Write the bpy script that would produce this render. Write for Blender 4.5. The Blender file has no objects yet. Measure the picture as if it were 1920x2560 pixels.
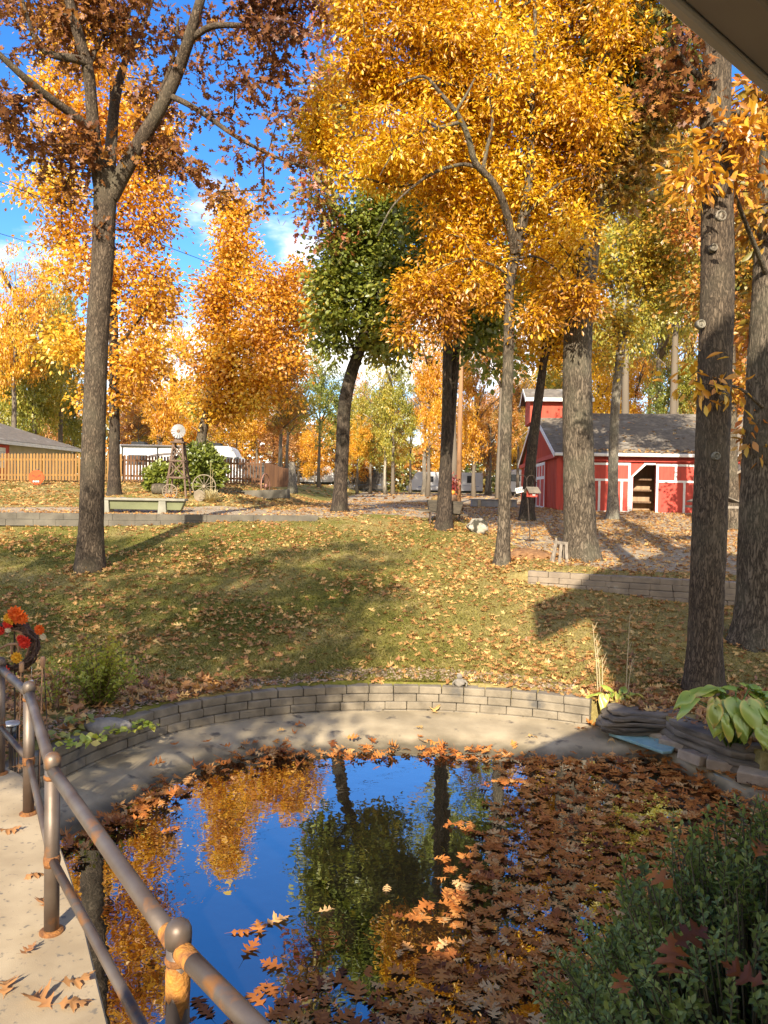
import bpy, bmesh, math, random
import numpy as np
from mathutils import Vector, Matrix

rnd = random.Random(11)
rng = np.random.default_rng(7)
S = bpy.context.scene
COL = S.collection
PI = math.pi

# ------------------------------------------------------------------ camera
F = 1930.0                       # focal length in photograph pixels (1920 x 2560)
EYE = Vector((0, 0, 2.2))
cam_data = bpy.data.cameras.new('camera')
cam = bpy.data.objects.new('camera', cam_data)
COL.objects.link(cam)
CAM_R = Matrix.Rotation(math.radians(90 - 1.6), 3, 'X') @ Matrix.Rotation(math.radians(1.0), 3, 'Z')
cam.matrix_world = Matrix.Translation(EYE) @ CAM_R.to_4x4()
cam_data.sensor_fit = 'VERTICAL'
cam_data.sensor_height = 24.0
cam_data.lens = 24.0 * F / 2560.0
cam_data.clip_start = 0.05
cam_data.clip_end = 3000
S.camera = cam

# ------------------------------------------------------------------ light
SUN_EL = math.radians(28.0)
SUN_AZ = math.radians(9.5)       # the sun stands behind the viewer, a little to the left
sun_dir = Vector((math.sin(SUN_AZ) * math.cos(SUN_EL), math.cos(SUN_AZ) * math.cos(SUN_EL), -math.sin(SUN_EL)))
sl = bpy.data.lights.new('sun', 'SUN')
sl.energy = 5.0
sl.angle = math.radians(0.55)
sl.color = (1.0, 0.90, 0.74)
so = bpy.data.objects.new('sun', sl)
so.rotation_euler = sun_dir.to_track_quat('-Z', 'Y').to_euler()
so.location = (-10, -40, 40)
COL.objects.link(so)

W = bpy.data.worlds.new('World')
S.world = W
W.use_nodes = True
nt = W.node_tree
nt.nodes.clear()
def wn(t, **k):
    n = nt.nodes.new(t)
    for a, b in k.items(): setattr(n, a, b)
    return n
w_out = wn('ShaderNodeOutputWorld')
sky = wn('ShaderNodeTexSky')
sky.sky_type = 'NISHITA'
sky.sun_disc = False
sky.sun_elevation = SUN_EL
sky.sun_rotation = math.radians(180 + 9.5)
sky.air_density = 1.0
sky.dust_density = 0.0
sky.ozone_density = 3.0
bg = wn('ShaderNodeBackground'); bg.inputs[1].default_value = 0.15
hs_ = wn('ShaderNodeHueSaturation'); hs_.inputs['Hue'].default_value = 0.511; hs_.inputs['Saturation'].default_value = 1.32; hs_.inputs['Value'].default_value = 1.0
nt.links.new(sky.outputs[0], hs_.inputs['Color']); nt.links.new(hs_.outputs[0], bg.inputs[0])
tc = wn('ShaderNodeTexCoord')
sep = wn('ShaderNodeSeparateXYZ'); nt.links.new(tc.outputs['Generated'], sep.inputs[0])
def wm(op, a, b):
    n = wn('ShaderNodeMath', operation=op)
    for i, x in enumerate((a, b)):
        if isinstance(x, (int, float)): n.inputs[i].default_value = x
        else: nt.links.new(x, n.inputs[i])
    return n.outputs[0]
zz = wm('ADD', wm('MAXIMUM', sep.outputs[2], 0.0), 0.16)
cmb = wn('ShaderNodeCombineXYZ')
nt.links.new(wm('DIVIDE', sep.outputs[0], zz), cmb.inputs[0])
nt.links.new(wm('DIVIDE', sep.outputs[1], zz), cmb.inputs[1])
cn = wn('ShaderNodeTexNoise'); cn.inputs['Scale'].default_value = 0.95; cn.inputs['Detail'].default_value = 7; cn.inputs['Roughness'].default_value = 0.6
cmap = wn('ShaderNodeMapping'); cmap.inputs['Location'].default_value = (3.35, 1.9, 0.0)
nt.links.new(cmb.outputs[0], cmap.inputs[0])
nt.links.new(cmap.outputs[0], cn.inputs['Vector'])
# more cloud low down, clear overhead
low = wn('ShaderNodeMapRange'); low.inputs[1].default_value = 0.18; low.inputs[2].default_value = 0.44; low.inputs[3].default_value = 0.055; low.inputs[4].default_value = -0.13
nt.links.new(sep.outputs[2], low.inputs[0])
cr = wn('ShaderNodeMapRange'); cr.interpolation_type = 'SMOOTHSTEP'; cr.inputs[1].default_value = 0.49; cr.inputs[2].default_value = 0.64
# extra cloud added to the unseen sky behind the viewer, as neutral fill light
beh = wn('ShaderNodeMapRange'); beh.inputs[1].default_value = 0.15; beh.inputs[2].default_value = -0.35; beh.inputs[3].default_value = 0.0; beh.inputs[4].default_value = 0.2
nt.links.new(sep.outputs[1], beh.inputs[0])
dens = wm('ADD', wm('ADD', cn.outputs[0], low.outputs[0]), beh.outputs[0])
for (dx_, dy_, dz_, rad_, amt_) in ((-0.430, 0.843, 0.321, 0.085, 0.20), (-0.215, 0.921, 0.320, 0.055, 0.175), (-0.101, 0.948, 0.295, 0.05, 0.155), (-0.36, 0.89, 0.275, 0.05, 0.11)):   # single puffs of cloud
    vm_ = wn('ShaderNodeVectorMath', operation='DISTANCE'); nt.links.new(tc.outputs['Generated'], vm_.inputs[0]); vm_.inputs[1].default_value = (dx_, dy_, dz_)
    mr_ = wn('ShaderNodeMapRange'); mr_.interpolation_type = 'SMOOTHSTEP'; mr_.inputs[1].default_value = 0.0; mr_.inputs[2].default_value = rad_ * 1.7; mr_.inputs[3].default_value = amt_; mr_.inputs[4].default_value = 0.0
    nt.links.new(vm_.outputs['Value'], mr_.inputs[0]); dens = wm('ADD', dens, mr_.outputs[0])
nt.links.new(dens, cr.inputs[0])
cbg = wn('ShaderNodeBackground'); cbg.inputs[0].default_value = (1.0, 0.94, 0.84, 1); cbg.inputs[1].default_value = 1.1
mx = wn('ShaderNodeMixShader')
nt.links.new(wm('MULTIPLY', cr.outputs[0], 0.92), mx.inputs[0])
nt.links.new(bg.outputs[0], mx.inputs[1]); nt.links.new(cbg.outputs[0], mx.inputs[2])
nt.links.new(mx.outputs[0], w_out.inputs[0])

S.view_settings.view_transform = 'Standard'
S.view_settings.look = 'None'
S.view_settings.exposure = 1.0
S.view_settings.gamma = 1.0
S.cycles.max_bounces = 7
S.cycles.diffuse_bounces = 3
S.cycles.glossy_bounces = 3
S.cycles.transmission_bounces = 4
S.cycles.transparent_max_bounces = 4
S.cycles.sample_clamp_indirect = 6.0
S.cycles.use_denoising = True
S.cycles.caustics_reflective = False
S.cycles.caustics_refractive = False

# ------------------------------------------------------------------ pixel helpers (used to measure where things stand)
D = 1920.0 / 1659.0
def ray(u, v):
    return CAM_R @ Vector(((u - 960) / F, -(v - 1280) / F, -1.0))
def at(u, v, d):
    r = ray(u * D, v * D); return EYE + r * (d / r.y)
def on(u, v, z):
    r = ray(u * D, v * D); return EYE + r * ((z - EYE.z) / r.z)

# ------------------------------------------------------------------ tagging
def tag(o, label=None, cat=None, group=None, kind=None):
    if label: o['label'] = label
    if cat: o['category'] = cat
    if group: o['group'] = group
    if kind: o['kind'] = kind
    return o
def thing(name, label, cat, loc=(0, 0, 0), rz=0.0, group=None):
    o = bpy.data.objects.new(name, None)
    o.empty_display_size = 0.2
    COL.objects.link(o)
    o.location = loc; o.rotation_euler = (0, 0, rz)
    return tag(o, label, cat, group)
def link(name, me, mat=None, parent=None, loc=None):
    o = bpy.data.objects.new(name, me)
    if mat is not None:
        for m in (mat if isinstance(mat, (list, tuple)) else [mat]): me.materials.append(m)
    if parent is not None: o.parent = parent
    if loc is not None: o.location = loc
    COL.objects.link(o)
    return o

# ------------------------------------------------------------------ mesh builder for hard things
class MB:
    def __init__(s): s.v = []; s.f = []
    def add(s, vs, fs):
        b = len(s.v); s.v += [tuple(v) for v in vs]; s.f += [tuple(b + i for i in f) for f in fs]; return s
    def box(s, c, size, rz=0.0, M=None):
        x, y, z = (q / 2 for q in size)
        vs = [Vector((a * x, b * y, g * z)) for g in (-1, 1) for a, b in ((-1, -1), (1, -1), (1, 1), (-1, 1))]
        R = M if M is not None else Matrix.Rotation(rz, 3, 'Z')
        vs = [Vector(c) + R @ v for v in vs]
        return s.add(vs, [(3, 2, 1, 0), (4, 5, 6, 7), (0, 1, 5, 4), (1, 2, 6, 5), (2, 3, 7, 6), (3, 0, 4, 7)])
    def b2(s, x0, y0, z0, x1, y1, z1):
        return s.box(((x0 + x1) / 2, (y0 + y1) / 2, (z0 + z1) / 2), (abs(x1 - x0), abs(y1 - y0), abs(z1 - z0)))
    def bar(s, a, b, w, h=None, up=(0, 0, 1)):
        a = Vector(a); b = Vector(b); h = h or w
        t = (b - a).normalized(); u = Vector(up)
        if abs(t.dot(u)) > 0.95: u = Vector((0, 1, 0))
        x = t.cross(u).normalized(); y = x.cross(t).normalized()
        vs = [p + x * (i * w / 2) + y * (j * h / 2) for p in (a, b) for i, j in ((-1, -1), (1, -1), (1, 1), (-1, 1))]
        return s.add(vs, [(3, 2, 1, 0), (4, 5, 6, 7), (0, 1, 5, 4), (1, 2, 6, 5), (2, 3, 7, 6), (3, 0, 4, 7)])
    def tube(s, pts, rad, n=10, cap=True):
        pts = [Vector(p) for p in pts]
        if not isinstance(rad, (list, tuple)): rad = [rad] * len(pts)
        b = len(s.v); prev = None
        for i, p in enumerate(pts):
            t = (pts[min(i + 1, len(pts) - 1)] - pts[max(i - 1, 0)]).normalized()
            if prev is None:
                u = Vector((0, 0, 1)) if abs(t.z) < 0.9 else Vector((1, 0, 0))
                x = t.cross(u).normalized()
            else:
                x = (prev - t * prev.dot(t)).normalized()
            prev = x; y = t.cross(x)
            for k in range(n):
                a = 2 * PI * k / n
                s.v.append(tuple(p + (x * math.cos(a) + y * math.sin(a)) * rad[i]))
        for i in range(len(pts) - 1):
            for k in range(n):
                q = (k + 1) % n
                s.f.append((b + i * n + k, b + i * n + q, b + (i + 1) * n + q, b + (i + 1) * n + k))
        if cap:
            s.f.append(tuple(b + k for k in reversed(range(n))))
            s.f.append(tuple(b + (len(pts) - 1) * n + k for k in range(n)))
        return s
    def lathe(s, prof, c=(0, 0, 0), n=16, M=None):
        b = len(s.v); c = Vector(c)
        for r, z in prof:
            for k in range(n):
                a = 2 * PI * k / n
                p = Vector((r * math.cos(a), r * math.sin(a), z))
                s.v.append(tuple(c + (M @ p if M is not None else p)))
        for i in range(len(prof) - 1):
            for k in range(n):
                q = (k + 1) % n
                s.f.append((b + i * n + k, b + i * n + q, b + (i + 1) * n + q, b + (i + 1) * n + k))
        s.f.append(tuple(b + k for k in reversed(range(n))))
        s.f.append(tuple(b + (len(prof) - 1) * n + k for k in range(n)))
        return s
    def prism(s, poly, ext):
        ext = Vector(ext); n = len(poly)
        vs = [Vector(p) for p in poly] + [Vector(p) + ext for p in poly]
        return s.add(vs, [tuple(reversed(range(n))), tuple(range(n, 2 * n))] + [(k, (k + 1) % n, n + (k + 1) % n, n + k) for k in range(n)])
    def blob(s, c, r, seed=0, amp=0.15, nu=14, nv=9):
        rr = random.Random(seed); ph = [rr.uniform(0, 6.28) for _ in range(9)]
        c = Vector(c); b = len(s.v)
        for j in range(nv + 1):
            t = PI * j / nv
            for k in range(nu):
                a = 2 * PI * k / nu
                d = Vector((math.sin(t) * math.cos(a), math.sin(t) * math.sin(a), math.cos(t)))
                q = 1 + amp * (math.sin(3.1 * d.x + ph[0]) * math.sin(2.7 * d.y + ph[1]) + 0.6 * math.sin(5.3 * d.z + 4 * d.x + ph[2]) + 0.4 * math.sin(8 * d.y + 6 * d.x + ph[3]))
                s.v.append(tuple(c + Vector((d.x * r[0], d.y * r[1], d.z * r[2])) * q))
        for j in range(nv):
            for k in range(nu):
                q = (k + 1) % nu
                s.f.append((b + j * nu + k, b + (j + 1) * nu + k, b + (j + 1) * nu + q, b + j * nu + q))
        return s
    def build(s, name, mat=None, parent=None, bevel=0.0, seg=1, smooth=False, loc=None):
        me = bpy.data.meshes.new(name)
        me.from_pydata(s.v, [], s.f)
        bm = bmesh.new(); bm.from_mesh(me)
        bmesh.ops.remove_doubles(bm, verts=bm.verts, dist=1e-5)
        bmesh.ops.recalc_face_normals(bm, faces=bm.faces)
        if bevel > 0:
            es = [e for e in bm.edges if len(e.link_faces) == 2 and e.calc_face_angle(0) > 0.5]
            bmesh.ops.bevel(bm, geom=es, offset=bevel, segments=seg, affect='EDGES', profile=0.6, clamp_overlap=True)
        bm.to_mesh(me); bm.free()
        if smooth: me.polygons.foreach_set('use_smooth', [True] * len(me.polygons))
        return link(name, me, mat, parent, loc)

def fast_mesh(name, V, Fa, tint=None, smooth=False):
    me = bpy.data.meshes.new(name)
    V = np.ascontiguousarray(V, dtype=np.float32).reshape(-1, 3)
    Fa = np.ascontiguousarray(Fa, dtype=np.int32)
    m, k = Fa.shape
    me.vertices.add(len(V)); me.vertices.foreach_set('co', V.ravel())
    me.loops.add(m * k); me.loops.foreach_set('vertex_index', Fa.ravel())
    me.polygons.add(m); me.polygons.foreach_set('loop_start', np.arange(0, m * k, k, dtype=np.int32))
    if smooth: me.polygons.foreach_set('use_smooth', np.ones(m, dtype=bool))
    me.update(calc_edges=True)
    if tint is not None:
        a = me.attributes.new('tint', 'FLOAT', 'POINT')
        a.data.foreach_set('value', np.ascontiguousarray(tint, dtype=np.float32))
    return me

# ------------------------------------------------------------------ numpy noise
def fbm(x, y, seed=0, f0=0.35, octv=4):
    r = np.random.default_rng(seed); out = 0; amp = 1.0; tot = 0; f = f0
    for _ in range(octv):
        for _ in range(3):
            a = r.uniform(0, 2 * PI); p = r.uniform(0, 2 * PI); ff = f * r.uniform(0.7, 1.4) * 2 * PI
            out = out + amp * np.sin((x * np.cos(a) + y * np.sin(a)) * ff + p); tot += amp * 0.7
        amp *= 0.6; f *= 2.1
    return out / tot
def fbm3(P, seed=0, f0=0.4):
    return (fbm(P[:, 0], P[:, 2], seed, f0, 3) + fbm(P[:, 1], P[:, 2] + 7, seed + 1, f0, 3) + fbm(P[:, 0], P[:, 1], seed + 2, f0, 3)) / 1.7
def sstep(t):
    t = np.clip(t, 0, 1); return t * t * (3 - 2 * t)

# ------------------------------------------------------------------ materials
def mat_new(name):
    m = bpy.data.materials.new(name); m.use_nodes = True
    n = m.node_tree; n.nodes.clear()
    return m, n, n.nodes, n.links
def pmat(name, c1, c2=None, scale=6.0, rough=0.75, bump=0.0, metal=0.0, stretch=(1, 1, 1), detail=5.0, bscale=None, spec=0.4, lo=0.35, hi=0.65, third=None):
    """Principled with two (or three) colours mixed by noise in object space and a noise bump."""
    m, n, N, Lk = mat_new(name)
    out = N.new('ShaderNodeOutputMaterial'); p = N.new('ShaderNodeBsdfPrincipled'); Lk.new(p.outputs[0], out.inputs[0])
    p.inputs['Roughness'].default_value = rough; p.inputs['Metallic'].default_value = metal; p.inputs['Specular IOR Level'].default_value = spec
    t = N.new('ShaderNodeTexCoord'); mp = N.new('ShaderNodeMapping'); mp.inputs['Scale'].default_value = stretch
    Lk.new(t.outputs['Object'], mp.inputs[0])
    nz = N.new('ShaderNodeTexNoise'); nz.inputs['Scale'].default_value = scale; nz.inputs['Detail'].default_value = detail
    Lk.new(mp.outputs[0], nz.inputs['Vector'])
    if c2 is None: c2 = tuple(q * 0.75 for q in c1)
    r = N.new('ShaderNodeValToRGB'); r.color_ramp.elements[0].position = lo; r.color_ramp.elements[1].position = hi
    r.color_ramp.elements[0].color = (*c2, 1); r.color_ramp.elements[1].color = (*c1, 1)
    Lk.new(nz.outputs[0], r.inputs[0])
    src = r.outputs[0]
    if third is not None:
        n2 = N.new('ShaderNodeTexNoise'); n2.inputs['Scale'].default_value = third[1]; n2.inputs['Detail'].default_value = 6
        Lk.new(mp.outputs[0], n2.inputs['Vector'])
        r2 = N.new('ShaderNodeValToRGB'); r2.color_ramp.elements[0].position = third[2]; r2.color_ramp.elements[1].position = third[2] + 0.1
        Lk.new(n2.outputs[0], r2.inputs[0])
        mx = N.new('ShaderNodeMix'); mx.data_type = 'RGBA'; Lk.new(r2.outputs[0], mx.inputs[0]); Lk.new(src, mx.inputs[6]); mx.inputs[7].default_value = (*third[0], 1)
        src = mx.outputs[2]
    Lk.new(src, p.inputs['Base Color'])
    if bump > 0:
        nb = N.new('ShaderNodeTexNoise'); nb.inputs['Scale'].default_value = bscale or scale * 3; nb.inputs['Detail'].default_value = 6
        Lk.new(mp.outputs[0], nb.inputs['Vector'])
        b = N.new('ShaderNodeBump'); b.inputs['Strength'].default_value = bump; b.inputs['Distance'].default_value = 0.02
        Lk.new(nb.outputs[0], b.inputs['Height']); Lk.new(b.outputs[0], p.inputs['Normal'])
    return m
def leafmat(name, cols, trans=0.35, gloss=0.05, grough=0.45):
    """cols: colours across the per-leaf tint 0..1."""
    m, n, N, Lk = mat_new(name)
    out = N.new('ShaderNodeOutputMaterial')
    a = N.new('ShaderNodeAttribute'); a.attribute_name = 'tint'
    r = N.new('ShaderNodeValToRGB'); e = r.color_ramp.elements
    while len(e) < len(cols): e.new(0.5)
    for i, c in enumerate(cols):
        e[i].position = i / (len(cols) - 1); e[i].color = (*c, 1)
    Lk.new(a.outputs['Fac'], r.inputs[0])
    d = N.new('ShaderNodeBsdfDiffuse'); tr = N.new('ShaderNodeBsdfTranslucent'); g = N.new('ShaderNodeBsdfGlossy'); g.inputs['Roughness'].default_value = grough
    g.inputs[0].default_value = (1, 1, 1, 1)
    Lk.new(r.outputs[0], d.inputs[0]); Lk.new(r.outputs[0], tr.inputs[0])
    m1 = N.new('ShaderNodeMixShader'); m1.inputs[0].default_value = trans; Lk.new(d.outputs[0], m1.inputs[1]); Lk.new(tr.outputs[0], m1.inputs[2])
    m2 = N.new('ShaderNodeMixShader'); m2.inputs[0].default_value = gloss; Lk.new(m1.outputs[0], m2.inputs[1]); Lk.new(g.outputs[0], m2.inputs[2])
    Lk.new(m2.outputs[0], out.inputs[0])
    return m
def barkmat(name, c1, c2, c3, k=1.0, bump=0.8):
    m, n, N, Lk = mat_new(name)
    out = N.new('ShaderNodeOutputMaterial'); p = N.new('ShaderNodeBsdfPrincipled'); Lk.new(p.outputs[0], out.inputs[0])
    p.inputs['Roughness'].default_value = 0.9; p.inputs['Specular IOR Level'].default_value = 0.2
    t = N.new('ShaderNodeTexCoord'); mp = N.new('ShaderNodeMapping'); mp.inputs['Scale'].default_value = (20 * k, 20 * k, 4.6 * k)
    nz = N.new('ShaderNodeTexNoise'); nz.inputs['Scale'].default_value = 3.0; nz.inputs['Detail'].default_value = 3
    Lk.new(t.outputs['Object'], nz.inputs['Vector'])
    Lk.new(t.outputs['Object'], mp.inputs[0])
    n1 = N.new('ShaderNodeTexNoise'); n1.inputs['Scale'].default_value = 1.0; n1.inputs['Detail'].default_value = 4; n1.inputs['Roughness'].default_value = 0.55; n1.inputs['Distortion'].default_value = 0.7
    Lk.new(mp.outputs[0], n1.inputs['Vector'])
    def mth(op, x, y, z=None):
        q = N.new('ShaderNodeMath'); q.operation = op
        for i, vv in enumerate((x, y, z)):
            if vv is None: continue
            if isinstance(vv, (int, float)): q.inputs[i].default_value = vv
            else: Lk.new(vv, q.inputs[i])
        return q.outputs[0]
    ridge = mth('ABSOLUTE', mth('MULTIPLY_ADD', n1.outputs[0], 2.0, -1.0), 0.0)
    n2 = N.new('ShaderNodeTexNoise'); n2.inputs['Scale'].default_value = 3.2; n2.inputs['Detail'].default_value = 8; n2.inputs['Roughness'].default_value = 0.72
    Lk.new(mp.outputs[0], n2.inputs['Vector'])
    mu = N.new('ShaderNodeMath'); mu.operation = 'MULTIPLY_ADD'; Lk.new(ridge, mu.inputs[0]); mu.inputs[1].default_value = 1.5; Lk.new(mth('MULTIPLY', n2.outputs[0], 0.75), mu.inputs[2])
    r = N.new('ShaderNodeValToRGB'); e = r.color_ramp.elements; e[0].position = 0.40; e[0].color = (*c2, 1); e[1].position = 0.85; e[1].color = (*c1, 1)
    Lk.new(mu.outputs[0], r.inputs[0])
    n3 = N.new('ShaderNodeTexNoise'); n3.inputs['Scale'].default_value = 1.1; n3.inputs['Detail'].default_value = 5; Lk.new(t.outputs['Object'], n3.inputs['Vector'])
    r3 = N.new('ShaderNodeValToRGB'); r3.color_ramp.elements[0].position = 0.48; r3.color_ramp.elements[1].position = 0.72; Lk.new(n3.outputs[0], r3.inputs[0])
    mx = N.new('ShaderNodeMix'); mx.data_type = 'RGBA'; Lk.new(r3.outputs[0], mx.inputs[0]); Lk.new(r.outputs[0], mx.inputs[6])
    ml = N.new('ShaderNodeMix'); ml.data_type = 'RGBA'; ml.blend_type = 'MULTIPLY'; ml.inputs[0].default_value = 0.6; ml.inputs[6].default_value = (*c3, 1); Lk.new(r.outputs[0], ml.inputs[7])
    mm = N.new('ShaderNodeMix'); mm.data_type = 'RGBA'; mm.inputs[0].default_value = 0.5; Lk.new(r.outputs[0], mm.inputs[6]); mm.inputs[7].default_value = (*c3, 1)
    Lk.new(mm.outputs[2], mx.inputs[7])
    Lk.new(mx.outputs[2], p.inputs['Base Color'])
    b = N.new('ShaderNodeBump'); b.inputs['Strength'].default_value = bump; b.inputs['Distance'].default_value = 0.025
    Lk.new(mu.outputs[0], b.inputs['Height']); Lk.new(b.outputs[0], p.inputs['Normal'])
    return m

BARK = barkmat('bark', (0.20, 0.155, 0.108), (0.042, 0.032, 0.022), (0.17, 0.16, 0.105))
BARK_BROWN = barkmat('bark_brown', (0.185, 0.135, 0.09), (0.04, 0.029, 0.02), (0.15, 0.13, 0.085), 1.5)
BARK_DARK = barkmat('bark_dark', (0.115, 0.085, 0.06), (0.028, 0.021, 0.016), (0.095, 0.085, 0.055))
BARK_PALE = barkmat('bark_pale', (0.38, 0.33, 0.25), (0.13, 0.11, 0.085), (0.35, 0.35, 0.26))
BARK_FAR = pmat('bark_far', (0.22, 0.175, 0.125), (0.10, 0.08, 0.058), scale=1.5, rough=0.9, stretch=(3, 3, 0.8))

LF_YELLOW = leafmat('leaf_yellow', [(0.38, 0.15, 0.010), (0.62, 0.30, 0.008), (0.80, 0.45, 0.008), (0.88, 0.57, 0.012), (0.80, 0.62, 0.05)], 0.42, 0.05)
LF_ORANGE = leafmat('leaf_orange', [(0.36, 0.13, 0.02), (0.60, 0.25, 0.016), (0.76, 0.37, 0.016), (0.82, 0.49, 0.03), (0.74, 0.54, 0.06)], 0.40, 0.05)
LF_RUST = leafmat('leaf_rust', [(0.085, 0.036, 0.02), (0.17, 0.066, 0.028), (0.28, 0.115, 0.034), (0.41, 0.19, 0.04), (0.48, 0.28, 0.06)], 0.32, 0.015)
LF_GREEN = leafmat('leaf_green', [(0.08, 0.105, 0.016), (0.15, 0.18, 0.025), (0.23, 0.27, 0.034), (0.36, 0.35, 0.042), (0.50, 0.38, 0.04)], 0.42, 0.05)
LF_YGREEN = leafmat('leaf_yellow_green', [(0.14, 0.17, 0.025), (0.26, 0.27, 0.035), (0.42, 0.38, 0.045), (0.58, 0.42, 0.04), (0.66, 0.36, 0.03)], 0.40, 0.05)
LF_MIX = leafmat('leaf_mixed', [(0.10, 0.13, 0.02), (0.28, 0.22, 0.03), (0.52, 0.27, 0.025), (0.55, 0.17, 0.035), (0.66, 0.42, 0.05)], 0.38, 0.05)
LF_REDGREEN = leafmat('leaf_red_green', [(0.13, 0.15, 0.03), (0.36, 0.28, 0.05), (0.50, 0.17, 0.05), (0.42, 0.08, 0.05), (0.56, 0.32, 0.06)], 0.36, 0.05)
LF_PINK = leafmat('leaf_russet', [(0.26, 0.10, 0.05), (0.44, 0.18, 0.06), (0.54, 0.24, 0.07), (0.58, 0.33, 0.09), (0.5, 0.38, 0.12)], 0.36, 0.05)
LF_OAKGREEN = leafmat('leaf_oak_green', [(0.05, 0.07, 0.018), (0.10, 0.12, 0.025), (0.24, 0.18, 0.03), (0.42, 0.2, 0.03), (0.62, 0.38, 0.04)], 0.35, 0.05)
LF_FALLEN = leafmat('leaf_fallen', [(0.16, 0.07, 0.03), (0.36, 0.16, 0.06), (0.52, 0.26, 0.085), (0.64, 0.39, 0.13), (0.72, 0.50, 0.18)], 0.15, 0.04)
LF_POND = leafmat('leaf_pond', [(0.08, 0.028, 0.013), (0.28, 0.088, 0.024), (0.50, 0.17, 0.038), (0.61, 0.25, 0.06), (0.70, 0.43, 0.18)], 0.12, 0.025, 0.35)
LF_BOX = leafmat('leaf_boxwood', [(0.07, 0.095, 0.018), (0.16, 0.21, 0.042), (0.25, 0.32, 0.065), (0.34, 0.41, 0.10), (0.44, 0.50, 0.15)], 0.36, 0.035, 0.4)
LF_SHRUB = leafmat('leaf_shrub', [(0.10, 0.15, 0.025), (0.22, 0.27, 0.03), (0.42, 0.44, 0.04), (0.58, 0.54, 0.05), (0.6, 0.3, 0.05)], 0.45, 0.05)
LF_LIME = leafmat('leaf_lime', [(0.16, 0.3, 0.03), (0.36, 0.5, 0.04), (0.52, 0.6, 0.05), (0.62, 0.62, 0.08), (0.66, 0.55, 0.1)], 0.4, 0.06)
LF_STRAW = leafmat('leaf_straw', [(0.45, 0.34, 0.14), (0.6, 0.48, 0.22), (0.7, 0.6, 0.34), (0.62, 0.6, 0.34)], 0.3, 0.04)

# ------------------------------------------------------------------ leaf templates: x across, y along, z up
def tpl_diamond():
    return np.array([(0, -0.5, 0), (0.3, 0, 0.07), (0, 0.5, -0.03), (-0.3, 0, 0.07)], float), np.array([(0, 1, 2, 3)])
def tpl_leaflet(w=0.2):
    V = [(0, 0, 0), (w * 0.8, 0.32, 0.05), (w, 0.6, 0.03), (0, 1.0, -0.10), (-w, 0.6, 0.03), (-w * 0.8, 0.32, 0.05)]
    return np.array(V, float) - (0, 0.3, 0), np.array([(0, 1, 2, 3), (0, 3, 4, 5)])
def tpl_oak(half):
    """strip of quads from midrib to lobed edge on both sides"""
    V = []; Fc = []
    n = len(half)
    for t, w, m in half: V.append((0, m, 0))
    for t, w, m in half: V.append((w, t, 0))
    for t, w, m in half: V.append((-w, t, 0))
    for i in range(n - 1):
        Fc.append((i, n + i, n + i + 1, i + 1)); Fc.append((i, i + 1, 2 * n + i + 1, 2 * n + i))
    return np.array(V, float) - (0, 0.45, 0), np.array(Fc)
OAK_LO = tpl_oak([(0, 0.012, 0), (0.2, 0.20, 0.16), (0.30, 0.07, 0.27), (0.55, 0.36, 0.45), (0.58, 0.09, 0.58), (0.84, 0.27, 0.74), (0.82, 0.08, 0.83), (1.0, 0.012, 1.0)])
OAK_HI = tpl_oak([(-0.28, 0.006, -0.28), (0, 0.009, 0), (0.06, 0.05, 0.05), (0.13, 0.20, 0.10), (0.19, 0.27, 0.13), (0.21, 0.18, 0.15), (0.25, 0.075, 0.22),
                  (0.33, 0.08, 0.28), (0.40, 0.27, 0.34), (0.44, 0.31, 0.37), (0.52, 0.43, 0.40), (0.53, 0.30, 0.42), (0.59, 0.27, 0.44), (0.53, 0.09, 0.52),
                  (0.60, 0.085, 0.57), (0.68, 0.23, 0.61), (0.78, 0.34, 0.66), (0.79, 0.21, 0.69), (0.85, 0.17, 0.72), (0.79, 0.07, 0.78),
                  (0.86, 0.065, 0.85), (0.94, 0.13, 0.88), (0.95, 0.06, 0.93), (1.06, 0.003, 1.05)])
HICK = tpl_leaflet(0.19)
BROAD = tpl_leaflet(0.3)
DIA = tpl_diamond()

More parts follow.
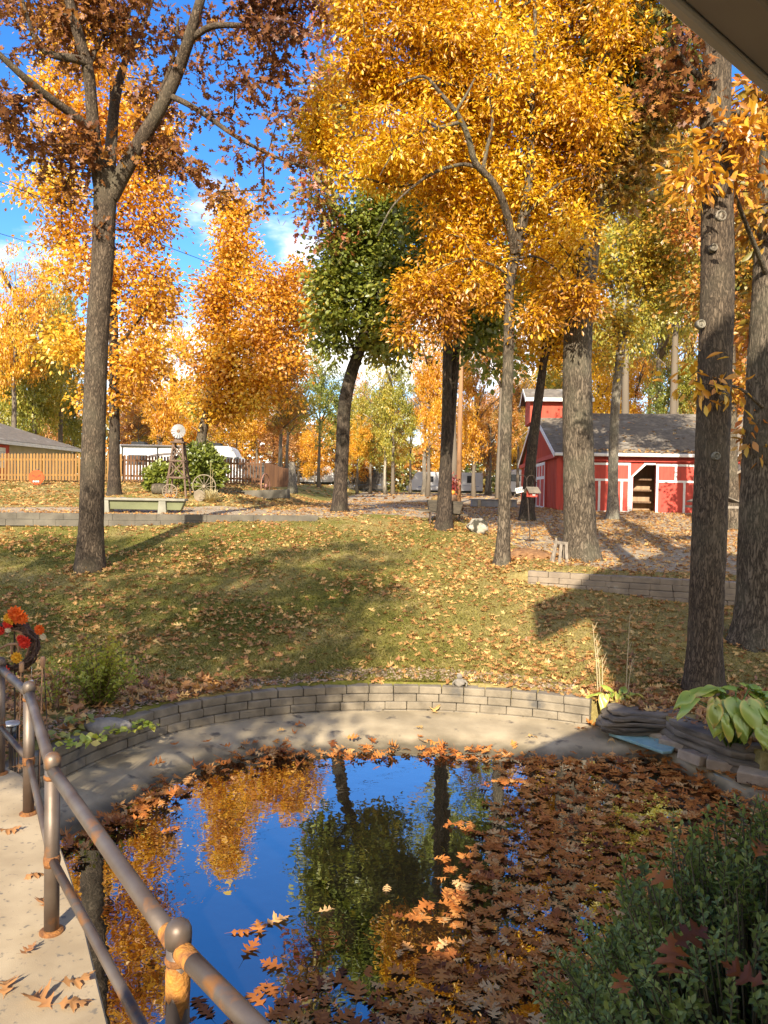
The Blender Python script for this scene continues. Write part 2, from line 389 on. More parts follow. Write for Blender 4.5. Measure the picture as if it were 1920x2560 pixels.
def norm(a): return a / np.maximum(np.linalg.norm(a, axis=-1, keepdims=True), 1e-9)
def leaves(name, tpl, C, A, Nn, size, tint, curl=None, extra=None):
    """one mesh of many leaves. C centres, A along, Nn normal, size, tint 0..1, curl=(k_across, k_along) random amounts per leaf"""
    T, Fc = tpl
    n, k = len(C), len(T)
    A = norm(A); Nn = norm(Nn - A * np.sum(Nn * A, 1, keepdims=True)); B = np.cross(A, Nn)
    tz = np.repeat(T[None, :, 2], n, 0)
    if curl is not None:
        x, y = T[:, 0], T[:, 1]
        c1 = rng.normal(0.25, 1.0, (n, 1)) * curl[0]; c2 = rng.normal(0.2, 1.0, (n, 1)) * curl[1]; c3 = rng.normal(0, 1.0, (n, 1)) * curl[0]
        c4 = rng.normal(0, 1.0, (n, 1)) * curl[0] * 0.5; ph = rng.uniform(0, 6.28, (n, 1))
        tz = tz + c1 * (x * x)[None] * 3 + c2 * (y * y)[None] * 1.5 + c3 * (x * y)[None] * 2 + c4 * np.abs(x)[None] * np.sin(y[None] * 9 + ph)
    size = np.asarray(size).reshape(-1, 1, 1)
    V = C[:, None, :] + size * (T[None, :, 0, None] * B[:, None, :] + T[None, :, 1, None] * A[:, None, :] + tz[:, :, None] * Nn[:, None, :])
    FF = (Fc[None] + (np.arange(n) * k)[:, None, None]).reshape(-1, Fc.shape[1])
    T_ = np.repeat(np.clip(tint, 0, 1), k)
    if extra is None: return fast_mesh(name, V, FF, T_)
    EV, EF = extra                                    # twigs: second material
    me = fast_mesh(name, np.concatenate([V.reshape(-1, 3), EV]), np.concatenate([FF, EF + n * k]), np.concatenate([T_, np.zeros(len(EV))]))
    me.polygons.foreach_set('material_index', np.concatenate([np.zeros(len(FF), np.int32), np.ones(len(EF), np.int32)]))
    return me
# ------------------------------------------------------------------ terrain
WALL_TOP = -0.39; WALL_BASE = -0.70; WATER = -0.86
WALL = [(-3.75, 5.9), (-3.45, 6.75), (-3.13, 7.52), (-2.90, 8.20), (-2.37, 9.08), (-1.57, 9.68), (-0.77, 9.98), (-0.18, 10.10), (0.45, 10.14), (1.03, 10.10), (1.9, 9.92), (2.62, 9.62)]
RIGHT_EDGE = [(2.62, 9.62), (3.15, 9.25), (3.55, 8.65), (3.9, 7.6), (4.25, 6.4), (4.5, 5.0), (4.5, 3.4)]
def crom(pts, step):
    P = [Vector((*p, 0)) if len(p) == 2 else Vector(p) for p in pts]
    out = []
    for i in range(len(P) - 1):
        p0 = P[max(i - 1, 0)]; p1 = P[i]; p2 = P[i + 1]; p3 = P[min(i + 2, len(P) - 1)]
        n = max(1, int(math.ceil((p2 - p1).length / step)))
        for k in range(n):
            t = k / n
            out.append(0.5 * ((2 * p1) + (p2 - p0) * t + (2 * p0 - 5 * p1 + 4 * p2 - p3) * t * t + (3 * p1 - p0 - 3 * p2 + p3) * t ** 3))
    out.append(P[-1]); return out
WALL_C = crom(WALL, 0.1)
def in_poly(x, y, poly):
    x = np.asarray(x, float); y = np.asarray(y, float); ins = np.zeros(x.shape, bool)
    for i in range(len(poly)):
        x0, y0 = poly[i][:2]; x1, y1 = poly[(i + 1) % len(poly)][:2]
        if y0 == y1: continue
        c = ((y0 > y) != (y1 > y)) & (x < (x1 - x0) * (y - y0) / (y1 - y0) + x0)
        ins ^= c
    return ins
def offset_line(pts, off):
    out = []
    for i, p in enumerate(pts):
        t = (pts[min(i + 1, len(pts) - 1)] - pts[max(i - 1, 0)]).normalized()
        out.append(p + Vector((-t.y, t.x, 0)) * off)      # left of travel = away from the pond
    return out
POND_CUT = [(p.x, p.y) for p in offset_line(WALL_C, 0.13)] + [(x + 0.05, y) for x, y in RIGHT_EDGE[1:]] + [(4.0, -2), (-1.2, -2), (-1.2, 3.0), (-2.4, 5.0), (-3.4, 5.6)]
POND_IN = [(p.x, p.y) for p in WALL_C] + RIGHT_EDGE[1:] + [(3.8, 1.5), (-0.4, 1.5), (-0.67, 2.3), (-1.69, 4.22), (-2.6, 5.6), (-3.5, 5.9)]
def wall2_y(x):   # the low wall across the top of the lawn on the left
    return np.interp(x, [-30, -10, -5.9, -1.85, 0], [18.6, 20.05, 20.65, 21.9, 22.6])
def wall3_y(x):   # the low wall on the right
    return np.interp(x, [2.0, 3.0, 5.0, 6.9, 12], [15.9, 15.4, 14.55, 13.9, 12.5])
def tz(x, y):
    x = np.asarray(x, float); y = np.asarray(y, float)
    bank = np.where(x < 0, -0.36, -0.42)
    lawn = np.maximum(-0.40 + 0.15 * (y - 10.15), bank) + 0.03 * fbm(x, y, 3, 0.12, 3)
    flat = 1.5 + 0.002 * np.maximum(y - 22, 0) + 0.015 * fbm(x, y, 4, 0.1, 2)
    k = 0.12; h = np.clip(0.5 + 0.5 * (flat - lawn) / k, 0, 1)
    z = flat * (1 - h) + lawn * h - k * h * (1 - h)
    # left: the step of the low wall
    up = (x < -1.9) & (y > wall2_y(x) + 0.2)
    lw = np.where(up, np.maximum(z, 1.42), np.minimum(z, 1.28))
    z = np.where(x < -1.9, lw, z)
    # right: terrace
    ter = 0.62 + (y - 15.0) * (0.86 / 16.5); ter = np.minimum(ter, 1.5 + 0.002 * np.maximum(y - 22, 0))
    wt = sstep((x - 2.3) / 0.9)
    z = np.where((y > wall3_y(x) + 0.22) & (x > 2.0), z * (1 - wt) + np.where(y < 17, np.maximum(ter, 0.0), ter) * wt, z)
    z = np.where((y <= wall3_y(x) + 0.22) & (x > 2.9), np.minimum(z, 0.40 - 0.055 * np.clip(x - 3, 0, 4)), z)
    # left: ground climbs to the picket fence
    z = z + 0.85 * sstep((-x - 3.0) / 4.0) * sstep((y - 24.0) / 13.0) + 0.30 * np.exp(-((x + 7.4) / 3.0) ** 2 - ((y - 27.6) / 2.0) ** 2)
    # far ground climbs a little
    z = z + 0.004 * np.maximum(y - 45, 0) * sstep((140 - y) / 30 + 1)
    return z
def ground(x, y): return float(tz(np.array([x]), np.array([y]))[0])
def hit(u, v):
    """where the pixel meets the ground"""
    r = ray(u * D, v * D); d = 2.0
    while d < 150:
        p = EYE + r * (d / r.y)
        if ground(p.x, p.y) > p.z: break
        d += 0.1
    return p

def gridvals():
    xs = np.concatenate([-np.geomspace(18, 700, 34)[::-1], np.arange(-17.8, -5, 0.25), np.arange(-5, 7.2, 0.1), np.arange(7.2, 18, 0.3), np.geomspace(18.3, 700, 34)])
    ys = np.concatenate([-np.geomspace(3, 300, 20)[::-1], np.arange(-2.7, 4.0, 0.3), np.arange(4.0, 24, 0.1), np.arange(24, 50, 0.4), np.geomspace(50.5, 1200, 50)])
    return xs, ys
def gravel_mask(x, y):
    """1 on the gravel drive"""
    n = 0.5 * fbm(x, y, 21, 0.25, 3)
    g_mid = sstep((y - np.where(x < -1.9, wall2_y(x) + 0.1, 22.3) + n * np.where(x < -1.9, 0.0, 1.2)) / 0.5)
    edge_far = np.where(x < -3, 25.3 + 0.25 * (x + 3), 1e3)
    g_mid = g_mid * np.where(x < -2.2, 1 - sstep((y - edge_far + n) / 0.8), 1.0)
    ter = sstep((y - wall3_y(x) - 0.9 + n) / 1.0) * sstep((x - 3.0 + n * 0.6) / 0.8)
    return np.clip(np.maximum(g_mid, ter), 0, 1) * sstep((130 - y) / 30)
def build_ground():
    xs, ys = gridvals()
    X, Y = np.meshgrid(xs, ys)
    Z = tz(X, Y)
    cut = in_poly(X, Y, POND_CUT)
    Z = np.where(cut, -1.55, Z)
    near = (Y < 4.0) & ~cut
    Z = np.where(near, np.minimum(Z, -0.5), Z)
    nx, ny = len(xs), len(ys)
    idx = np.arange(nx * ny).reshape(ny, nx)
    Fa = np.stack([idx[:-1, :-1], idx[:-1, 1:], idx[1:, 1:], idx[1:, :-1]], -1).reshape(-1, 4)
    V = np.stack([X, Y, Z], -1).reshape(-1, 3)
    G = gravel_mask(X, Y).reshape(-1)
    gf = G[Fa].mean(1) > 0.5
    for name, sel in (('lawn', ~gf), ('gravel_drive', gf)):
        f = Fa[sel]; used = np.unique(f); remap = np.zeros(len(V), int); remap[used] = np.arange(len(used))
        me = fast_mesh(name, V[used], remap[f], G[used], smooth=True)
        tag(link(name, me, GROUND), kind='structure')
def ground_material():
    m, n, N, Lk = mat_new('ground')
    out = N.new('ShaderNodeOutputMaterial'); p = N.new('ShaderNodeBsdfPrincipled'); Lk.new(p.outputs[0], out.inputs[0])
    p.inputs['Roughness'].default_value = 0.95; p.inputs['Specular IOR Level'].default_value = 0.1
    t = N.new('ShaderNodeTexCoord'); a = N.new('ShaderNodeAttribute'); a.attribute_name = 'tint'
    def noise(s, d=6, r=0.6):
        q = N.new('ShaderNodeTexNoise'); q.inputs['Scale'].default_value = s; q.inputs['Detail'].default_value = d; q.inputs['Roughness'].default_value = r
        Lk.new(t.outputs['Object'], q.inputs['Vector']); return q.outputs[0]
    def ramp(src, cols):
        r = N.new('ShaderNodeValToRGB'); e = r.color_ramp.elements
        while len(e) < len(cols): e.new(0.5)
        for i, (ps, c) in enumerate(cols): e[i].position = ps; e[i].color = (*c, 1)
        Lk.new(src, r.inputs[0]); return r.outputs[0]
    def mix(f, A, B, mode='MIX'):
        q = N.new('ShaderNodeMix'); q.data_type = 'RGBA'; q.blend_type = mode
        if isinstance(f, float): q.inputs[0].default_value = f
        else: Lk.new(f, q.inputs[0])
        Lk.new(A, q.inputs[6]); Lk.new(B, q.inputs[7]); return q.outputs[2]
    turf = ramp(noise(9, 8, 0.7), [(0.3, (0.10, 0.108, 0.02)), (0.5, (0.19, 0.178, 0.036)), (0.7, (0.32, 0.255, 0.078))])
    thatch = ramp(noise(14, 8, 0.75), [(0.3, (0.19, 0.14, 0.05)), (0.5, (0.34, 0.26, 0.095)), (0.72, (0.50, 0.40, 0.17))])
    dry = ramp(noise(0.55, 5, 0.6), [(0.44, (0, 0, 0)), (0.60, (1, 1, 1))])
    # the right half of the slope is mostly dry thatch
    sx = N.new('ShaderNodeSeparateXYZ'); Lk.new(t.outputs['Object'], sx.inputs[0])
    mr = N.new('ShaderNodeMapRange'); mr.inputs[1].default_value = 0.3; mr.inputs[2].default_value = 3.0; Lk.new(sx.outputs[0], mr.inputs[0])
    mm = N.new('ShaderNodeMath'); mm.operation = 'MAXIMUM'; Lk.new(dry, mm.inputs[0]); Lk.new(mr.outputs[0], mm.inputs[1])
    g = mix(mm.outputs[0], turf, thatch)
    vo = N.new('ShaderNodeTexVoronoi'); vo.inputs['Scale'].default_value = 26; Lk.new(t.outputs['Object'], vo.inputs['Vector'])
    bw = N.new('ShaderNodeSeparateColor'); Lk.new(vo.outputs['Color'], bw.inputs[0])
    stone = ramp(bw.outputs[0], [(0.0, (0.25, 0.19, 0.12)), (0.5, (0.42, 0.34, 0.23)), (1.0, (0.60, 0.51, 0.37))])
    dirt = ramp(noise(1.3, 6), [(0.40, (0.30, 0.20, 0.11)), (0.62, (0.42, 0.34, 0.23))])
    gv = mix(0.45, stone, dirt)
    ms = N.new('ShaderNodeMath'); ms.operation = 'ADD'; Lk.new(a.outputs['Fac'], ms.inputs[0])
    nn = N.new('ShaderNodeMath'); nn.operation = 'MULTIPLY_ADD'; Lk.new(noise(3, 8, 0.7), nn.inputs[0]); nn.inputs[1].default_value = 1.2; nn.inputs[2].default_value = -0.6
    Lk.new(nn.outputs[0], ms.inputs[1])
    mk = N.new('ShaderNodeMapRange'); mk.inputs[1].default_value = 0.4; mk.inputs[2].default_value = 0.6; Lk.new(ms.outputs[0], mk.inputs[0])
    Lk.new(mix(mk.outputs[0], g, gv), p.inputs['Base Color'])
    b = N.new('ShaderNodeBump'); b.inputs['Strength'].default_value = 0.7; b.inputs['Distance'].default_value = 0.03
    Lk.new(noise(30, 6, 0.8), b.inputs['Height']); Lk.new(b.outputs[0], p.inputs['Normal'])
    return m
GROUND = ground_material()
build_ground()

# ------------------------------------------------------------------ trees
def vnoise2(th, s, seed, nth, fs):
    """value noise periodic in th (0..1), free in s"""
    r = np.random.default_rng(seed); T = r.uniform(-1, 1, (nth, 512))
    x = (th % 1.0) * nth; y = (s * fs) % 511
    i = np.floor(x).astype(int); j = np.floor(y).astype(int); fx = x - i; fy = y - j
    fx = fx * fx * (3 - 2 * fx); fy = fy * fy * (3 - 2 * fy)
    a = T[i % nth, j]; b = T[(i + 1) % nth, j]; c = T[i % nth, j + 1]; d = T[(i + 1) % nth, j + 1]
    return (a * (1 - fx) + b * fx) * (1 - fy) + (c * (1 - fx) + d * fx) * fy
def limb_geo(limb, sides, step, amp, seed, flare=False):
    """limb: list of (Vector, radius). returns V, F, node positions, radii"""
    P = [p for p, r in limb]; R = [r for p, r in limb]
    dd = [0.0]
    for i in range(1, len(P)): dd.append(dd[-1] + (P[i] - P[i - 1]).length)
    C = crom(P, step)
    C = np.array([tuple(p) for p in C])
    s = np.concatenate([[0], np.cumsum(np.linalg.norm(np.diff(C, axis=0), axis=1))])
    # radius by matching arc length
    rr = np.interp(s / s[-1], np.array(dd) / dd[-1], R)
    if sides >= 16:
        wob = fbm(s, s * 0, seed, 0.35, 3) * 0.012
        rr = rr * (1 + wob)
    t = norm(np.gradient(C, axis=0))
    x = np.zeros_like(C); u = np.array([1.0, 0.0, 0.0])
    for i in range(len(C)):
        u = u - t[i] * np.dot(u, t[i]); u /= max(np.linalg.norm(u), 1e-9); x[i] = u
    y = np.cross(t, x)
    th = np.linspace(0, 1, sides, endpoint=False)
    TH, SS = np.meshgrid(th, s)
    k = np.ones_like(TH)
    if amp > 0:
        k = k + amp * (0.6 * np.abs(vnoise2(TH, SS, seed, max(sides // 3, 5), 3.0)) + 0.5 * vnoise2(TH, SS, seed + 1, max(sides // 2, 5), 9.0) + 0.55 * vnoise2(TH, SS, seed + 2, 5, 0.9))
    if flare:
        lob = 0.5 + 0.5 * np.cos(TH * 2 * PI * 5 + seed) * 0.7 + 0.3 * np.cos(TH * 2 * PI * 3 + 2 * seed)
        k = k + 0.46 * np.exp(-SS / 0.2) * lob
    rad = rr[:, None] * k
    V = C[:, None, :] + rad[:, :, None] * (np.cos(TH * 2 * PI)[:, :, None] * x[:, None, :] + np.sin(TH * 2 * PI)[:, :, None] * y[:, None, :])
    n, m = TH.shape
    idx = np.arange(n * m).reshape(n, m)
    nx = np.roll(idx, -1, 1)
    Fa = np.stack([idx[:-1], nx[:-1], nx[1:], idx[1:]], -1).reshape(-1, 4)
    return V.reshape(-1, 3), Fa, C, rr
def frustums(A, B, ra, rb, sides=4):
    """many tapered twigs at once"""
    t = norm(B - A); u = np.where(np.abs(t[:, 2:3]) > 0.9, np.array([[1.0, 0, 0]]), np.array([[0, 0, 1.0]]))
    x = norm(np.cross(t, u)); y = np.cross(t, x)
    a = np.arange(sides) * 2 * PI / sides
    ring = np.cos(a)[None, :, None] * x[:, None] + np.sin(a)[None, :, None] * y[:, None]
    V = np.concatenate([A[:, None] + ring * ra[:, None, None], B[:, None] + ring * rb[:, None, None]], 1)
    k = np.arange(sides); q = (k + 1) % sides
    f = np.stack([k, q, q + sides, k + sides], -1)
    Fa = (f[None] + (np.arange(len(A)) * 2 * sides)[:, None, None]).reshape(-1, 4)
    return V.reshape(-1, 3), Fa
def sample_blob(c, r, n, seed, gap=0.0):
    out = []
    g = np.random.default_rng(seed)
    while len(out) < n:
        q = g.uniform(-1, 1, (n * 3, 3)); l = np.linalg.norm(q, axis=1)
        q = q[(l < 1) & (g.uniform(size=len(q)) < 0.3 + 0.7 * l)]
        p = np.array(c) + q * np.array(r)
        if gap > -1: p = p[fbm3(p, 5, 0.28) > gap]
        out += list(p)
        n_try = len(out)
        if n_try == 0: gap -= 0.2
    return np.array(out[:n])
def tree(name, label, trunk, limbs=(), crowns=(), bark=None, sides=20, step=0.18, amp=0.05, seed=1, group=None, cat='tree', local=True, twig_r=0.006, max_up=0.35, tpl_twig=4):
    """trunk / limbs: lists of (Vector, radius); crowns: list of dicts(name, mat, tpl, blobs=[(c, r, ntips)], per, size, spread, label)"""
    base = trunk[0][0].copy(); base.z = ground(base.x, base.y) if local else base.z
    root = thing(name, label, cat, base, 0, group)
    Vs, Fs, NP, NR = [], [], [], []; off = 0
    for i, lb in enumerate([trunk] + list(limbs)):
        lb = [(p - base, r) for p, r in lb]
        if i == 0: lb[0] = (Vector((lb[0][0].x, lb[0][0].y, -0.12)), lb[0][1])
        sd = sides if i == 0 else max(8, int(sides * 0.6))
        V, Fa, C, rr = limb_geo(lb, sd, step if i == 0 else max(step, 0.12), amp, seed + i * 3, flare=(i == 0))
        Vs.append(V); Fs.append(Fa + off); off += len(V)
        sub = slice(0, None, max(1, int(0.25 / step)))
        NP.append(C[sub]); NR.append(rr[sub])
    me = fast_mesh('trunk', np.concatenate(Vs), np.concatenate(Fs), smooth=True)
    link('trunk', me, bark or BARK, root)
    nodes = np.concatenate(NP); nrad = np.concatenate(NR)
    # crowns: grow twigs to the tips, then hang leaves on the tips
    allA, allB, alle = [], [], []
    pos = list(map(tuple, nodes)); par = [-1] * len(pos); cnt = np.zeros(0)
    P = np.zeros((len(nodes) + 60000, 3)); P[:len(nodes)] = nodes; nP = len(nodes); n0 = nP
    parent = np.full(len(P), -1)
    tips_by_crown = []
    order = []
    for ci, cw in enumerate(crowns):
        pts = []
        for bi, (c, r, n) in enumerate(cw['blobs']):
            c = Vector(c) - base
            pts.append(sample_blob(c, r, max(2, int(n * cw.get('dens', 1.0))), seed * 100 + ci * 17 + bi, cw.get('gap', -0.35)))
        pts = np.concatenate(pts)
        d = np.min(np.linalg.norm(pts[:, None] - nodes[None, ::2], axis=2), axis=1)
        pts = pts[np.argsort(d)]
        tips_by_crown.append((pts, np.zeros(len(pts), int)))
    for pts, tip_node in tips_by_crown:
        for k, q in enumerate(pts):
            dv = q - P[:nP]
            cost = np.linalg.norm(dv, axis=1) + max_up * np.maximum(-dv[:, 2], 0)
            j = int(np.argmin(cost)); a = P[j]; L = np.linalg.norm(q - a)
            m = int(np.clip(L / 0.45, 1, 9)); prev = j
            bow = rng.normal(0, 0.07 * L, 3); bow[2] = abs(bow[2]) + 0.06 * L
            for s in range(1, m + 1):
                t = s / m
                P[nP] = a + (q - a) * t + bow * math.sin(PI * t) + (rng.normal(0, 0.035, 3) if s < m else 0)
                parent[nP] = prev; prev = nP; nP += 1
            tip_node[k] = prev
    twigs = None
    if nP > n0:
        w = np.zeros(nP)
        for pts, tn in tips_by_crown: w[tn] += 1
        for i in range(nP - 1, n0 - 1, -1):
            w[parent[i]] += w[i]
        e = np.arange(n0, nP); pa = parent[e]
        rb = twig_r * np.maximum(w[e], 1) ** 0.42; ra = np.where(pa < n0, rb * 1.05, twig_r * np.maximum(w[np.maximum(pa, 0)], 1) ** 0.42)
        ra = np.minimum(ra, rb * 1.5)
        V, Fa = frustums(P[pa], P[e], ra, rb, tpl_twig)
        twigs = (V, Fa)
    for cw, (pts, tn) in zip(crowns, tips_by_crown):
        per = cw['per']; n = len(pts) * per
        C = np.repeat(pts, per, 0); dirn = norm(pts - P[parent[tn]]); dirn = np.repeat(dirn, per, 0)
        sp = cw['spread']
        o = rng.normal(0, 1, (n, 3)) * np.array([sp, sp, sp * 0.75]) - dirn * np.abs(rng.normal(0, sp * 0.6, (n, 1)))
        C = C + o
        A = norm(o * 0.8 + dirn * sp * 0.6 + rng.normal(0, 0.6 * sp, (n, 3)) + np.array([0, 0, -0.55 * sp]))
        Nn = norm(rng.normal(0, 0.75, (n, 3)) + np.array([0, -0.25, 0.8]))
        size = cw['size'] * rng.uniform(0.65, 1.25, n)
        ct = 0.55 * fbm3(pts, 31 + seed, 0.22) * cw.get('var', 0.32) + rng.normal(0, 0.07, len(pts)) + cw.get('mean', 0.5)
        if 'grad' in cw: ct = ct + pts @ np.array(cw['grad'])
        tint = np.repeat(ct, per) + rng.normal(0, cw.get('leafvar', 0.13), n)
        me = leaves('crown', cw['tpl'], C, A, Nn, size, tint, curl=cw.get('curl'), extra=twigs); twigs = None
        c_o = link('crown', me, [cw['mat'], bark or BARK], root)
        if cw.get('label'): c_o['label'] = cw['label']
    return root
def px(pts):
    """(u, v, depth, radius) in picture units -> (Vector, radius)"""
    return [(at(u, v, d), r) for u, v, d, r in pts]
def pb(lst):
    """(u, v, depth, ru, rv, rdepth, tips) -> blobs"""
    return [(at(u, v, d), (ru * D / F * d, rd, rv * D / F * d), n) for u, v, d, ru, rv, rd, n in lst]

# left oak with the three-way fork
tree('oak_tree', 'rust-leaved oak with a three-way fork on the left lawn before the concrete bench',
     px([(193, 1246, 15.9, .30), (197, 1130, 15.9, .245), (204, 900, 15.9, .225), (212, 700, 15.9, .218), (222, 560, 15.9, .215), (226, 460, 15.9, .22), (229, 400, 15.9, .23), (233, 372, 15.9, .2)]),
     [px([(222, 430, 15.9, .15), (212, 370, 15.8, .14), (203, 300, 15.6, .125), (198, 230, 15.5, .115), (190, 150, 15.3, .11), (165, 60, 15.1, .10), (140, -40, 15.0, .08), (118, -170, 14.8, .05)]),
      px([(230, 420, 15.95, .14), (238, 340, 16.1, .125), (244, 260, 16.4, .11), (252, 200, 16.6, .1), (275, 120, 17.0, .06), (310, 50, 17.4, .045), (350, -60, 17.8, .03)]),
      px([(236, 425, 15.9, .18), (262, 380, 15.9, .165), (300, 312, 15.8, .145), (345, 235, 15.6, .13), (382, 160, 15.5, .12), (412, 70, 15.2, .105), (440, -30, 15.0, .08), (470, -190, 14.8, .04)]),
      px([(205, 290, 15.6, .10), (160, 250, 15.3, .085), (105, 210, 14.9, .075), (50, 165, 14.5, .065), (-10, 110, 14.2, .05), (-90, 40, 13.8, .03)]),
      px([(196, 140, 15.3, .09), (165, 128, 15.1, .08), (120, 120, 14.9, .07), (85, 100, 14.8, .05), (60, 40, 14.7, .035), (40, -40, 14.6, .02)]),
      px([(362, 205, 15.6, .06), (400, 222, 15.4, .055), (443, 248, 15.2, .05), (495, 285, 15.0, .042), (540, 312, 14.8, .034), (610, 345, 14.6, .026), (680, 365, 14.4, .015)]),
      px([(405, 90, 15.3, .07), (455, 58, 15.1, .06), (520, 55, 14.9, .045), (590, 62, 14.7, .03), (650, 90, 14.5, .02)]),
      px([(310, 300, 15.9, .05), (335, 230, 16.0, .045), (372, 130, 16.1, .035), (385, 40, 16.2, .025)]),
      px([(190, 150, 15.3, .05), (215, 90, 15.6, .04), (240, 50, 15.8, .03), (285, 15, 16.0, .02)])],
     [dict(name='crown', mat=LF_RUST, tpl=OAK_LO, per=24, size=0.175, spread=0.17, mean=0.45, var=0.5, curl=(0.25, 0.15), gap=-0.12, grad=(-0.03, 0, 0), dens=0.66,
           blobs=pb([(110, 290, 15, 130, 50, 1.2, 44), (40, 270, 14.5, 80, 60, 1.0, 20), (60, 80, 15, 110, 90, 1.5, 30), (130, 20, 15.2, 150, 70, 1.6, 36), (250, 40, 16.5, 130, 90, 1.5, 46), (300, 140, 16.6, 80, 80, 1.3, 26),
                     (350, 240, 16.2, 60, 70, 1.1, 22), (420, 110, 15.5, 60, 60, 1.3, 16), (520, 30, 15, 110, 40, 1.3, 26), (620, 25, 14.6, 90, 45, 1.2, 32), (590, 110, 14.8, 60, 36, 1.0, 13), (560, 190, 14.8, 40, 40, .7, 9), (470, 200, 15.1, 50, 50, .9, 10),
                     (395, 330, 15.6, 60, 45, 1.0, 16), (455, 395, 15.2, 45, 30, .8, 8), (530, 320, 14.8, 40, 25, .6, 6), (570, 380, 14.7, 14, 50, .3, 5), (570, 440, 14.7, 10, 16, .2, 2), (650, 340, 14.5, 40, 30, .6, 7), (615, 250, 14.6, 25, 40, .5, 6), (240, 0, 15.8, 220, 50, 2.0, 34),
                     (120, 390, 15.0, 60, 25, .9, 9), (340, 320, 16, 50, 50, 1.0, 11), (215, 500, 15.7, 14, 12, .2, 3), (300, -140, 15.3, 330, 120, 2.5, 60), (640, 150, 14.4, 30, 40, .6, 7)]))],
     bark=BARK_BROWN, sides=44, step=0.045, amp=0.035, seed=3, twig_r=0.0065)

# two-stemmed and single trunks at the top of the lawn
def rs(n): return n
tree('hickory_tree', 'bright yellow hickory with a slim forked trunk, in front of the red barn door end',
     px([(1085, 1220, 16.85, .185), (1088, 1140, 16.85, .135), (1094, 900, 16.85, .12), (1099, 740, 16.85, .112), (1099, 640, 16.85, .108), (1106, 580, 16.8, .115), (1122, 510, 16.8, .12), (1138, 430, 16.7, .092), (1147, 320, 16.6, .078), (1150, 200, 16.5, .058), (1156, 60, 16.4, .04), (1150, -100, 16.3, .02)]),
     [px([(1112, 545, 16.7, .09), (1104, 500, 16.5, .085), (1085, 432, 16.2, .08), (1060, 388, 16.0, .073), (1027, 352, 15.8, .067), (1012, 300, 15.6, .058), (990, 250, 15.4, .05), (950, 200, 15.2, .038), (915, 165, 15.1, .025), (860, 185, 15.0, .015)]),
      px([(1040, 366, 15.9, .04), (1000, 355, 15.8, .036), (940, 372, 15.6, .03), (890, 405, 15.4, .024), (845, 450, 15.2, .016), (815, 510, 15.1, .008)]),
      px([(1000, 262, 15.5, .042), (950, 276, 15.3, .035), (890, 292, 15.1, .026), (850, 330, 15.0, .018), (820, 380, 15.0, .008)]),
      px([(1042, 372, 15.9, .042), (1052, 320, 16.0, .038), (1064, 265, 16.0, .03), (1055, 200, 16.0, .018), (1040, 120, 16.0, .01)]),
      px([(985, 240, 15.4, .03), (1010, 200, 15.5, .024), (1030, 160, 15.6, .014)]),
      px([(1148, 290, 16.5, .045), (1180, 262, 16.4, .035), (1230, 235, 16.4, .026), (1300, 200, 16.4, .015)]),
      px([(1130, 470, 16.7, .04), (1170, 430, 16.5, .032), (1220, 390, 16.4, .025), (1280, 380, 16.3, .014)]),
      px([(1150, 230, 16.5, .035), (1120, 180, 16.4, .028), (1095, 110, 16.3, .02), (1080, 30, 16.2, .012)]),
      px([(1104, 600, 16.8, .03), (1060, 570, 16.5, .024), (1000, 560, 16.2, .018), (930, 590, 15.9, .01)]),
      px([(1110, 560, 16.8, .03), (1160, 555, 16.5, .024), (1215, 590, 16.3, .013)])],
     [dict(name='crown', mat=LF_YELLOW, tpl=HICK, per=54, size=0.12, spread=0.19, mean=0.52, var=0.75, leafvar=0.18, curl=(0.12, 0.15), gap=-0.3, grad=(0.04, 0, 0.0),
           blobs=pb([(1110, 80, 17.7, 220, 130, 1.3, 330), (900, 100, 16.6, 170, 120, 1.2, 210), (790, 250, 16.4, 110, 110, 1.0, 130), (950, 270, 16.7, 130, 120, 1.0, 170), (1100, 290, 17.4, 120, 110, 1.0, 120), (1240, 250, 17.8, 130, 130, 1.1, 170), (715, 270, 16.2, 55, 70, .8, 30),
                     (1060, 430, 17.2, 130, 80, .8, 110), (960, 450, 16.8, 60, 60, .6, 26), (1240, 650, 16.3, 55, 40, .4, 26), (1190, 690, 16.4, 60, 30, .4, 16), (1290, 250, 16.0, 70, 110, .6, 60), (1350, 60, 15.9, 70, 80, .6, 60), (1240, 500, 16.2, 45, 60, .4, 18), (900, 385, 16.5, 80, 36, .6, 26), (790, 365, 16.3, 60, 36, .7, 22), (1190, 430, 17.4, 100, 90, .9, 90), (915, 640, 16.8, 75, 55, .7, 60), (1000, 560, 17.0, 90, 75, .8, 75),
                     (1165, 560, 17.4, 80, 65, .8, 52), (960, 700, 16.7, 45, 26, .4, 14), (885, 715, 16.6, 26, 34, .3, 9), (1220, 640, 17.3, 60, 45, .6, 32), (1320, 110, 17.9, 70, 110, 1.0, 80), (1120, -120, 17.4, 330, 100, 1.8, 150), (840, -10, 16.3, 140, 60, 1.1, 70), (1080, 650, 17.2, 55, 36, .5, 16),
                     (1010, 130, 15.7, 220, 110, .7, 40), (1180, 300, 16.0, 120, 160, .6, 30), (860, 250, 15.2, 120, 120, .6, 26), (980, 620, 16.0, 80, 60, .5, 14)]))],
     sides=36, step=0.05, amp=0.045, seed=5, twig_r=0.0045)

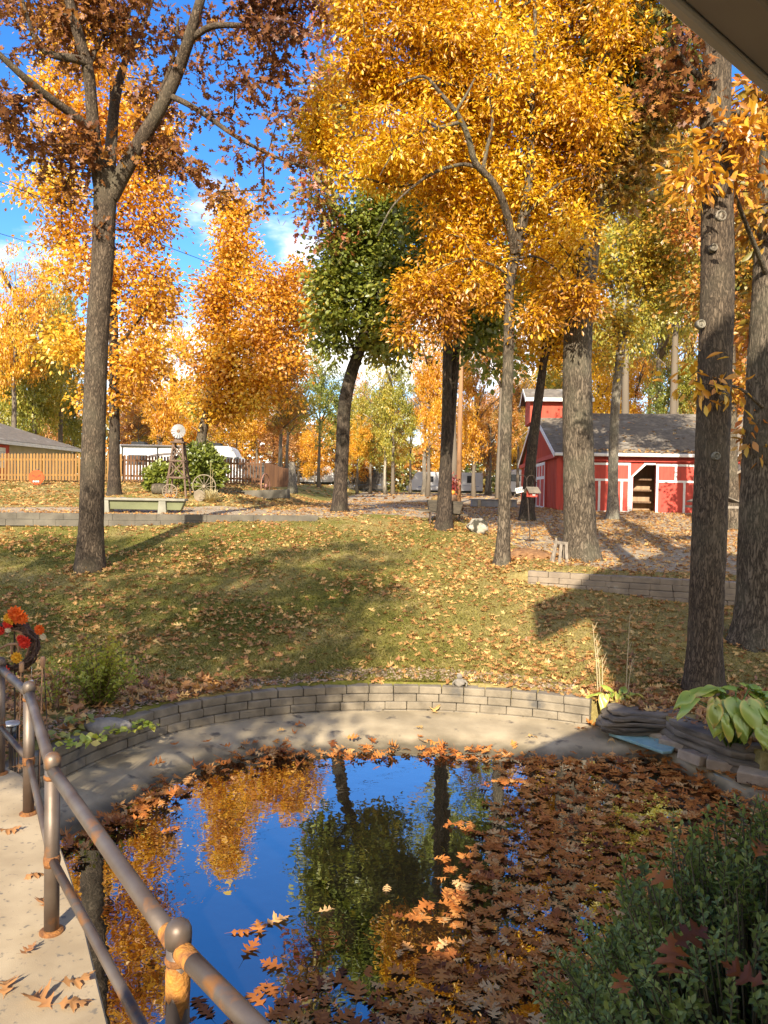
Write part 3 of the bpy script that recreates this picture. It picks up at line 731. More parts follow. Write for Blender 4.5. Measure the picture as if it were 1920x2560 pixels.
tree('twin_trunk_tree', 'dark two-stemmed tree on the crest of the lawn beside the wooden wheelbarrow',
     px([(959, 1145, 20.7, .24), (960, 1090, 20.7, .2), (963, 1000, 20.7, .165), (965, 900, 20.7, .13), (967, 700, 20.7, .115), (970, 520, 20.7, .09), (978, 330, 20.7, .06), (985, 150, 20.7, .03)]),
     [px([(965, 1010, 20.7, .13), (972, 930, 20.8, .118), (980, 830, 20.9, .11), (989, 700, 21, .10), (1003, 540, 21.2, .08), (1015, 380, 21.4, .05), (1030, 240, 21.5, .03)])],
     [dict(name='crown', mat=LF_GREEN, tpl=BROAD, per=34, size=0.19, spread=0.3, mean=0.45, var=0.6, gap=-0.25,
           blobs=pb([(1050, 665, 21.4, 55, 70, 1.2, 70), (1010, 730, 21.2, 26, 36, .6, 10), (1000, 580, 21, 70, 50, 1.2, 26), (1120, 610, 21.5, 50, 45, 1.0, 16), (1000, 400, 21, 110, 90, 1.8, 60), (1060, 250, 21.4, 130, 110, 1.8, 60), (920, 480, 20.8, 70, 50, 1.0, 20), (1080, 790, 21.6, 35, 30, .5, 7), (1180, 460, 21.5, 80, 60, 1.2, 20)]))],
     bark=BARK_DARK, sides=28, step=0.06, amp=0.04, seed=8, twig_r=0.006)

tree('green_tree', 'leaning dark trunk with a green crown at the gravel edge left of the wheelbarrow',
     px([(732, 1112, 24, .27), (735, 1060, 24, .215), (740, 960, 24, .205), (744, 880, 24, .2), (758, 810, 24, .19), (783, 735, 24, .17), (805, 640, 24, .135), (826, 520, 24, .1), (840, 400, 24, .075), (835, 290, 24, .05), (815, 180, 24, .03)]),
     [px([(770, 770, 24, .06), (740, 690, 23.6, .045), (715, 600, 23.4, .03)]), px([(800, 660, 24, .07), (850, 600, 24.2, .05), (890, 540, 24.4, .03)]), px([(838, 420, 24, .06), (770, 360, 23.6, .045), (710, 300, 23.2, .03), (680, 240, 23, .02)]), px([(775, 755, 24, .04), (820, 730, 24, .03), (840, 745, 24, .015)])],
     [dict(name='crown', mat=LF_GREEN, tpl=BROAD, per=46, size=0.17, spread=0.3, mean=0.58, var=0.85, gap=-0.10, grad=(-0.05, 0, 0.0),
           blobs=pb([(800, 650, 24, 90, 75, 1.5, 96), (870, 520, 24.2, 90, 90, 1.5, 110), (920, 600, 24.3, 45, 60, 1.0, 30), (700, 640, 23.6, 30, 50, .8, 14), (780, 560, 23.8, 70, 70, 1.3, 60), (835, 745, 24, 50, 38, .9, 26), (890, 640, 24.2, 40, 60, 1.0, 26), (740, 660, 23.6, 40, 70, 1.0, 30), (770, 470, 23.8, 70, 55, 1.1, 46), (860, 420, 24, 80, 55, 1.2, 50), (730, 570, 23.6, 45, 60, .9, 26), (720, 720, 23.6, 35, 40, .8, 18)])),
      dict(name='crown', mat=LF_REDGREEN, tpl=OAK_LO, per=30, size=0.2, spread=0.33, mean=0.45, var=0.7, gap=-0.2, label='red and green leaves of the upper crown',
           blobs=pb([(690, 340, 23.2, 45, 90, 1.1, 36), (680, 440, 23, 45, 50, .9, 18), (720, 240, 23.2, 55, 80, 1.1, 34), (700, 180, 23.4, 50, 45, 1.0, 14), (730, 500, 23.4, 40, 50, .9, 14), (770, 160, 23.8, 70, 80, 1.4, 30), (740, 60, 23.8, 60, 70, 1.3, 24)]))],
     bark=BARK_DARK, sides=28, step=0.06, amp=0.04, seed=12, twig_r=0.006)

tree('oak_tree', 'thickest grey trunk before the red barn with a wooden trestle at its foot',
     px([(1253, 1212, 17.3, .46), (1253, 1150, 17.3, .36), (1250, 1000, 17.3, .335), (1247, 860, 17.3, .32), (1248, 740, 17.3, .31), (1258, 620, 17.3, .29), (1272, 500, 17.3, .265), (1280, 420, 17.2, .25), (1292, 300, 17.1, .2), (1310, 180, 17.0, .17), (1326, 60, 16.9, .13), (1340, -110, 16.8, .07)]),
     [px([(1266, 560, 17.3, .15), (1246, 490, 17.4, .125), (1232, 440, 17.5, .11), (1205, 380, 17.6, .08), (1170, 300, 17.8, .05)]),
      px([(1284, 400, 17.2, .13), (1318, 320, 17.0, .11), (1345, 240, 16.9, .09), (1380, 170, 16.7, .07), (1430, 110, 16.5, .05), (1470, 40, 16.4, .03)]),
      px([(1300, 240, 17.0, .09), (1330, 150, 16.9, .07), (1370, 90, 16.7, .05), (1400, -20, 16.5, .03)]),
      px([(1280, 430, 17.2, .05), (1330, 395, 17.0, .04), (1390, 400, 16.8, .025)])],
     [dict(name='crown', mat=LF_OAKGREEN, tpl=OAK_LO, per=34, size=0.2, spread=0.26, mean=0.5, var=0.75, curl=(0.2, 0.15), gap=-0.22,
           blobs=pb([(1370, 110, 16.8, 80, 80, 1.2, 46), (1430, 190, 16.5, 65, 60, .9, 28), (1400, 10, 16.6, 130, 70, 1.4, 46), (1480, 130, 16.4, 50, 40, .8, 16), (1350, 270, 16.9, 70, 60, 1.0, 26), (1390, 330, 16.8, 50, 45, .9, 16), (1330, 420, 17.0, 60, 40, .8, 12), (1400, -120, 16.6, 240, 90, 2.0, 60), (1490, 230, 16.3, 20, 22, .4, 5)]))],
     sides=56, step=0.05, amp=0.04, seed=15, twig_r=0.0065)

t8 = tree('oak_tree', 'tall bare oak trunk with cut branch scars, right above the hosta at the pond edge',
     px([(1519, 1492, 10.2, .265), (1522, 1400, 10.2, .222), (1530, 1200, 10.2, .215), (1538, 1000, 10.2, .212), (1545, 800, 10.2, .21), (1549, 600, 10.2, .205), (1549, 400, 10.2, .195), (1546, 250, 10.2, .185), (1549, 120, 10.2, .175), (1552, -100, 10.2, .15), (1562, -330, 10.2, .11), (1570, -560, 10.2, .06)]),
     [px([(1549, 190, 10.2, .05), (1510, 165, 10.1, .04), (1470, 120, 10.0, .03), (1440, 70, 9.9, .02)]), px([(1552, -120, 10.2, .1), (1450, -260, 10.0, .07), (1320, -380, 9.8, .04), (1200, -460, 9.6, .02)]), px([(1556, -180, 10.2, .09), (1650, -320, 10.4, .06), (1760, -440, 10.6, .03)])],
     [dict(name='crown', mat=LF_RUST, tpl=OAK_LO, per=24, size=0.17, spread=0.17, mean=0.55, var=0.6, curl=(0.25, 0.15), gap=-0.5,
           blobs=pb([(1425, 190, 10.0, 18, 25, .25, 5), (1470, 100, 10.0, 30, 30, .4, 6), (1500, 215, 10.1, 12, 20, .2, 3), (1350, -420, 9.8, 220, 110, 1.3, 50), (1600, -480, 10.3, 200, 110, 1.3, 50)]))],
     bark=BARK_BROWN, sides=72, step=0.035, amp=0.045, seed=19, twig_r=0.005)
def knot(u, v, d, r, back):
    p = at(u, v, d) - t8.location
    mb = MB(); n = 18
    Mx = Matrix.Rotation(math.radians(90), 3, 'X') @ Matrix.Rotation(0.12, 3, 'Y')
    mb.lathe([(r * 1.25, -0.05), (r * 1.2, 0.012), (r * 1.05, 0.03), (r * 0.88, 0.028), (r * 0.78, 0.008), (r * 0.45, 0.002), (r * 0.4, 0.012), (r * 0.1, 0.006)], p, n, Mx)
    mb.build('branch_scar', BARK_PALE, t8, smooth=True)
knot(1557, 466, 10.2 - .192, .062, 0); knot(1541, 535, 10.2 - .2, .042, 0); knot(1564, 856, 10.2 - .206, .052, 0); knot(1514, 700, 10.2 - .13, .05, 0); knot(1547, 985, 10.2 - .212, .045, 0)

tree('hickory_tree', 'large rough trunk at the right rim with orange leaf sprays on low twigs',
     px([(1638, 1385, 12.2, .43), (1639, 1300, 12.2, .335), (1645, 1100, 12.2, .32), (1652, 900, 12.2, .30), (1660, 700, 12.2, .27), (1668, 450, 12.2, .22), (1675, 200, 12.2, .18), (1682, 0, 12.2, .14), (1690, -250, 12.2, .07)]),
     [px([(1658, 600, 12.1, .04), (1610, 480, 11.2, .03), (1560, 360, 10.0, .02), (1510, 350, 9.4, .01)]), px([(1648, 880, 12.0, .03), (1600, 840, 11.0, .02), (1560, 830, 9.8, .01)]), px([(1672, 300, 12.2, .06), (1610, 250, 11.6, .045), (1560, 240, 11.2, .03)])],
     [dict(name='crown', mat=LF_ORANGE, tpl=HICK, per=17, size=0.175, spread=0.17, mean=0.40, var=0.5, leafvar=0.16, curl=(0.1, 0.15), gap=-0.6,
           blobs=pb([(1580, 300, 10.0, 60, 45, .6, 14), (1520, 370, 9.6, 35, 35, .4, 9), (1600, 380, 10.4, 50, 40, .6, 8), (1625, 290, 10.8, 45, 60, .7, 12), (1500, 400, 9.4, 15, 15, .2, 2), (1505, 810, 9.7, 22, 16, .15, 2), (1570, 845, 9.8, 28, 20, .2, 3)])),
      dict(name='crown', mat=LF_MIX, tpl=HICK, per=26, size=0.2, spread=0.25, mean=0.5, var=0.7, gap=-0.4,
           blobs=pb([(1630, 480, 12.6, 50, 70, 1.0, 20), (1640, 220, 12.4, 60, 60, 1.0, 16), (1640, 950, 12.4, 30, 30, .5, 5), (1640, 680, 12.8, 40, 70, .7, 10), (1660, -200, 12.4, 220, 130, 2.0, 50)]))],
     sides=56, step=0.05, amp=0.04, seed=23, twig_r=0.005)

def mid(name, label, trunk, limbs, mat, blobs, mean=0.5, var=0.5, per=50, size=0.175, spread=0.36, bark=None, seed=1, tpl=DIA, gap=-0.16, grad=None, dens=1.0):
    d = dict(name='crown', mat=mat, tpl=tpl, per=per, size=size, spread=spread, mean=mean, var=var, gap=gap, blobs=pb(blobs), dens=dens)
    if grad: d['grad'] = grad
    return tree(name, label, px(trunk), [px(l) for l in limbs], [d], bark=bark, sides=20, step=0.1, amp=0.04, seed=seed, twig_r=0.008, tpl_twig=4)

mid('maple_tree', 'golden orange tree with a dark straight trunk close behind the left forked oak',
    [(246, 1068, 28, .26), (247, 1000, 28, .19), (247, 860, 28, .175), (245, 700, 28, .16), (240, 520, 28, .13), (238, 340, 28, .09), (240, 180, 28, .04)],
    [[(246, 760, 28, .08), (300, 690, 27.6, .05), (350, 620, 27.4, .03)], [(243, 640, 28, .08), (180, 560, 28, .05), (130, 480, 28, .03)], [(240, 480, 28, .07), (310, 400, 27.8, .045), (360, 330, 27.6, .02)], [(239, 400, 28, .06), (170, 300, 28.2, .04), (120, 230, 28.2, .02)], [(246, 820, 28, .05), (190, 760, 28, .035), (140, 730, 28, .02)]],
    LF_ORANGE, [(170, 240, 28, 110, 90, 2, 90), (300, 290, 28, 80, 90, 2, 76), (120, 450, 28, 70, 80, 2, 66), (310, 450, 28, 65, 70, 2, 60), (300, 620, 27.6, 75, 80, 2, 74), (190, 600, 28, 60, 60, 2, 36), (180, 740, 28, 80, 60, 2, 50), (300, 770, 27.6, 70, 60, 2, 44), (230, 860, 28, 60, 36, 1.6, 18), (200, 100, 28, 110, 80, 2, 50)],
    mean=0.50, var=0.75, seed=31, bark=BARK_DARK)
T3 = 45.0
mid('maple_tree', 'orange flame-shaped tree with a slanting trunk behind the garden windmill',
    [(424, 1010, T3, .34), (438, 930, T3, .27), (456, 850, T3, .23), (474, 790, T3, .2), (482, 700, T3, .16), (492, 600, T3, .12), (503, 460, T3, .04)],
    [[(470, 800, T3, .11), (540, 730, T3, .08), (600, 660, T3, .04)], [(482, 720, T3, .08), (450, 660, T3, .05), (440, 610, T3, .03)], [(465, 830, T3, .09), (420, 790, T3, .06), (390, 780, T3, .03)], [(474, 800, T3, .09), (560, 790, T3, .07), (640, 760, T3, .04)]],
    LF_ORANGE, [(505, 462, T3, 22, 38, .8, 30), (503, 530, T3, 40, 50, 1.5, 56), (575, 615, T3, 55, 45, 2, 56), (485, 640, T3, 50, 60, 2, 70), (580, 690, T3, 100, 65, 3, 130), (660, 640, T3, 45, 70, 2, 50), (465, 760, T3, 55, 60, 2.4, 76), (560, 790, T3, 110, 70, 3, 130), (460, 860, T3, 80, 50, 2.4, 70), (570, 860, T3, 80, 40, 2, 46), (650, 585, T3, 22, 26, .8, 11)],
    mean=0.5, var=0.75, seed=37, size=.24, spread=.5)
mid('hickory_tree', 'dark slim leaning trunk with yellow leaves beside the left corner of the red barn',
    [(1138, 1118, 27, .3), (1141, 1060, 27, .2), (1152, 950, 27, .175), (1165, 850, 27, .155), (1177, 765, 27, .13), (1190, 680, 27, .09), (1200, 600, 27, .05)],
    [[(1172, 800, 27, .06), (1190, 750, 27, .05), (1230, 700, 27, .03)]],
    LF_YELLOW, [(1200, 700, 27, 70, 60, 1.4, 46), (1150, 760, 27, 50, 40, 1.0, 16), (1200, 590, 27, 80, 60, 1.6, 50), (1230, 780, 27.4, 40, 40, .8, 10)], mean=0.45, var=0.6, seed=41, bark=BARK_DARK)
mid('oak_tree', 'pale slender forked tree in front of the barn wall beside the dark doorway',
    [(1325, 1130, 28, .25), (1324, 1060, 28, .18), (1327, 920, 28, .165), (1336, 800, 28, .155), (1350, 720, 28, .13), (1384, 640, 28, .09), (1408, 560, 28, .06), (1425, 470, 28, .03)],
    [[(1338, 790, 28, .09), (1330, 690, 28, .075), (1318, 600, 28, .05), (1300, 510, 28, .025)], [(1350, 720, 28, .07), (1352, 620, 28, .055), (1370, 520, 28, .035), (1360, 420, 28, .02)], [(1386, 636, 28, .04), (1440, 600, 28, .03), (1480, 580, 28, .015)]],
    LF_YGREEN, [(1330, 560, 28, 80, 70, 1.8, 56), (1420, 500, 28, 80, 80, 1.8, 60), (1380, 400, 28, 90, 70, 1.8, 60), (1440, 630, 28, 60, 60, 1.4, 36), (1330, 700, 28, 50, 40, 1.0, 14), (1460, 320, 28, 80, 60, 1.6, 40), (1370, 300, 28, 70, 50, 1.4, 30), (1310, 770, 28, 50, 36, .9, 10)], mean=0.62, var=0.75, seed=43, bark=BARK_PALE, dens=1.15)
mid('oak_tree', 'trunk half hidden behind the scarred oak, beside the orange wooden shed',
    [(1584, 1142, 25, .32), (1580, 1080, 25, .24), (1577, 950, 25, .22), (1575, 800, 25, .2), (1576, 640, 25, .17), (1580, 480, 25, .12), (1585, 300, 25, .05)],
    [[(1576, 660, 25, .08), (1620, 580, 25, .06), (1660, 520, 25, .04)], [(1577, 600, 25, .07), (1530, 530, 25, .05), (1490, 460, 25, .03)]],
    LF_MIX, [(1620, 560, 25, 60, 80, 1.6, 60), (1600, 420, 25, 80, 70, 1.6, 60), (1640, 700, 25, 50, 70, 1.4, 40), (1610, 840, 25, 50, 50, 1.2, 24), (1490, 480, 25, 60, 60, 1.4, 30), (1480, 340, 25, 60, 60, 1.4, 26), (1620, 300, 25, 60, 60, 1.4, 30), (1500, 640, 25, 40, 60, 1.2, 18)], mean=0.58, var=0.6, seed=47)

# ------------------------------------------------------------------ far trees: a few crown shapes, copied and coloured per tree
def far_crown(seed, ntip, per, shape):
    g = np.random.default_rng(seed); pts = []
    lobes = g.uniform(-1, 1, (9, 3)) * np.array([0.28, 0.28, 0.33]); lr = g.uniform(0.16, 0.3, 9)
    if shape == 'tall': lobes *= np.array([0.7, 0.7, 1.25])
    if shape == 'cone': lobes[:, :2] *= (0.9 - lobes[:, 2:3]) * 0.8
    for l, r in zip(lobes, lr):
        q = norm(g.normal(0, 1, (ntip // 9, 3))) * (g.uniform(0.35, 1, (ntip // 9, 1)) ** 0.5) * r
        pts.append(l + q * np.array([1, 1, 0.8]))
    pts = np.concatenate(pts); n = len(pts) * per
    C = np.repeat(pts, per, 0) + g.normal(0, 0.030, (n, 3)) * np.array([1, 1, 0.7])
    A = norm(g.normal(0, 1, (n, 3)) + np.array([0, 0, -0.5])); Nn = norm(g.normal(0, 0.8, (n, 3)) + np.array([0, -0.3, 0.7]))
    ct = 0.5 + 0.3 * fbm3(pts * 10, seed, 0.12) + g.normal(0, 0.07, len(pts))
    return leaves('crown', DIA, C, A, Nn, 0.0225 * g.uniform(0.6, 1.3, n), np.repeat(ct, per) + g.normal(0, 0.13, n))
FAR = [far_crown(s, 300, 44, sh) for s, sh in ((1, 'round'), (2, 'tall'), (3, 'round'), (4, 'cone'), (5, 'tall'))]
def far_trunk(seed):
    g = random.Random(seed); mb = MB()
    pts = [(0, 0, -0.03)]; x = y = 0
    for i in range(1, 9):
        x += g.uniform(-.006, .006); y += g.uniform(-.006, .006); pts.append((x, y, i / 8))
    mb.tube(pts, [1 * .011 * (1.25 - 1.1 * i / 8) + (0.006 if i == 0 else 0) for i in range(9)], 8)
    for k in range(7):
        i = g.randint(3, 7); p = Vector(pts[i]); a = g.uniform(0, 6.28); L = g.uniform(.12, .28)
        q = p + Vector((math.cos(a) * L * .7, math.sin(a) * L * .7, L * .8)); m_ = (p + q) / 2 + Vector((0, 0, .02))
        mb.tube([p, m_, q], [.007, .005, .002], 5)
    ob = mb.build('trunk', BARK_FAR, smooth=True); me = ob.data; bpy.data.objects.remove(ob); return me
FART = [far_trunk(s) for s in (1, 2, 3)]
far_n = [0]
def far(name, label, u, d, vtop, vbot, hw, mat, bark=None, group=None, trunk_r=None):
    """u, depth, top and bottom of the crown and its half width in picture units"""
    k = far_n[0]; far_n[0] += 1
    p = at(u, 1000, d); gz = ground(p.x, p.y)
    zt = at(u, vtop, d).z; zb = max(at(u, vbot, d).z, gz + 1.5)
    root = thing(name, label, 'tree', (p.x, p.y, gz), rnd.uniform(0, 6.28), group)
    H = zt - gz
    t = link('trunk', FART[k % 3], None, root); t.scale = (H * (trunk_r or 1.0),) * 2 + (H * 0.93,)
    if bark is not None: t.material_slots[0].link = 'OBJECT'; t.material_slots[0].material = bark
    me = FAR[k % len(FAR)]
    if not me.materials: me.materials.append(mat)
    c = link('crown', me, None, root)
    c.material_slots[0].link = 'OBJECT'; c.material_slots[0].material = mat
    hz = (zt - zb) / 1.0; w = 2 * hw * D / F * d / 0.95
    c.scale = (w, w, hz * 1.12); c.location = (0, 0, (zt + zb) / 2 - gz)
    return root
Y, O, G, YG, MX, PK, RG = LF_YELLOW, LF_ORANGE, LF_GREEN, LF_YGREEN, LF_MIX, LF_PINK, LF_REDGREEN
FL = [
 ('maple_tree', 'orange-topped tree behind the shingled low building at the left rim', 30, 58, 545, 900, 95, O),
 ('oak_tree', 'yellow-green tree behind the far end of the low shingled building', 75, 62, 640, 960, 100, YG),
 ('maple_tree', 'yellow-green tree rising over the hip of the shingled roof', 20, 64, 720, 960, 90, YG),
 ('oak_tree', 'pale green tree between the shingled building and the left forked oak', 130, 66, 600, 930, 70, YG),
 ('maple_tree', 'golden tree left of the left forked oak trunk, above the picket fence', 160, 70, 740, 960, 70, YG),
 ('maple_tree', 'brownish orange tree right behind the striped motorhome tail', 340, 62, 640, 960, 75, O),
 ('oak_tree', 'russet thin tree behind the picket fence left of the oak trunk', 120, 85, 780, 980, 70, PK),
 ('oak_tree', 'russet tree right above the white motorhome roof', 300, 80, 850, 985, 60, PK),
 ('oak_tree', 'green tree behind the tail of the striped motorhome', 330, 85, 870, 990, 60, YG),
 ('maple_tree', 'orange tree just behind the windmill wheel', 390, 75, 830, 975, 60, O),
 ('maple_tree', 'orange tree above the motorhome windscreen', 510, 80, 840, 985, 75, O),
 ('oak_tree', 'green tree with yellow tips between the flame-shaped tree and the leaning trunk', 620, 60, 740, 940, 85, YG),
 ('oak_tree', 'darker green tree left of the leaning dark trunk', 690, 68, 760, 960, 65, G),
 ('maple_tree', 'rust tree behind the end of the picket fence', 590, 90, 900, 1020, 60, PK),
 ('maple_tree', 'low orange tree above the left white trailer', 680, 105, 900, 1030, 50, O),
 ('oak_tree', 'russet tree with a bare top right of the leaning trunk, under the white cloud', 785, 120, 810, 1000, 45, PK),
 ('oak_tree', 'light green tree right of the leaning dark trunk', 800, 85, 830, 1000, 55, YG),
 ('oak_tree', 'tall pale green tree in the middle of the gap between the trunks', 850, 80, 755, 990, 62, YG),
 ('maple_tree', 'bright orange tree left of the two-stemmed trunk, over the big white trailer', 925, 70, 730, 990, 58, O),
 ('maple_tree', 'amber tree low behind the gap between the trunks', 770, 110, 900, 1030, 48, O),
 ('oak_tree', 'low green bushy tree left of the big white trailer', 850, 100, 920, 1030, 45, YG),
 ('maple_tree', 'orange-red tree right behind the brown utility pole', 1025, 75, 730, 1000, 60, O),
 ('maple_tree', 'russet tree between the utility pole and the slim yellow hickory', 1060, 90, 820, 1010, 50, PK),
 ('oak_tree', 'mixed orange and green tree seen left of the barn tower', 1120, 80, 800, 1010, 50, MX),
 ('maple_tree', 'yellow tree low behind the barn tower', 1110, 95, 920, 1035, 45, Y),
 ('maple_tree', 'bright yellow tree right behind the barn roof ridge', 1290, 62, 740, 960, 75, Y),
 ('maple_tree', 'orange tree above the middle of the barn roof', 1370, 66, 760, 960, 70, O),
 ('oak_tree', 'dark green tree behind the barn roof left of the scarred trunk', 1460, 60, 760, 960, 70, G),
 ('oak_tree', 'lime tinted tree left of the thickest trunk, above the barn tower', 1200, 75, 790, 940, 55, YG),
 ('oak_tree', 'tall orange-green tree high behind the pale forked tree', 1350, 55, 300, 760, 110, YG),
 ('oak_tree', 'tall yellow-green tree high between the pale forked tree and the scarred trunk', 1450, 58, 290, 720, 100, YG),
 ('maple_tree', 'tall orange tree high behind the right rim trunk', 1610, 52, 280, 700, 110, MX),
 ('oak_tree', 'green-brown tree behind the scarred trunk at barn roof height', 1560, 60, 700, 970, 90, MX),
 ('oak_tree', 'olive tree at the right rim above the wooden shed', 1650, 58, 640, 980, 90, YG),
 ('maple_tree', 'orange tree low at the right rim between the two big trunks', 1600, 75, 760, 980, 70, O),
 ('oak_tree', 'tall yellow-orange tree behind the upper part of the thickest trunk', 1230, 60, 400, 780, 100, Y),
 ('oak_tree', 'tall mixed tree behind the crown of the yellow hickory', 1080, 65, 560, 820, 100, MX),

 ('oak_tree', 'tall dark green tree showing through gaps of the yellow hickory crown', 975, 60, 330, 640, 125, G),
 ('maple_tree', 'orange tree far back left of the windmill tower', 275, 95, 780, 985, 70, O),
 ('oak_tree', 'olive tree far back over the middle of the motorhome', 425, 98, 760, 985, 70, YG),
 ('maple_tree', 'amber tree far back over the brown picket fence', 555, 100, 800, 1000, 70, O),
 ('oak_tree', 'brown tree far back over the board fence end', 645, 112, 830, 1020, 60, MX),
 ('oak_tree', 'pale olive tree far back just right of the leaning trunk foot', 745, 100, 850, 1010, 55, YG),
 ('maple_tree', 'faded orange tree far back over the grey awning trailer', 820, 118, 860, 1015, 60, PK),
 ('maple_tree', 'far amber tree between the two stems and the utility pole', 975, 108, 780, 1010, 60, O),
 ('oak_tree', 'far brown-green tree behind the slim hickory trunk', 1090, 112, 800, 1015, 60, MX),
 ('maple_tree', 'far golden tree in the gap left of the thickest trunk', 1190, 85, 640, 960, 80, Y),
 ('oak_tree', 'far olive tree just right of the thickest trunk', 1305, 88, 600, 940, 80, YG),
 ('maple_tree', 'far golden tree right of the pale forked trunk', 1400, 84, 560, 930, 90, Y),
 ('oak_tree', 'far mixed tree close left of the scarred trunk', 1480, 80, 540, 940, 80, MX),
 ('maple_tree', 'far orange tree showing between the two right-hand trunks', 1590, 90, 520, 950, 80, O),
 ('oak_tree', 'far yellow-green tree high between thickest and scarred trunks', 1420, 70, 420, 800, 110, YG),
 ('oak_tree', 'far olive tree at the left rim low over the fence', 40, 90, 800, 985, 70, YG),
 ('maple_tree', 'far orange tree between the left oak and the shingled roof', 105, 92, 770, 985, 60, O),
]
for (nm, lb, u, d, vt, vb, hw, m_) in FL: far(nm, lb, u, d, vt, vb, hw, m_, group='autumn trees beyond the drive')
# pale trunks that stand in front of the campers
for (lb, u, d, vt, vb, hw, m_, tr) in [
  ('pale grey trunk right of the picket fence end, with a sparse orange crown', 606, 52, 790, 930, 60, MX, 1.7),
  ('pale trunk standing before the dark awning trailer', 773, 84, 900, 1010, 45, O, 1.3),
  ('slim pale trunk with green sprouts left of the big white trailer', 833, 82, 840, 985, 46, YG, 1.3),
  ('thin pale trunk close to the nose of the big white trailer', 886, 88, 850, 990, 40, O, 1.1),
  ('tall pale trunk leaning before the big white trailer', 916, 78, 790, 960, 46, O, 1.5),
  ('pale trunk between the slim hickory and the utility pole behind the trailer end', 1053, 92, 860, 1000, 42, PK, 1.5),
  ('pale trunk just left of the barn door end', 1102, 70, 850, 1000, 40, MX, 1.5),
  ('spindly trunk right of the left white trailer', 800, 95, 930, 1010, 30, O, .8),
  ('grey trunk behind the motorhome between windmill and slanting trunk', 350, 62, 850, 960, 50, O, 1.2),
  ('mottled grey trunk behind the motorhome cab', 455, 60, 860, 960, 40, MX, 1.2)]:
    far('birch_tree' if False else 'oak_tree', lb, u, d, vt, vb, hw, m_, bark=BARK_PALE, group='pale trunks before the campers', trunk_r=tr)
# the wood beyond reads as one mass
def far_wood():
    n = 80000; g = np.random.default_rng(77)
    x = g.uniform(-150, 165, n); y = g.uniform(125, 150, n)
    top = 11 + 5.0 * fbm(x, y * 0, 5, 0.03, 4); z = g.uniform(0, 1, n) ** 0.8 * np.maximum(top, 3)
    C = np.stack([x, y, z + tz(x, y)], 1)
    t = 0.5 + 0.4 * fbm(x, z, 8, 0.06, 3) + g.normal(0, 0.14, n)
    me = leaves('far_wood', DIA, C, norm(g.normal(0, 1, (n, 3))), norm(g.normal(0, .8, (n, 3)) + np.array([0, -.5, .5])), g.uniform(.5, 1.2, n), t)
    tag(link('far_wood', me, LF_MIX), 'distant autumn wood closing the view behind the campers', 'wood', kind='stuff')
far_wood()
def undergrowth():
    n = 16000; g = np.random.default_rng(78)
    x = g.uniform(-75, 80, n); y = g.uniform(121.5, 125, n); z = g.uniform(0, 1, n) * (3.2 + 1.3 * fbm(x, x * 0, 6, .06, 3))
    me = leaves('undergrowth', DIA, np.stack([x, y, z + tz(x, y)], 1), norm(g.normal(0, 1, (n, 3))), norm(g.normal(0, .8, (n, 3)) + np.array([0, -.5, .5])), g.uniform(.3, .8, n), .35 + .3 * fbm(x, z, 9, .1, 3) + g.normal(0, .12, n))
    tag(link('undergrowth', me, LF_OAKGREEN), 'dim brush between the trunks behind the campers', 'brush', kind='stuff')
undergrowth()
# trees behind the viewer whose crowns dapple the lawn
SHADE = far_crown(9, 235, 36, 'round')
for (x, y, h, w, lb) in [(-6.5, -5, 13, 9, 'tree behind the viewer shading the left lawn'), (-15, -7, 15, 11, 'tree behind the viewer at the far left'), (-5.8, -3.5, 11, 7, 'smallest tree behind the viewer nearest the house'), (-10.8, -6.5, 13.5, 9, 'tree behind the viewer between the other two on the left'), (-9.5, -15, 17, 9, 'tall tree behind the house shading the middle lawn')]:
    r_ = thing('oak_tree', lb, 'tree', (x, y, -0.4), x, 'shade trees behind the viewer')
    t = link('trunk', FART[0], None, r_); t.scale = (h * 1.3, h * 1.3, h * .95)
    if not SHADE.materials: SHADE.materials.append(LF_OAKGREEN)
    c = link('crown', SHADE, None, r_)
    c.scale = (w, w, h * .62); c.location = (0, 0, h * .68)
# ------------------------------------------------------------------ pond, wall, walkway
CONC = pmat('concrete', (0.47, 0.375, 0.235), (0.29, 0.23, 0.14), scale=2.2, rough=0.85, bump=0.25, bscale=60, third=((0.12, 0.10, 0.075), 5.0, 0.60))
def wet_line(m, z0, z1, col):
    # wet, algae-stained concrete near the waterline
    n = m.node_tree; N = n.nodes; Lk = n.links; p = [q for q in N if q.type == 'BSDF_PRINCIPLED'][0]; src = p.inputs['Base Color'].links[0].from_socket
    t = N.new('ShaderNodeTexCoord'); sx = N.new('ShaderNodeSeparateXYZ'); Lk.new(t.outputs['Object'], sx.inputs[0])
    nz = N.new('ShaderNodeTexNoise'); nz.inputs['Scale'].default_value = 4.0; nz.inputs['Detail'].default_value = 6; Lk.new(t.outputs['Object'], nz.inputs['Vector'])
    ma = N.new('ShaderNodeMath'); ma.operation = 'MULTIPLY_ADD'; Lk.new(nz.outputs[0], ma.inputs[0]); ma.inputs[1].default_value = 0.10; Lk.new(sx.outputs[2], ma.inputs[2])
    mr = N.new('ShaderNodeMapRange'); mr.inputs[1].default_value = z0 + .05; mr.inputs[2].default_value = z1 + .05; mr.inputs[3].default_value = 0.85; mr.inputs[4].default_value = 0.0; Lk.new(ma.outputs[0], mr.inputs[0])
    mx = N.new('ShaderNodeMix'); mx.data_type = 'RGBA'; Lk.new(mr.outputs[0], mx.inputs[0]); Lk.new(src, mx.inputs[6]); mx.inputs[7].default_value = (*col, 1); Lk.new(mx.outputs[2], p.inputs['Base Color'])
wet_line(CONC, -0.84, -0.775, (0.10, 0.08, 0.045))
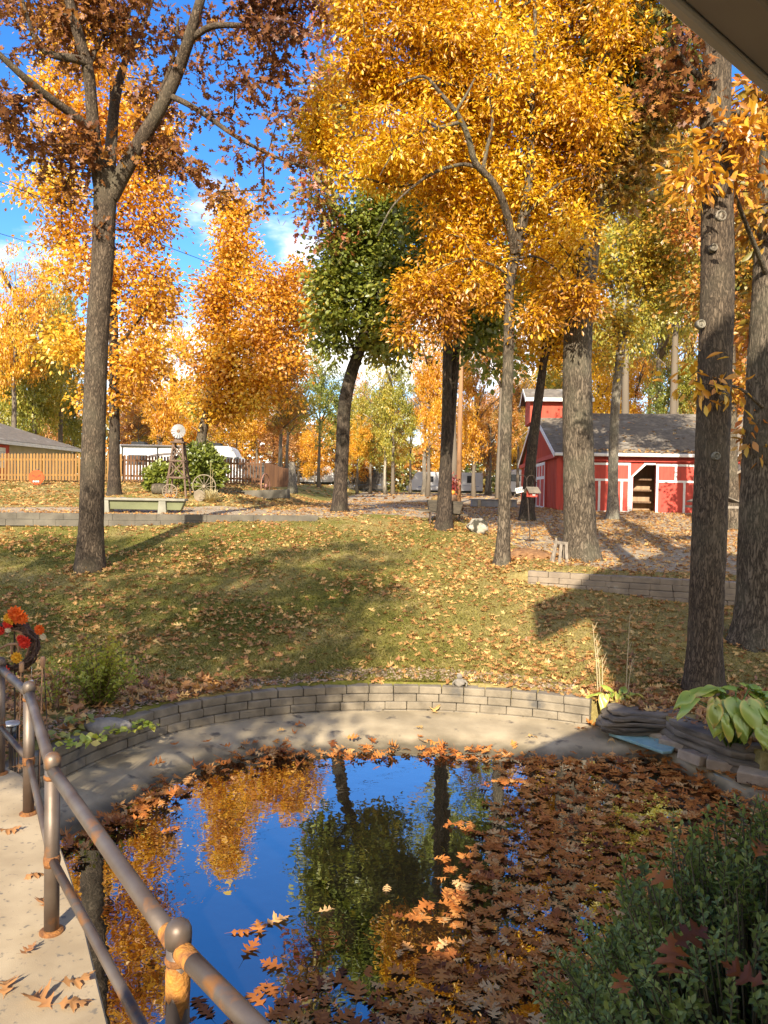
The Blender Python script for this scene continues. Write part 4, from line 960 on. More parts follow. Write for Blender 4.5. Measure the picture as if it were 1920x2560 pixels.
CONC_WALK = pmat('concrete_walk', (0.50, 0.385, 0.235), (0.36, 0.27, 0.16), scale=3.0, rough=0.9, bump=0.12, bscale=160, third=((0.20, 0.165, 0.12), 26.0, 0.60))
BLOCK_DARK = pmat('wall_block_shade_dark', (0.165, 0.145, 0.11), (0.10, 0.087, 0.066), scale=2.5, rough=0.9, bump=0.3, bscale=40)  # darkened block tone; puts the low lawn wall's shade into its colour
BLOCK = pmat('wall_block', (0.29, 0.24, 0.17), (0.17, 0.14, 0.098), scale=4.5, rough=0.9, bump=0.35, bscale=55, third=((0.11, 0.10, 0.085), 3.0, 0.60))
BLOCK_TAN = pmat('wall_block_tan', (0.30, 0.235, 0.165), (0.21, 0.165, 0.12), scale=4.0, rough=0.9, bump=0.35, bscale=55, third=((0.40, 0.35, 0.28), 4.0, 0.66))
BLOCK_PINK = pmat('edging_block', (0.43, 0.335, 0.24), (0.33, 0.255, 0.18), scale=9.0, rough=0.9, bump=0.4, bscale=70)
ROCK = pmat('ledge_rock', (0.25, 0.20, 0.145), (0.075, 0.06, 0.045), scale=3.0, rough=0.9, bump=0.9, bscale=9, stretch=(0.7, 0.7, 4.0))
ROCK_GREY = pmat('grey_rock', (0.34, 0.30, 0.25), (0.15, 0.13, 0.10), scale=5.0, rough=0.9, bump=0.7, bscale=16)
WOOD_GREY = pmat('weathered_wood', (0.30, 0.25, 0.19), (0.16, 0.13, 0.10), scale=4, rough=0.9, bump=0.4, stretch=(6, 6, 1))

def pond_basin():
    # shelf of poured concrete from the wall foot down into the water
    inner = WALL_C[4:] + crom([(x, y, 0) for x, y in RIGHT_EDGE], 0.15)[1:]
    prof_l = [(0.06, -0.71), (0.0, -0.71), (-0.35, -0.735), (-0.72, -0.755), (-0.80, -0.785), (-0.98, -0.83), (-1.25, -0.875), (-1.6, -1.05), (-2.1, -1.5)]
    V = []; n = len(inner)
    def nrm(i):
        t = (inner[min(i + 1, n - 1)] - inner[max(i - 1, 0)]).normalized(); return Vector((-t.y, t.x, 0))
    for i in range(n):
        nn = Vector((0, 0, 0))
        for k in range(-4, 5): nn += nrm(min(max(i + k, 0), n - 1))
        nn.normalize()
        s = 1.0
        if inner[i].x > 2.3 and inner[i].y < 9.75: s = max(0.22, 1 - (9.75 - inner[i].y) * 1.0)
        if inner[i].x < -1.0: s = max(0.66, 1.0 - (-1.0 - inner[i].x) * 0.2)
        wv = 0.03 * math.sin(i * 0.35) + 0.02 * math.sin(i * 0.9 + 1)
        for o, z in prof_l:
            q = inner[i] + nn * (o * s + (wv if o < -0.7 else 0)); V.append((q.x, q.y, z))
    m = len(prof_l)
    idx = np.arange(n * m).reshape(n, m)
    Fa = np.stack([idx[:-1, :-1], idx[1:, :-1], idx[1:, 1:], idx[:-1, 1:]], -1).reshape(-1, 4)
    tag(link('pond_basin', fast_mesh('pond_basin', np.array(V), Fa, smooth=True), CONC), kind='structure')
pond_basin()
def water():
    m, n, N, Lk = mat_new('pond_water')
    out = N.new('ShaderNodeOutputMaterial')
    d = N.new('ShaderNodeBsdfPrincipled'); d.inputs['Base Color'].default_value = (0.012, 0.010, 0.006, 1); d.inputs['Roughness'].default_value = 0.015
    d.inputs['IOR'].default_value = 1.6
    t = N.new('ShaderNodeTexCoord'); nz = N.new('ShaderNodeTexNoise'); nz.inputs['Scale'].default_value = 5.0; nz.inputs['Detail'].default_value = 2
    Lk.new(t.outputs['Object'], nz.inputs['Vector'])
    b = N.new('ShaderNodeBump'); b.inputs['Strength'].default_value = 0.10; b.inputs['Distance'].default_value = 0.012
    Lk.new(nz.outputs[0], b.inputs['Height']); Lk.new(b.outputs[0], d.inputs['Normal'])
    g = N.new('ShaderNodeBsdfGlossy'); g.inputs['Roughness'].default_value = 0.012; g.inputs[0].default_value = (0.92, 0.96, 1.0, 1); Lk.new(b.outputs[0], g.inputs['Normal'])
    fr = N.new('ShaderNodeFresnel'); fr.inputs['IOR'].default_value = 1.7; Lk.new(b.outputs[0], fr.inputs['Normal'])
    ma = N.new('ShaderNodeMath'); ma.operation = 'MULTIPLY_ADD'; ma.use_clamp = True; Lk.new(fr.outputs[0], ma.inputs[0]); ma.inputs[1].default_value = 0.9; ma.inputs[2].default_value = 0.19
    ms = N.new('ShaderNodeMixShader'); Lk.new(ma.outputs[0], ms.inputs[0]); Lk.new(d.outputs[0], ms.inputs[1]); Lk.new(g.outputs[0], ms.inputs[2])
    Lk.new(ms.outputs[0], out.inputs[0])
    mb = MB(); mb.add([(-3.6, 1.0, WATER), (4.6, 1.0, WATER), (4.6, 10.0, WATER), (-3.6, 10.0, WATER)], [(0, 1, 2, 3)])
    tag(mb.build('pond_water', m), kind='structure')
water()
def block_wall(name, label, line, courses, z_top_of, bl, bh, depth, mat, seed, batter=0.015, zfun=None, bevel=0.014, parent_cap=None):
    """curved dry-stacked wall: line of Vectors, courses from top down"""
    r = random.Random(seed); mb = MB()
    cum = [0.0]
    for i in range(1, len(line)): cum.append(cum[-1] + (line[i] - line[i - 1]).length)
    Ltot = cum[-1]
    xs = [p.x for p in line]; ys = [p.y for p in line]
    def P(s): return Vector((np.interp(s, cum, xs), np.interp(s, cum, ys), 0))
    for c in range(courses):
        s = -r.uniform(0, bl) if c % 2 else 0.0
        s = 0.0; first = True
        while s < Ltot - 0.03:
            L = bl * r.uniform(0.88, 1.12)
            if first and c % 2: L *= 0.5
            first = False
            e = min(s + L, Ltot); 
            if Ltot - e < 0.08: e = Ltot
            a, b_ = P(s + 0.002), P(e - 0.002); t = (b_ - a).normalized(); nn = Vector((-t.y, t.x, 0))
            mid_ = (a + b_) / 2 + nn * (depth / 2 + batter * (courses - 1 - c) + r.uniform(-.006, .006))
            ztop = z_top_of(mid_.x, mid_.y) - c * bh
            if zfun is None or ztop - bh * 0.2 > zfun(mid_.x, mid_.y):
                mb.box((mid_.x, mid_.y, ztop - bh / 2 + r.uniform(-.003, .003)), ((b_ - a).length + 0.001, depth, bh - 0.003), math.atan2(t.y, t.x) + r.uniform(-.02, .02))
            s = e
    o = mb.build(name, mat, bevel=bevel, seg=2)
    return tag(o, label, 'wall')
block_wall('retaining_wall', 'curved grey block wall of three courses round the back of the pond', WALL_C, 4, lambda x, y: WALL_TOP, 0.31, 0.102, 0.2, BLOCK, 3)
w2 = crom([(-14, float(wall2_y(-14)), 0), (-10, float(wall2_y(-10)), 0), (-5.9, 20.65, 0), (-1.85, 21.9, 0)], 0.2)
block_wall('retaining_wall', 'long low concrete wall with flat caps along the top of the lawn under the bench', w2, 2, lambda x, y: 1.455, 0.62, 0.17, 0.2, BLOCK_DARK, 5, bevel=0.01)
w3 = crom([(2.9, 15.45, 0), (3.6, 15.2, 0), (5.0, 14.55, 0), (6.9, 13.9, 0), (8.5, 13.4, 0)], 0.2)
block_wall('retaining_wall', 'low tan block wall on the right slope between the thickest trunk and the scarred oak', w3, 5, lambda x, y: 0.63, 0.42, 0.115, 0.24, BLOCK_TAN, 7)

WALK_EDGE = [(0.2, 1.0), (-0.25, 1.72), (-0.66, 2.30), (-1.14, 3.19), (-1.42, 3.72), (-1.69, 4.22), (-2.02, 4.78), (-2.32, 5.22), (-2.62, 5.68), (-2.85, 5.90), (-3.2, 6.06), (-3.7, 6.14), (-6.5, 6.3)]
def walkway():
    e = [Vector((p.x, p.y, 0)) for p in crom(WALK_EDGE, 0.12)]
    poly = e + [Vector((-6.5, -4, 0)), Vector((4.0, -4, 0)), Vector((4.0, 0.4, 0)), Vector((0.6, 0.6, 0))]
    mb = MB(); mb.prism([(p.x, p.y, -1.5) for p in poly], (0, 0, 1.5))
    o = mb.build('walkway', CONC_WALK, bevel=0.008)
    tag(o, kind='structure')
    mb = MB(); mb.prism([(0.3, 0.75, -1.5), (0.62, 2.55, -1.5), (1.6, 3.0, -1.5), (4.28, 3.0, -1.5), (4.28, 0.45, -1.5), (0.62, 0.62, -1.5)], (0, 0, 1.46))
    tag(mb.build('garden_bed', pmat('soil', (0.10, 0.065, 0.04), (0.05, 0.035, 0.022), scale=10, bump=0.6)), kind='structure')
walkway()

# pipe railing
def railing():
    STEEL = pmat('pipe_steel', (0.12, 0.08, 0.058), (0.21, 0.17, 0.135), scale=3.5, rough=0.5, metal=0.55, bump=0.15, stretch=(1, 1, 1), third=((0.36, 0.155, 0.045), 6.5, 0.60), spec=0.5)
    RUST = pmat('rust_weld', (0.34, 0.14, 0.035), (0.13, 0.055, 0.025), scale=30, rough=0.75, metal=0.1, bump=0.5, bscale=90)
    root = thing('railing', 'brown rusty pipe railing along the walkway edge by the pond', 'railing', (-0.6, 2.3, 0))
    posts = [(0.3, 1.25), (-0.60, 2.30), (-1.60, 3.74), (-2.34, 5.10), (-2.88, 5.80), (-3.9, 6.05)]
    O_ = Vector((-0.6, 2.3, 0)); H = 0.84
    V3 = lambda p, z: Vector((p[0], p[1], z)) - O_
    for p in posts:
        mb = MB(); mb.tube([V3(p, 0), V3(p, H - 0.03)], 0.036, 18)
        po = mb.build('post', STEEL, root, smooth=False)
        for f in po.data.polygons: f.use_smooth = len(f.vertices) == 4
        mb = MB(); mb.lathe([(0.058, 0), (0.058, 0.008), (0.045, 0.016), (0.038, 0.018)], V3(p, 0.0), 18); mb.build('flange', RUST, po)
        mb = MB(); mb.lathe([(0.040, -0.035), (0.041, -0.005), (0.0395, 0.012), (0.033, 0.027), (0.02, 0.037), (0.006, 0.041)], V3(p, H + 0.012), 18); c = mb.build('cap', STEEL, po, smooth=True)
        mb = MB(); mb.lathe([(0.037, -0.012), (0.0405, -0.006), (0.041, 0.004), (0.037, 0.01)], V3(p, H - 0.068), 18); mb.build('weld', RUST, po, smooth=True)
        mb = MB(); mb.lathe([(0.037, -0.03), (0.040, -0.012), (0.0405, 0.008), (0.037, 0.025)], V3(p, 0.36), 18); mb.build('weld', RUST, po, smooth=True)
    # orange rust eaten into the near post and rail round the joint
    RP = pmat('bright_rust', (0.62, 0.27, 0.05), (0.24, 0.10, 0.04), scale=22, rough=0.7, metal=0.2, bump=0.5, bscale=70)
    mb = MB(); p = posts[1]; n = 18; pr = []
    zs = [H - .20, H - .15, H - .11, H - .085]
    vs = []
    for j, zz in enumerate(zs):
        for k in range(n): a_ = 2 * PI * k / n; v_ = V3(p, zz + (.03 * math.sin(3 * a_ + 1) + .018 * math.sin(7 * a_)) * (1 if j == 0 else .3)); vs.append(v_ + Vector((math.cos(a_), math.sin(a_), 0)) * .0375)
    mb.add(vs, [(j * n + k, j * n + (k + 1) % n, (j + 1) * n + (k + 1) % n, (j + 1) * n + k) for j in range(3) for k in range(n)]); mb.build('rust_patch', RP, root, smooth=True)
    for q_, sg in ((posts[0], 1), (posts[2], -1)):
        A_ = V3(p, H - .035); B_ = V3(q_, H - .035); dr = (B_ - A_).normalized(); mb = MB(); mb.tube([A_ + dr * .03, A_ + dr * .06, A_ + dr * .10], [.0315, .0312, .0303], 18, cap=False); mb.build('rust_patch', RP, root, smooth=True)
    for a, b in zip(posts, posts[1:]):
        mb = MB(); A, B = V3(a, H - 0.035), V3(b, H - 0.035)
        mb.tube([A + (B - A) * t for t in (0.0, 0.25, 0.5, 0.75, 1.0)], 0.030, 18); mb.build('top_rail', STEEL, root, smooth=True)
        mb = MB(); A, B = V3(a, 0.36), V3(b, 0.36)
        mb.tube([A, (A + B) / 2, B], 0.021, 14); mb.build('lower_rail', STEEL, root, smooth=True)
railing()

# porch roof over the viewer and the house behind
def house():
    SOFFIT = pmat('soffit_panel', (0.66, 0.57, 0.45), (0.58, 0.50, 0.39), scale=1.2, rough=0.8, bump=0.1)
    FASCIA = pmat('fascia_board', (0.38, 0.31, 0.23), (0.30, 0.24, 0.18), scale=2, rough=0.7, stretch=(1, 1, 8))
    FASCIA2 = pmat('trim_board', (0.62, 0.53, 0.42), (0.5, 0.42, 0.33), scale=3, rough=0.7); DARK_S = pmat('soffit_gap', (0.03, 0.025, 0.02), rough=.9)
    SHING = pmat('shingle', (0.16, 0.14, 0.12), (0.09, 0.08, 0.07), scale=20, rough=0.95)
    SIDE = pmat('siding', (0.5, 0.44, 0.36), (0.44, 0.38, 0.31), scale=2)
    root = thing('house', 'house with the tan soffit and fascia that shows in the upper right corner', 'house', (2.5, 0, 0))
    O_ = Vector((2.5, 0, 0)); h = 0.85; z = 2.2 + h
    e0, e1 = on(1412, 0, z), on(1659, 210, z)
    d = (e1 - e0); d.z = 0; d.normalize(); nr = Vector((d.y, -d.x, 0))        # nr points back under the roof
    p0 = Vector((e0.x, e0.y, 0))
    a = p0 - d * 0.62; b = p0 + d * 5.2
    def q(s, w, zz): return p0 + d * s + nr * w + Vector((0, 0, zz)) - O_
    s0, s1 = -0.62, 5.2
    # lip, fascia, frieze, then soffit panels with open joints
    def strip(name, m, w0, w1, z0, z1, bev=.004): mb = MB(); mb.prism([q(s0, w0, z + z0), q(s0, w1, z + z0), q(s0, w1, z + z1), q(s0, w0, z + z1)], d * (s1 - s0)); mb.build(name, m, root, bevel=bev)
    strip('drip_edge', FASCIA2, 0, .022, 0, .17); strip('fascia', FASCIA, .024, .115, .012, .17); strip('frieze', FASCIA2, .135, .205, .03, .12); strip('backing', DARK_S, .10, 2.0, .125, .14, 0)
    s = s0 + .10
    while s < s1:
        e = min(s + 0.235, s1); mb = MB()
        mb.prism([q(s + .006, 0.222, z + 0.058), q(e - .006, 0.222, z + 0.058), q(e - .006, 1.9, z + 0.058), q(s + .006, 1.9, z + 0.058)], (0, 0, 0.02)); mb.build('soffit', SOFFIT, root)
        s = e
    mb = MB(); mb.prism([q(s0, 0.005, z + 0.18), q(s1, 0.005, z + 0.18), q(s1, 2.0, z + 0.95), q(s0, 2.0, z + 0.95)], (0, 0, 0.06)); mb.build('porch_roof', SHING, root)
    # main block, a steep gable turned the way the sun comes
    R = Matrix.Rotation(-SUN_AZ, 3, 'Z')
    def w(x, y, zz): return R @ Vector((x, y, 0)) + Vector((0, -1.2, zz)) - O_
    mb = MB(); mb.prism([w(1.15, 0, -0.4), w(7.6, 0, -0.4), w(7.6, 0, 8.7), w(4.3, 0, 12.2), w(1.15, 0, 8.86)], R @ Vector((0, -8, 0))); mb.build('wall', SIDE, root)
    mb = MB(); mb.prism([w(-.28, -.3, -.4), w(1.14, -.3, -.4), w(1.14, -.3, 4.5), w(-.28, -.3, 3.9)], R @ Vector((0, -4, 0))); mb.build('shade_wing_wall', SIDE, root)  # unseen wing, added to keep the sun off bush and leaf raft
    mb = MB(); mb.prism([w(-.5, -.1, 3.83), w(1.14, -.1, 4.53), w(1.14, -.1, 4.65), w(-.5, -.1, 3.95)], R @ Vector((0, -4.4, 0))); mb.build('shade_wing_roof', SHING, root)  # roof of the added wing, blocks sun along with it
    mb = MB(); mb.prism([w(-1.55, -.3, -.4), w(-.29, -.3, -.4), w(-.29, -.3, 2.6), w(-1.55, -.3, 2.6)], R @ Vector((0, -.2, 0))); mb.build('added_shade_wall', SIDE, root)  # unseen low wall, added to shade the near water
    for sg in (-1, 1):
        e = 4.3 + (3.3 if sg > 0 else -3.15); mb = MB(); ze = 12.35 - abs(e - 4.3) * 1.06; mb.prism([w(4.3, -2.0, 12.35), w(e, -2.0, ze), w(e, -2.0, ze + .2), w(4.3, -2.0, 12.57)], R @ Vector((0, -6.6, 0))); mb.build('roof', SHING, root)
        mb = MB(); e = 4.3 + sg * 4.12; mb.prism([w(4.3, 0.35, 12.35), w(e, 0.35, 7.98), w(e, 0.35, 8.18), w(4.3, 0.35, 12.57)], R @ Vector((0, -2.33, 0))); mb.build('roof', SHING, root)
house()

# ------------------------------------------------------------------ leaf litter
def scatter(n, xr, yr, fn, dens=None, seed=1):
    g = np.random.default_rng(seed); X = []; tot = 0
    while tot < n:
        m = n * 3
        x = g.uniform(*xr, m); y = g.uniform(*yr, m)
        k = fn(x, y)
        if dens is not None: k &= g.uniform(size=m) < dens(x, y)
        X.append(np.stack([x[k], y[k]], 1)); tot += k.sum()
        if k.sum() < 3: break
    X = np.concatenate(X)[:n]; return X[:, 0], X[:, 1]
def litter(name, label, x, y, z, size, mat, tpl, curl, flat=0.25, mean=0.5, sd=0.22, seed=0, var=0.0):
    n = len(x); C = np.stack([x, y, z], 1)
    a = rng.uniform(0, 2 * PI, n); A = np.stack([np.cos(a), np.sin(a), rng.normal(0, flat * 0.6, n)], 1)
    Nn = np.stack([rng.normal(0, flat, n), rng.normal(0, flat, n), np.ones(n)], 1)
    t = rng.normal(mean, sd, n) + var * fbm(x, y, 55, 0.25, 3)
    me = leaves(name, tpl, C, A, Nn, size * rng.uniform(0.65, 1.25, n), t, curl)
    return tag(link(name, me, mat), label, 'leaves', kind='stuff')
inpond = lambda x, y: in_poly(x, y, POND_IN)
notpond = lambda x, y: ~in_poly(x, y, POND_CUT)
# lawn
def lawn_d(x, y): return np.clip(0.32 + 0.62 * fbm(x, y, 61, 0.2, 4) + 0.12 * (x > 1.5) + 0.35 * np.exp(-(y - 10.3) / 0.6), 0.05, 1)
x, y = scatter(11500, (-15, 11), (9.2, 22.5), lambda x, y: notpond(x, y) & (np.abs(x) < 0.62 * y + 1) & ((gravel_mask(x, y) < 0.5)), lawn_d, 5)
litter('fallen_leaves', 'fallen oak leaves strewn over the lawn', x, y, tz(x, y) + 0.02, 0.125, LF_FALLEN, OAK_LO, (0.5, 0.35), 0.38, 0.56, 0.2, var=0.1)
x, y = scatter(19000, (-16, 14), (13, 45), lambda x, y: (np.abs(x) < 0.56 * y + 1) & (gravel_mask(x, y) > 0.3), lambda x, y: np.clip(0.25 + 0.55 * fbm(x, y, 65, 0.13, 4) + 0.5 * (x > 1.8) * (y < 34), 0.02, 1), 6)
litter('fallen_leaves', 'fallen leaves drifted over the gravel drive', x, y, tz(x, y) + 0.02, 0.125, LF_FALLEN, OAK_LO, (0.4, 0.3), 0.3, 0.58, 0.2)
x, y = scatter(9000, (-22, -2), (24.5, 42), lambda x, y: (np.abs(x) < 0.56 * y + 1) & (gravel_mask(x, y) < 0.6), None, 8)
litter('fallen_leaves', 'fallen leaves round the windmill and along the fence', x, y, tz(x, y) + 0.02, 0.16, LF_FALLEN, OAK_LO, (0.4, 0.3), 0.3, 0.6, 0.2)
x, y = scatter(3000, (-60, 60), (45, 110), lambda x, y: (np.abs(x) < 0.56 * y + 1), None, 9)
litter('fallen_leaves', 'fallen leaves under the far trees', x, y, tz(x, y) + 0.05, 0.4, LF_FALLEN, DIA, None, 0.3, 0.55, 0.2)
# drifts round the trunk feet
for (cx, cy, r_, n_, lb_) in [(-6.0, 15.9, .55, 90, 'leaves gathered at the foot of the left forked oak'), (1.72, 20.7, .5, 70, 'leaves gathered at the foot of the two-stemmed tree'), (2.6, 16.85, .5, 90, 'leaves gathered at the foot of the slim yellow hickory'), (4.4, 17.3, .75, 120, 'leaves gathered at the foot of the thickest trunk'), (4.22, 10.2, .5, 90, 'leaves gathered at the foot of the scarred oak'), (5.9, 12.2, .7, 90, 'leaves gathered at the foot of the rim trunk')]:
    a_ = rng.uniform(0, 6.28, n_); q_ = r_ * (.45 + np.abs(rng.normal(0, .45, n_))); x = cx + q_ * np.cos(a_); y = cy + q_ * np.sin(a_)
    litter('fallen_leaves', lb_, x, y, tz(x, y) + .02 + rng.uniform(0, .04, n_), 0.125, LF_FALLEN, OAK_LO, (0.5, 0.35), 0.45, 0.5, 0.22)
# beds behind the wall, left and right
x, y = scatter(900, (-5.5, -1.6), (6.2, 10.3), lambda x, y: notpond(x, y) & ~in_poly(x, y, [(p[0], p[1]) for p in WALK_EDGE] + [(-8, 6.2), (-8, -4)]) & (y < 10.3), None, 10)
litter('fallen_leaves', 'brown leaves heaped in the bed at the left end of the block wall', x, y, tz(x, y) + 0.03 + rng.uniform(0, .05, len(x)), 0.17, LF_FALLEN, OAK_LO, (0.5, 0.4), 0.5, 0.42, 0.22)
x, y = scatter(700, (2.6, 6.5), (6.8, 10.3), notpond, None, 11)
litter('fallen_leaves', 'brown leaves in the rock bed on the right bank', x, y, tz(x, y) + 0.03, 0.16, LF_FALLEN, OAK_LO, (0.5, 0.4), 0.45, 0.35, 0.2)
# the pond: thick raft on the right, edges, loose groups
def raft(x, y):
    # boundary of the raft in plan: right of a line from the far shore to the near middle
    bx = np.interp(y, [4.0, 4.4, 4.8, 5.2, 5.6, 6.2, 6.8, 7.4, 8.0, 8.5, 8.9, 9.2], [-0.35, -0.1, 0.06, 0.22, 0.54, 0.71, 0.9, 1.11, 1.3, 1.5, 1.45, 1.2])
    d = (x - bx) / 0.28 + 0.9 * fbm(x, y, 71, 0.55, 3)
    hole = fbm(x, y, 73, 0.75, 4)
    return np.clip(sstep(d * 0.5 + 0.5), 0, 1) * np.where(hole < -0.62, 0.12, 1.0)
x, y = scatter(3150, (-0.9, 4.4), (3.6, 9.0), inpond, raft, 12)
z = WATER + 0.006 + rng.uniform(0, 0.018, len(x))
litter('floating_leaves', 'thick raft of fallen oak leaves floating on the right half of the pond', x, y, z, 0.118, LF_POND, OAK_HI, (0.25, 0.2), 0.09, 0.60, 0.23, var=0.10)
def rim(x, y):
    d = np.min(np.hypot(x[:, None] - np.array([p.x for p in WALL_C])[None, ::3], y[:, None] - np.array([p.y for p in WALL_C])[None, ::3]), 1)
    wdt = np.where(x < -1.0, 0.95, 1.22)
    return np.exp(-((d - wdt) / 0.17) ** 2) * np.clip(0.35 + 0.8 * fbm(x, y, 75, 0.4, 3), 0.02, 1)
x, y = scatter(330, (-3.2, 2.9), (5.8, 9.6), inpond, rim, 13)
d = np.min(np.hypot(x[:, None] - np.array([p.x for p in WALL_C])[None, ::3], y[:, None] - np.array([p.y for p in WALL_C])[None, ::3]), 1)
s_ = np.where(x < -1.0, 0.72, 1.0)
z = np.maximum(WATER, np.interp(d / s_, [0, 0.35, 0.72, 0.8, 0.98, 1.25], [-.71, -.735, -.755, -.785, -.83, -.875])) + 0.02 + rng.uniform(0, .06, len(x))
litter('fallen_leaves', 'brown leaves washed up along the far waterline', x, y, z, 0.13, LF_POND, OAK_HI, (0.35, 0.3), 0.32, 0.58, 0.2)
RE = crom([(x, y, 0) for x, y in RIGHT_EDGE], 0.1); kk = rng.integers(6, 55, 260); off = rng.uniform(0.0, 0.42, 260)
x = np.array([RE[i].x for i in kk]) - off; y = np.array([RE[i].y for i in kk]) - off * .35 + rng.normal(0, .04, 260)
litter('fallen_leaves', 'leaves stranded on the concrete rim below the edging blocks', x, y, np.interp(off, [0, .16, .25, .42], [-.70, -.72, -.80, -.83]) + rng.uniform(0, .03, 260), 0.118, LF_POND, OAK_HI, (0.3, 0.25), 0.25, 0.58, 0.22)
x, y = scatter(170, (-1.1, 0.9), (3.4, 5.6), inpond, lambda x, y: np.clip(0.5 + 0.9 * fbm(x, y, 79, 0.6, 3), 0, 1) * (y < 4.9 + 0.35 * x), 14)
litter('floating_leaves', 'leaves lying just under the water at the near edge of the pond', x, y, np.full(len(x), WATER + 0.004), 0.15, LF_POND, OAK_HI, (0.08, 0.08), 0.03, 0.4, 0.2)

# single leaves one can point at
def leaf_obj(label, p, size, ang, tint, cat='leaf', mat=None, tilt=0.1, curl=(0.3, 0.25), group=None, up=None):
    A = np.array([[math.cos(ang), math.sin(ang), rnd.uniform(-tilt, tilt)]]); Nn = np.array([up or (rnd.uniform(-tilt, tilt), rnd.uniform(-tilt, tilt), 1)])
    me = leaves('oak_leaf', OAK_HI, np.array([(0, 0, 0)], float), A, Nn, [size], np.array([tint]), curl)
    return tag(link('oak_leaf', me, mat or LF_FALLEN, None, p), label, cat, group)
for (u, v, sz, an, ti, lb) in [
  (18, 1798, .16, .3, .35, 'dry leaf on the walkway near its left edge below the second post'), (75, 1893, .15, .8, .35, 'curled leaf on the walkway left of the lower rail joint'), (95, 1955, .14, 2.2, .3, 'brown leaf half behind the tallest railing post'),
  (60, 2060, .11, 1.2, .3, 'small leaf beside the foot of the railing post'), (12, 2135, .17, 1.9, .4, 'leaf with a long stalk at the lower left rim of the walkway'), (165, 2125, .17, .6, .42, 'leaf with upturned tips on the lower walkway'),
  (85, 2165, .2, 2.6, .35, 'broad dark leaf at the bottom of the walkway'), (160, 2172, .17, .2, .4, 'long leaf next to the broad dark leaf at the bottom'), (40, 1660, .17, .5, .4, 'orange-brown leaf at the curved far end of the walkway')]:
    p = on(u, v, 0.0); leaf_obj(lb, (p.x, p.y, 0.018), sz * .8, an, ti, tilt=0.08, curl=(0.28, 0.22))
for (u, v, sz, an, ti, lb) in [
  (597, 1988, .17, .6, .9, 'pale orange leaf floating alone on the blue reflection'), (560, 2005, .17, 1.9, .6, 'curled leaf left of the pale orange floating leaf'), (520, 2012, .15, .2, .5, 'leaf at the left end of the floating chain of leaves'), (704, 1967, .12, .4, 1.0, 'small golden leaf floating in the middle of the dark reflection'),
  (362, 1796, .13, .1, .5, 'pair-like leaf floating in the blue near the left bank'), (380, 1788, .11, 2.1, .5, 'small leaf floating just behind another by the left bank'), (540, 2050, .16, 1.1, .35, 'sunken leaf below the floating chain'), (590, 2085, .16, 2.8, .35, 'sunken leaf at the edge of the blue reflection'), (640, 2130, .16, .3, .45, 'leaf floating near the rail in the lower middle'), (835, 1920, .11, 1.5, 1.0, 'yellow leaf lying on the yellow reflection')]:
    p = on(u, v, WATER + 0.01); leaf_obj(lb, (p.x, p.y, WATER + 0.014), sz, an, ti, mat=LF_POND, tilt=0.06, curl=(0.2, 0.2))
for (u, v, z_, sz, an, ti, lb) in [
  (940, 1536, -.70, .2, 1.2, .8, 'large orange leaf standing against the foot of the block wall'), (648, 1566, -.72, .15, .5, .5, 'leaf on the concrete shelf under the middle of the wall'), (445, 1605, -.72, .15, 1.0, .5, 'leaf on the left part of the concrete shelf'), (378, 1612, -.72, .13, 2.0, .5, 'leaf beside the rail shadow on the shelf'),
  (337, 1655, -.73, .17, .3, .6, 'leaf lying across the rail shadow'), (605, 1580, -.73, .1, .2, .7, 'small tan leaf on the shelf'), (905, 1572, -.73, .13, .9, .8, 'tan leaf on the shelf below the orange leaf'), (1150, 1592, -.74, .12, .1, .7, 'single leaf on the right part of the shelf'), (1255, 1575, -.72, .2, .5, .6, 'leaf in the corner of shelf and rock'), (1280, 1570, -.71, .19, 2.2, .6, 'leaf leaning on the wall end by the rock'), (1320, 1598, -.7, .12, 1.2, .7, 'orange leaf on the blue-green slab end')]:
    p = on(u, v, z_ + 0.01); leaf_obj(lb, (p.x, p.y, z_ + 0.03), sz, an, ti, mat=LF_POND if ti < .7 else LF_FALLEN, tilt=0.25, curl=(0.4, 0.3))

# pebbles behind the wall
def pebbles():
    n = 2600; g = np.random.default_rng(5); i = g.integers(20, len(WALL_C) - 4, n); P = np.array([(p.x, p.y) for p in WALL_C]); Q = np.array([(p.x, p.y) for p in offset_line(WALL_C, 1.0)])
    f = g.uniform(0.24, 0.62, (n, 1)); xy = P[i] + (Q[i] - P[i]) * f + g.normal(0, .03, (n, 2))
    T = np.array([(1, 0, 0), (0, 1, 0), (-1, 0, 0), (0, -1, 0), (0, 0, .7), (.75, .75, .25), (-.75, .75, .25), (-.75, -.75, .25), (.75, -.75, .25)], float)
    Fc = np.array([(0, 5, 4, 8), (1, 6, 4, 5), (2, 7, 4, 6), (3, 8, 4, 7)])
    C = np.stack([xy[:, 0], xy[:, 1], tz(xy[:, 0], xy[:, 1]) + 0.01], 1); a = g.uniform(0, 6.28, n)
    A = np.stack([np.cos(a), np.sin(a), a * 0], 1); Nn = np.array([[0, 0, 1.0]]) + g.normal(0, .15, (n, 3))
    me = leaves('pebbles', (T, Fc), C, A, Nn, g.uniform(.010, .024, n), g.normal(.5, .28, n))
    M_ = leafmat('pebble', [(0.16, 0.10, 0.06), (0.30, 0.20, 0.12), (0.42, 0.30, 0.19), (0.52, 0.41, 0.28)], 0.0, 0.03)
    tag(link('pebbles', me, M_), 'strip of tan pebbles behind the curved wall', 'pebbles', kind='stuff')
pebbles()
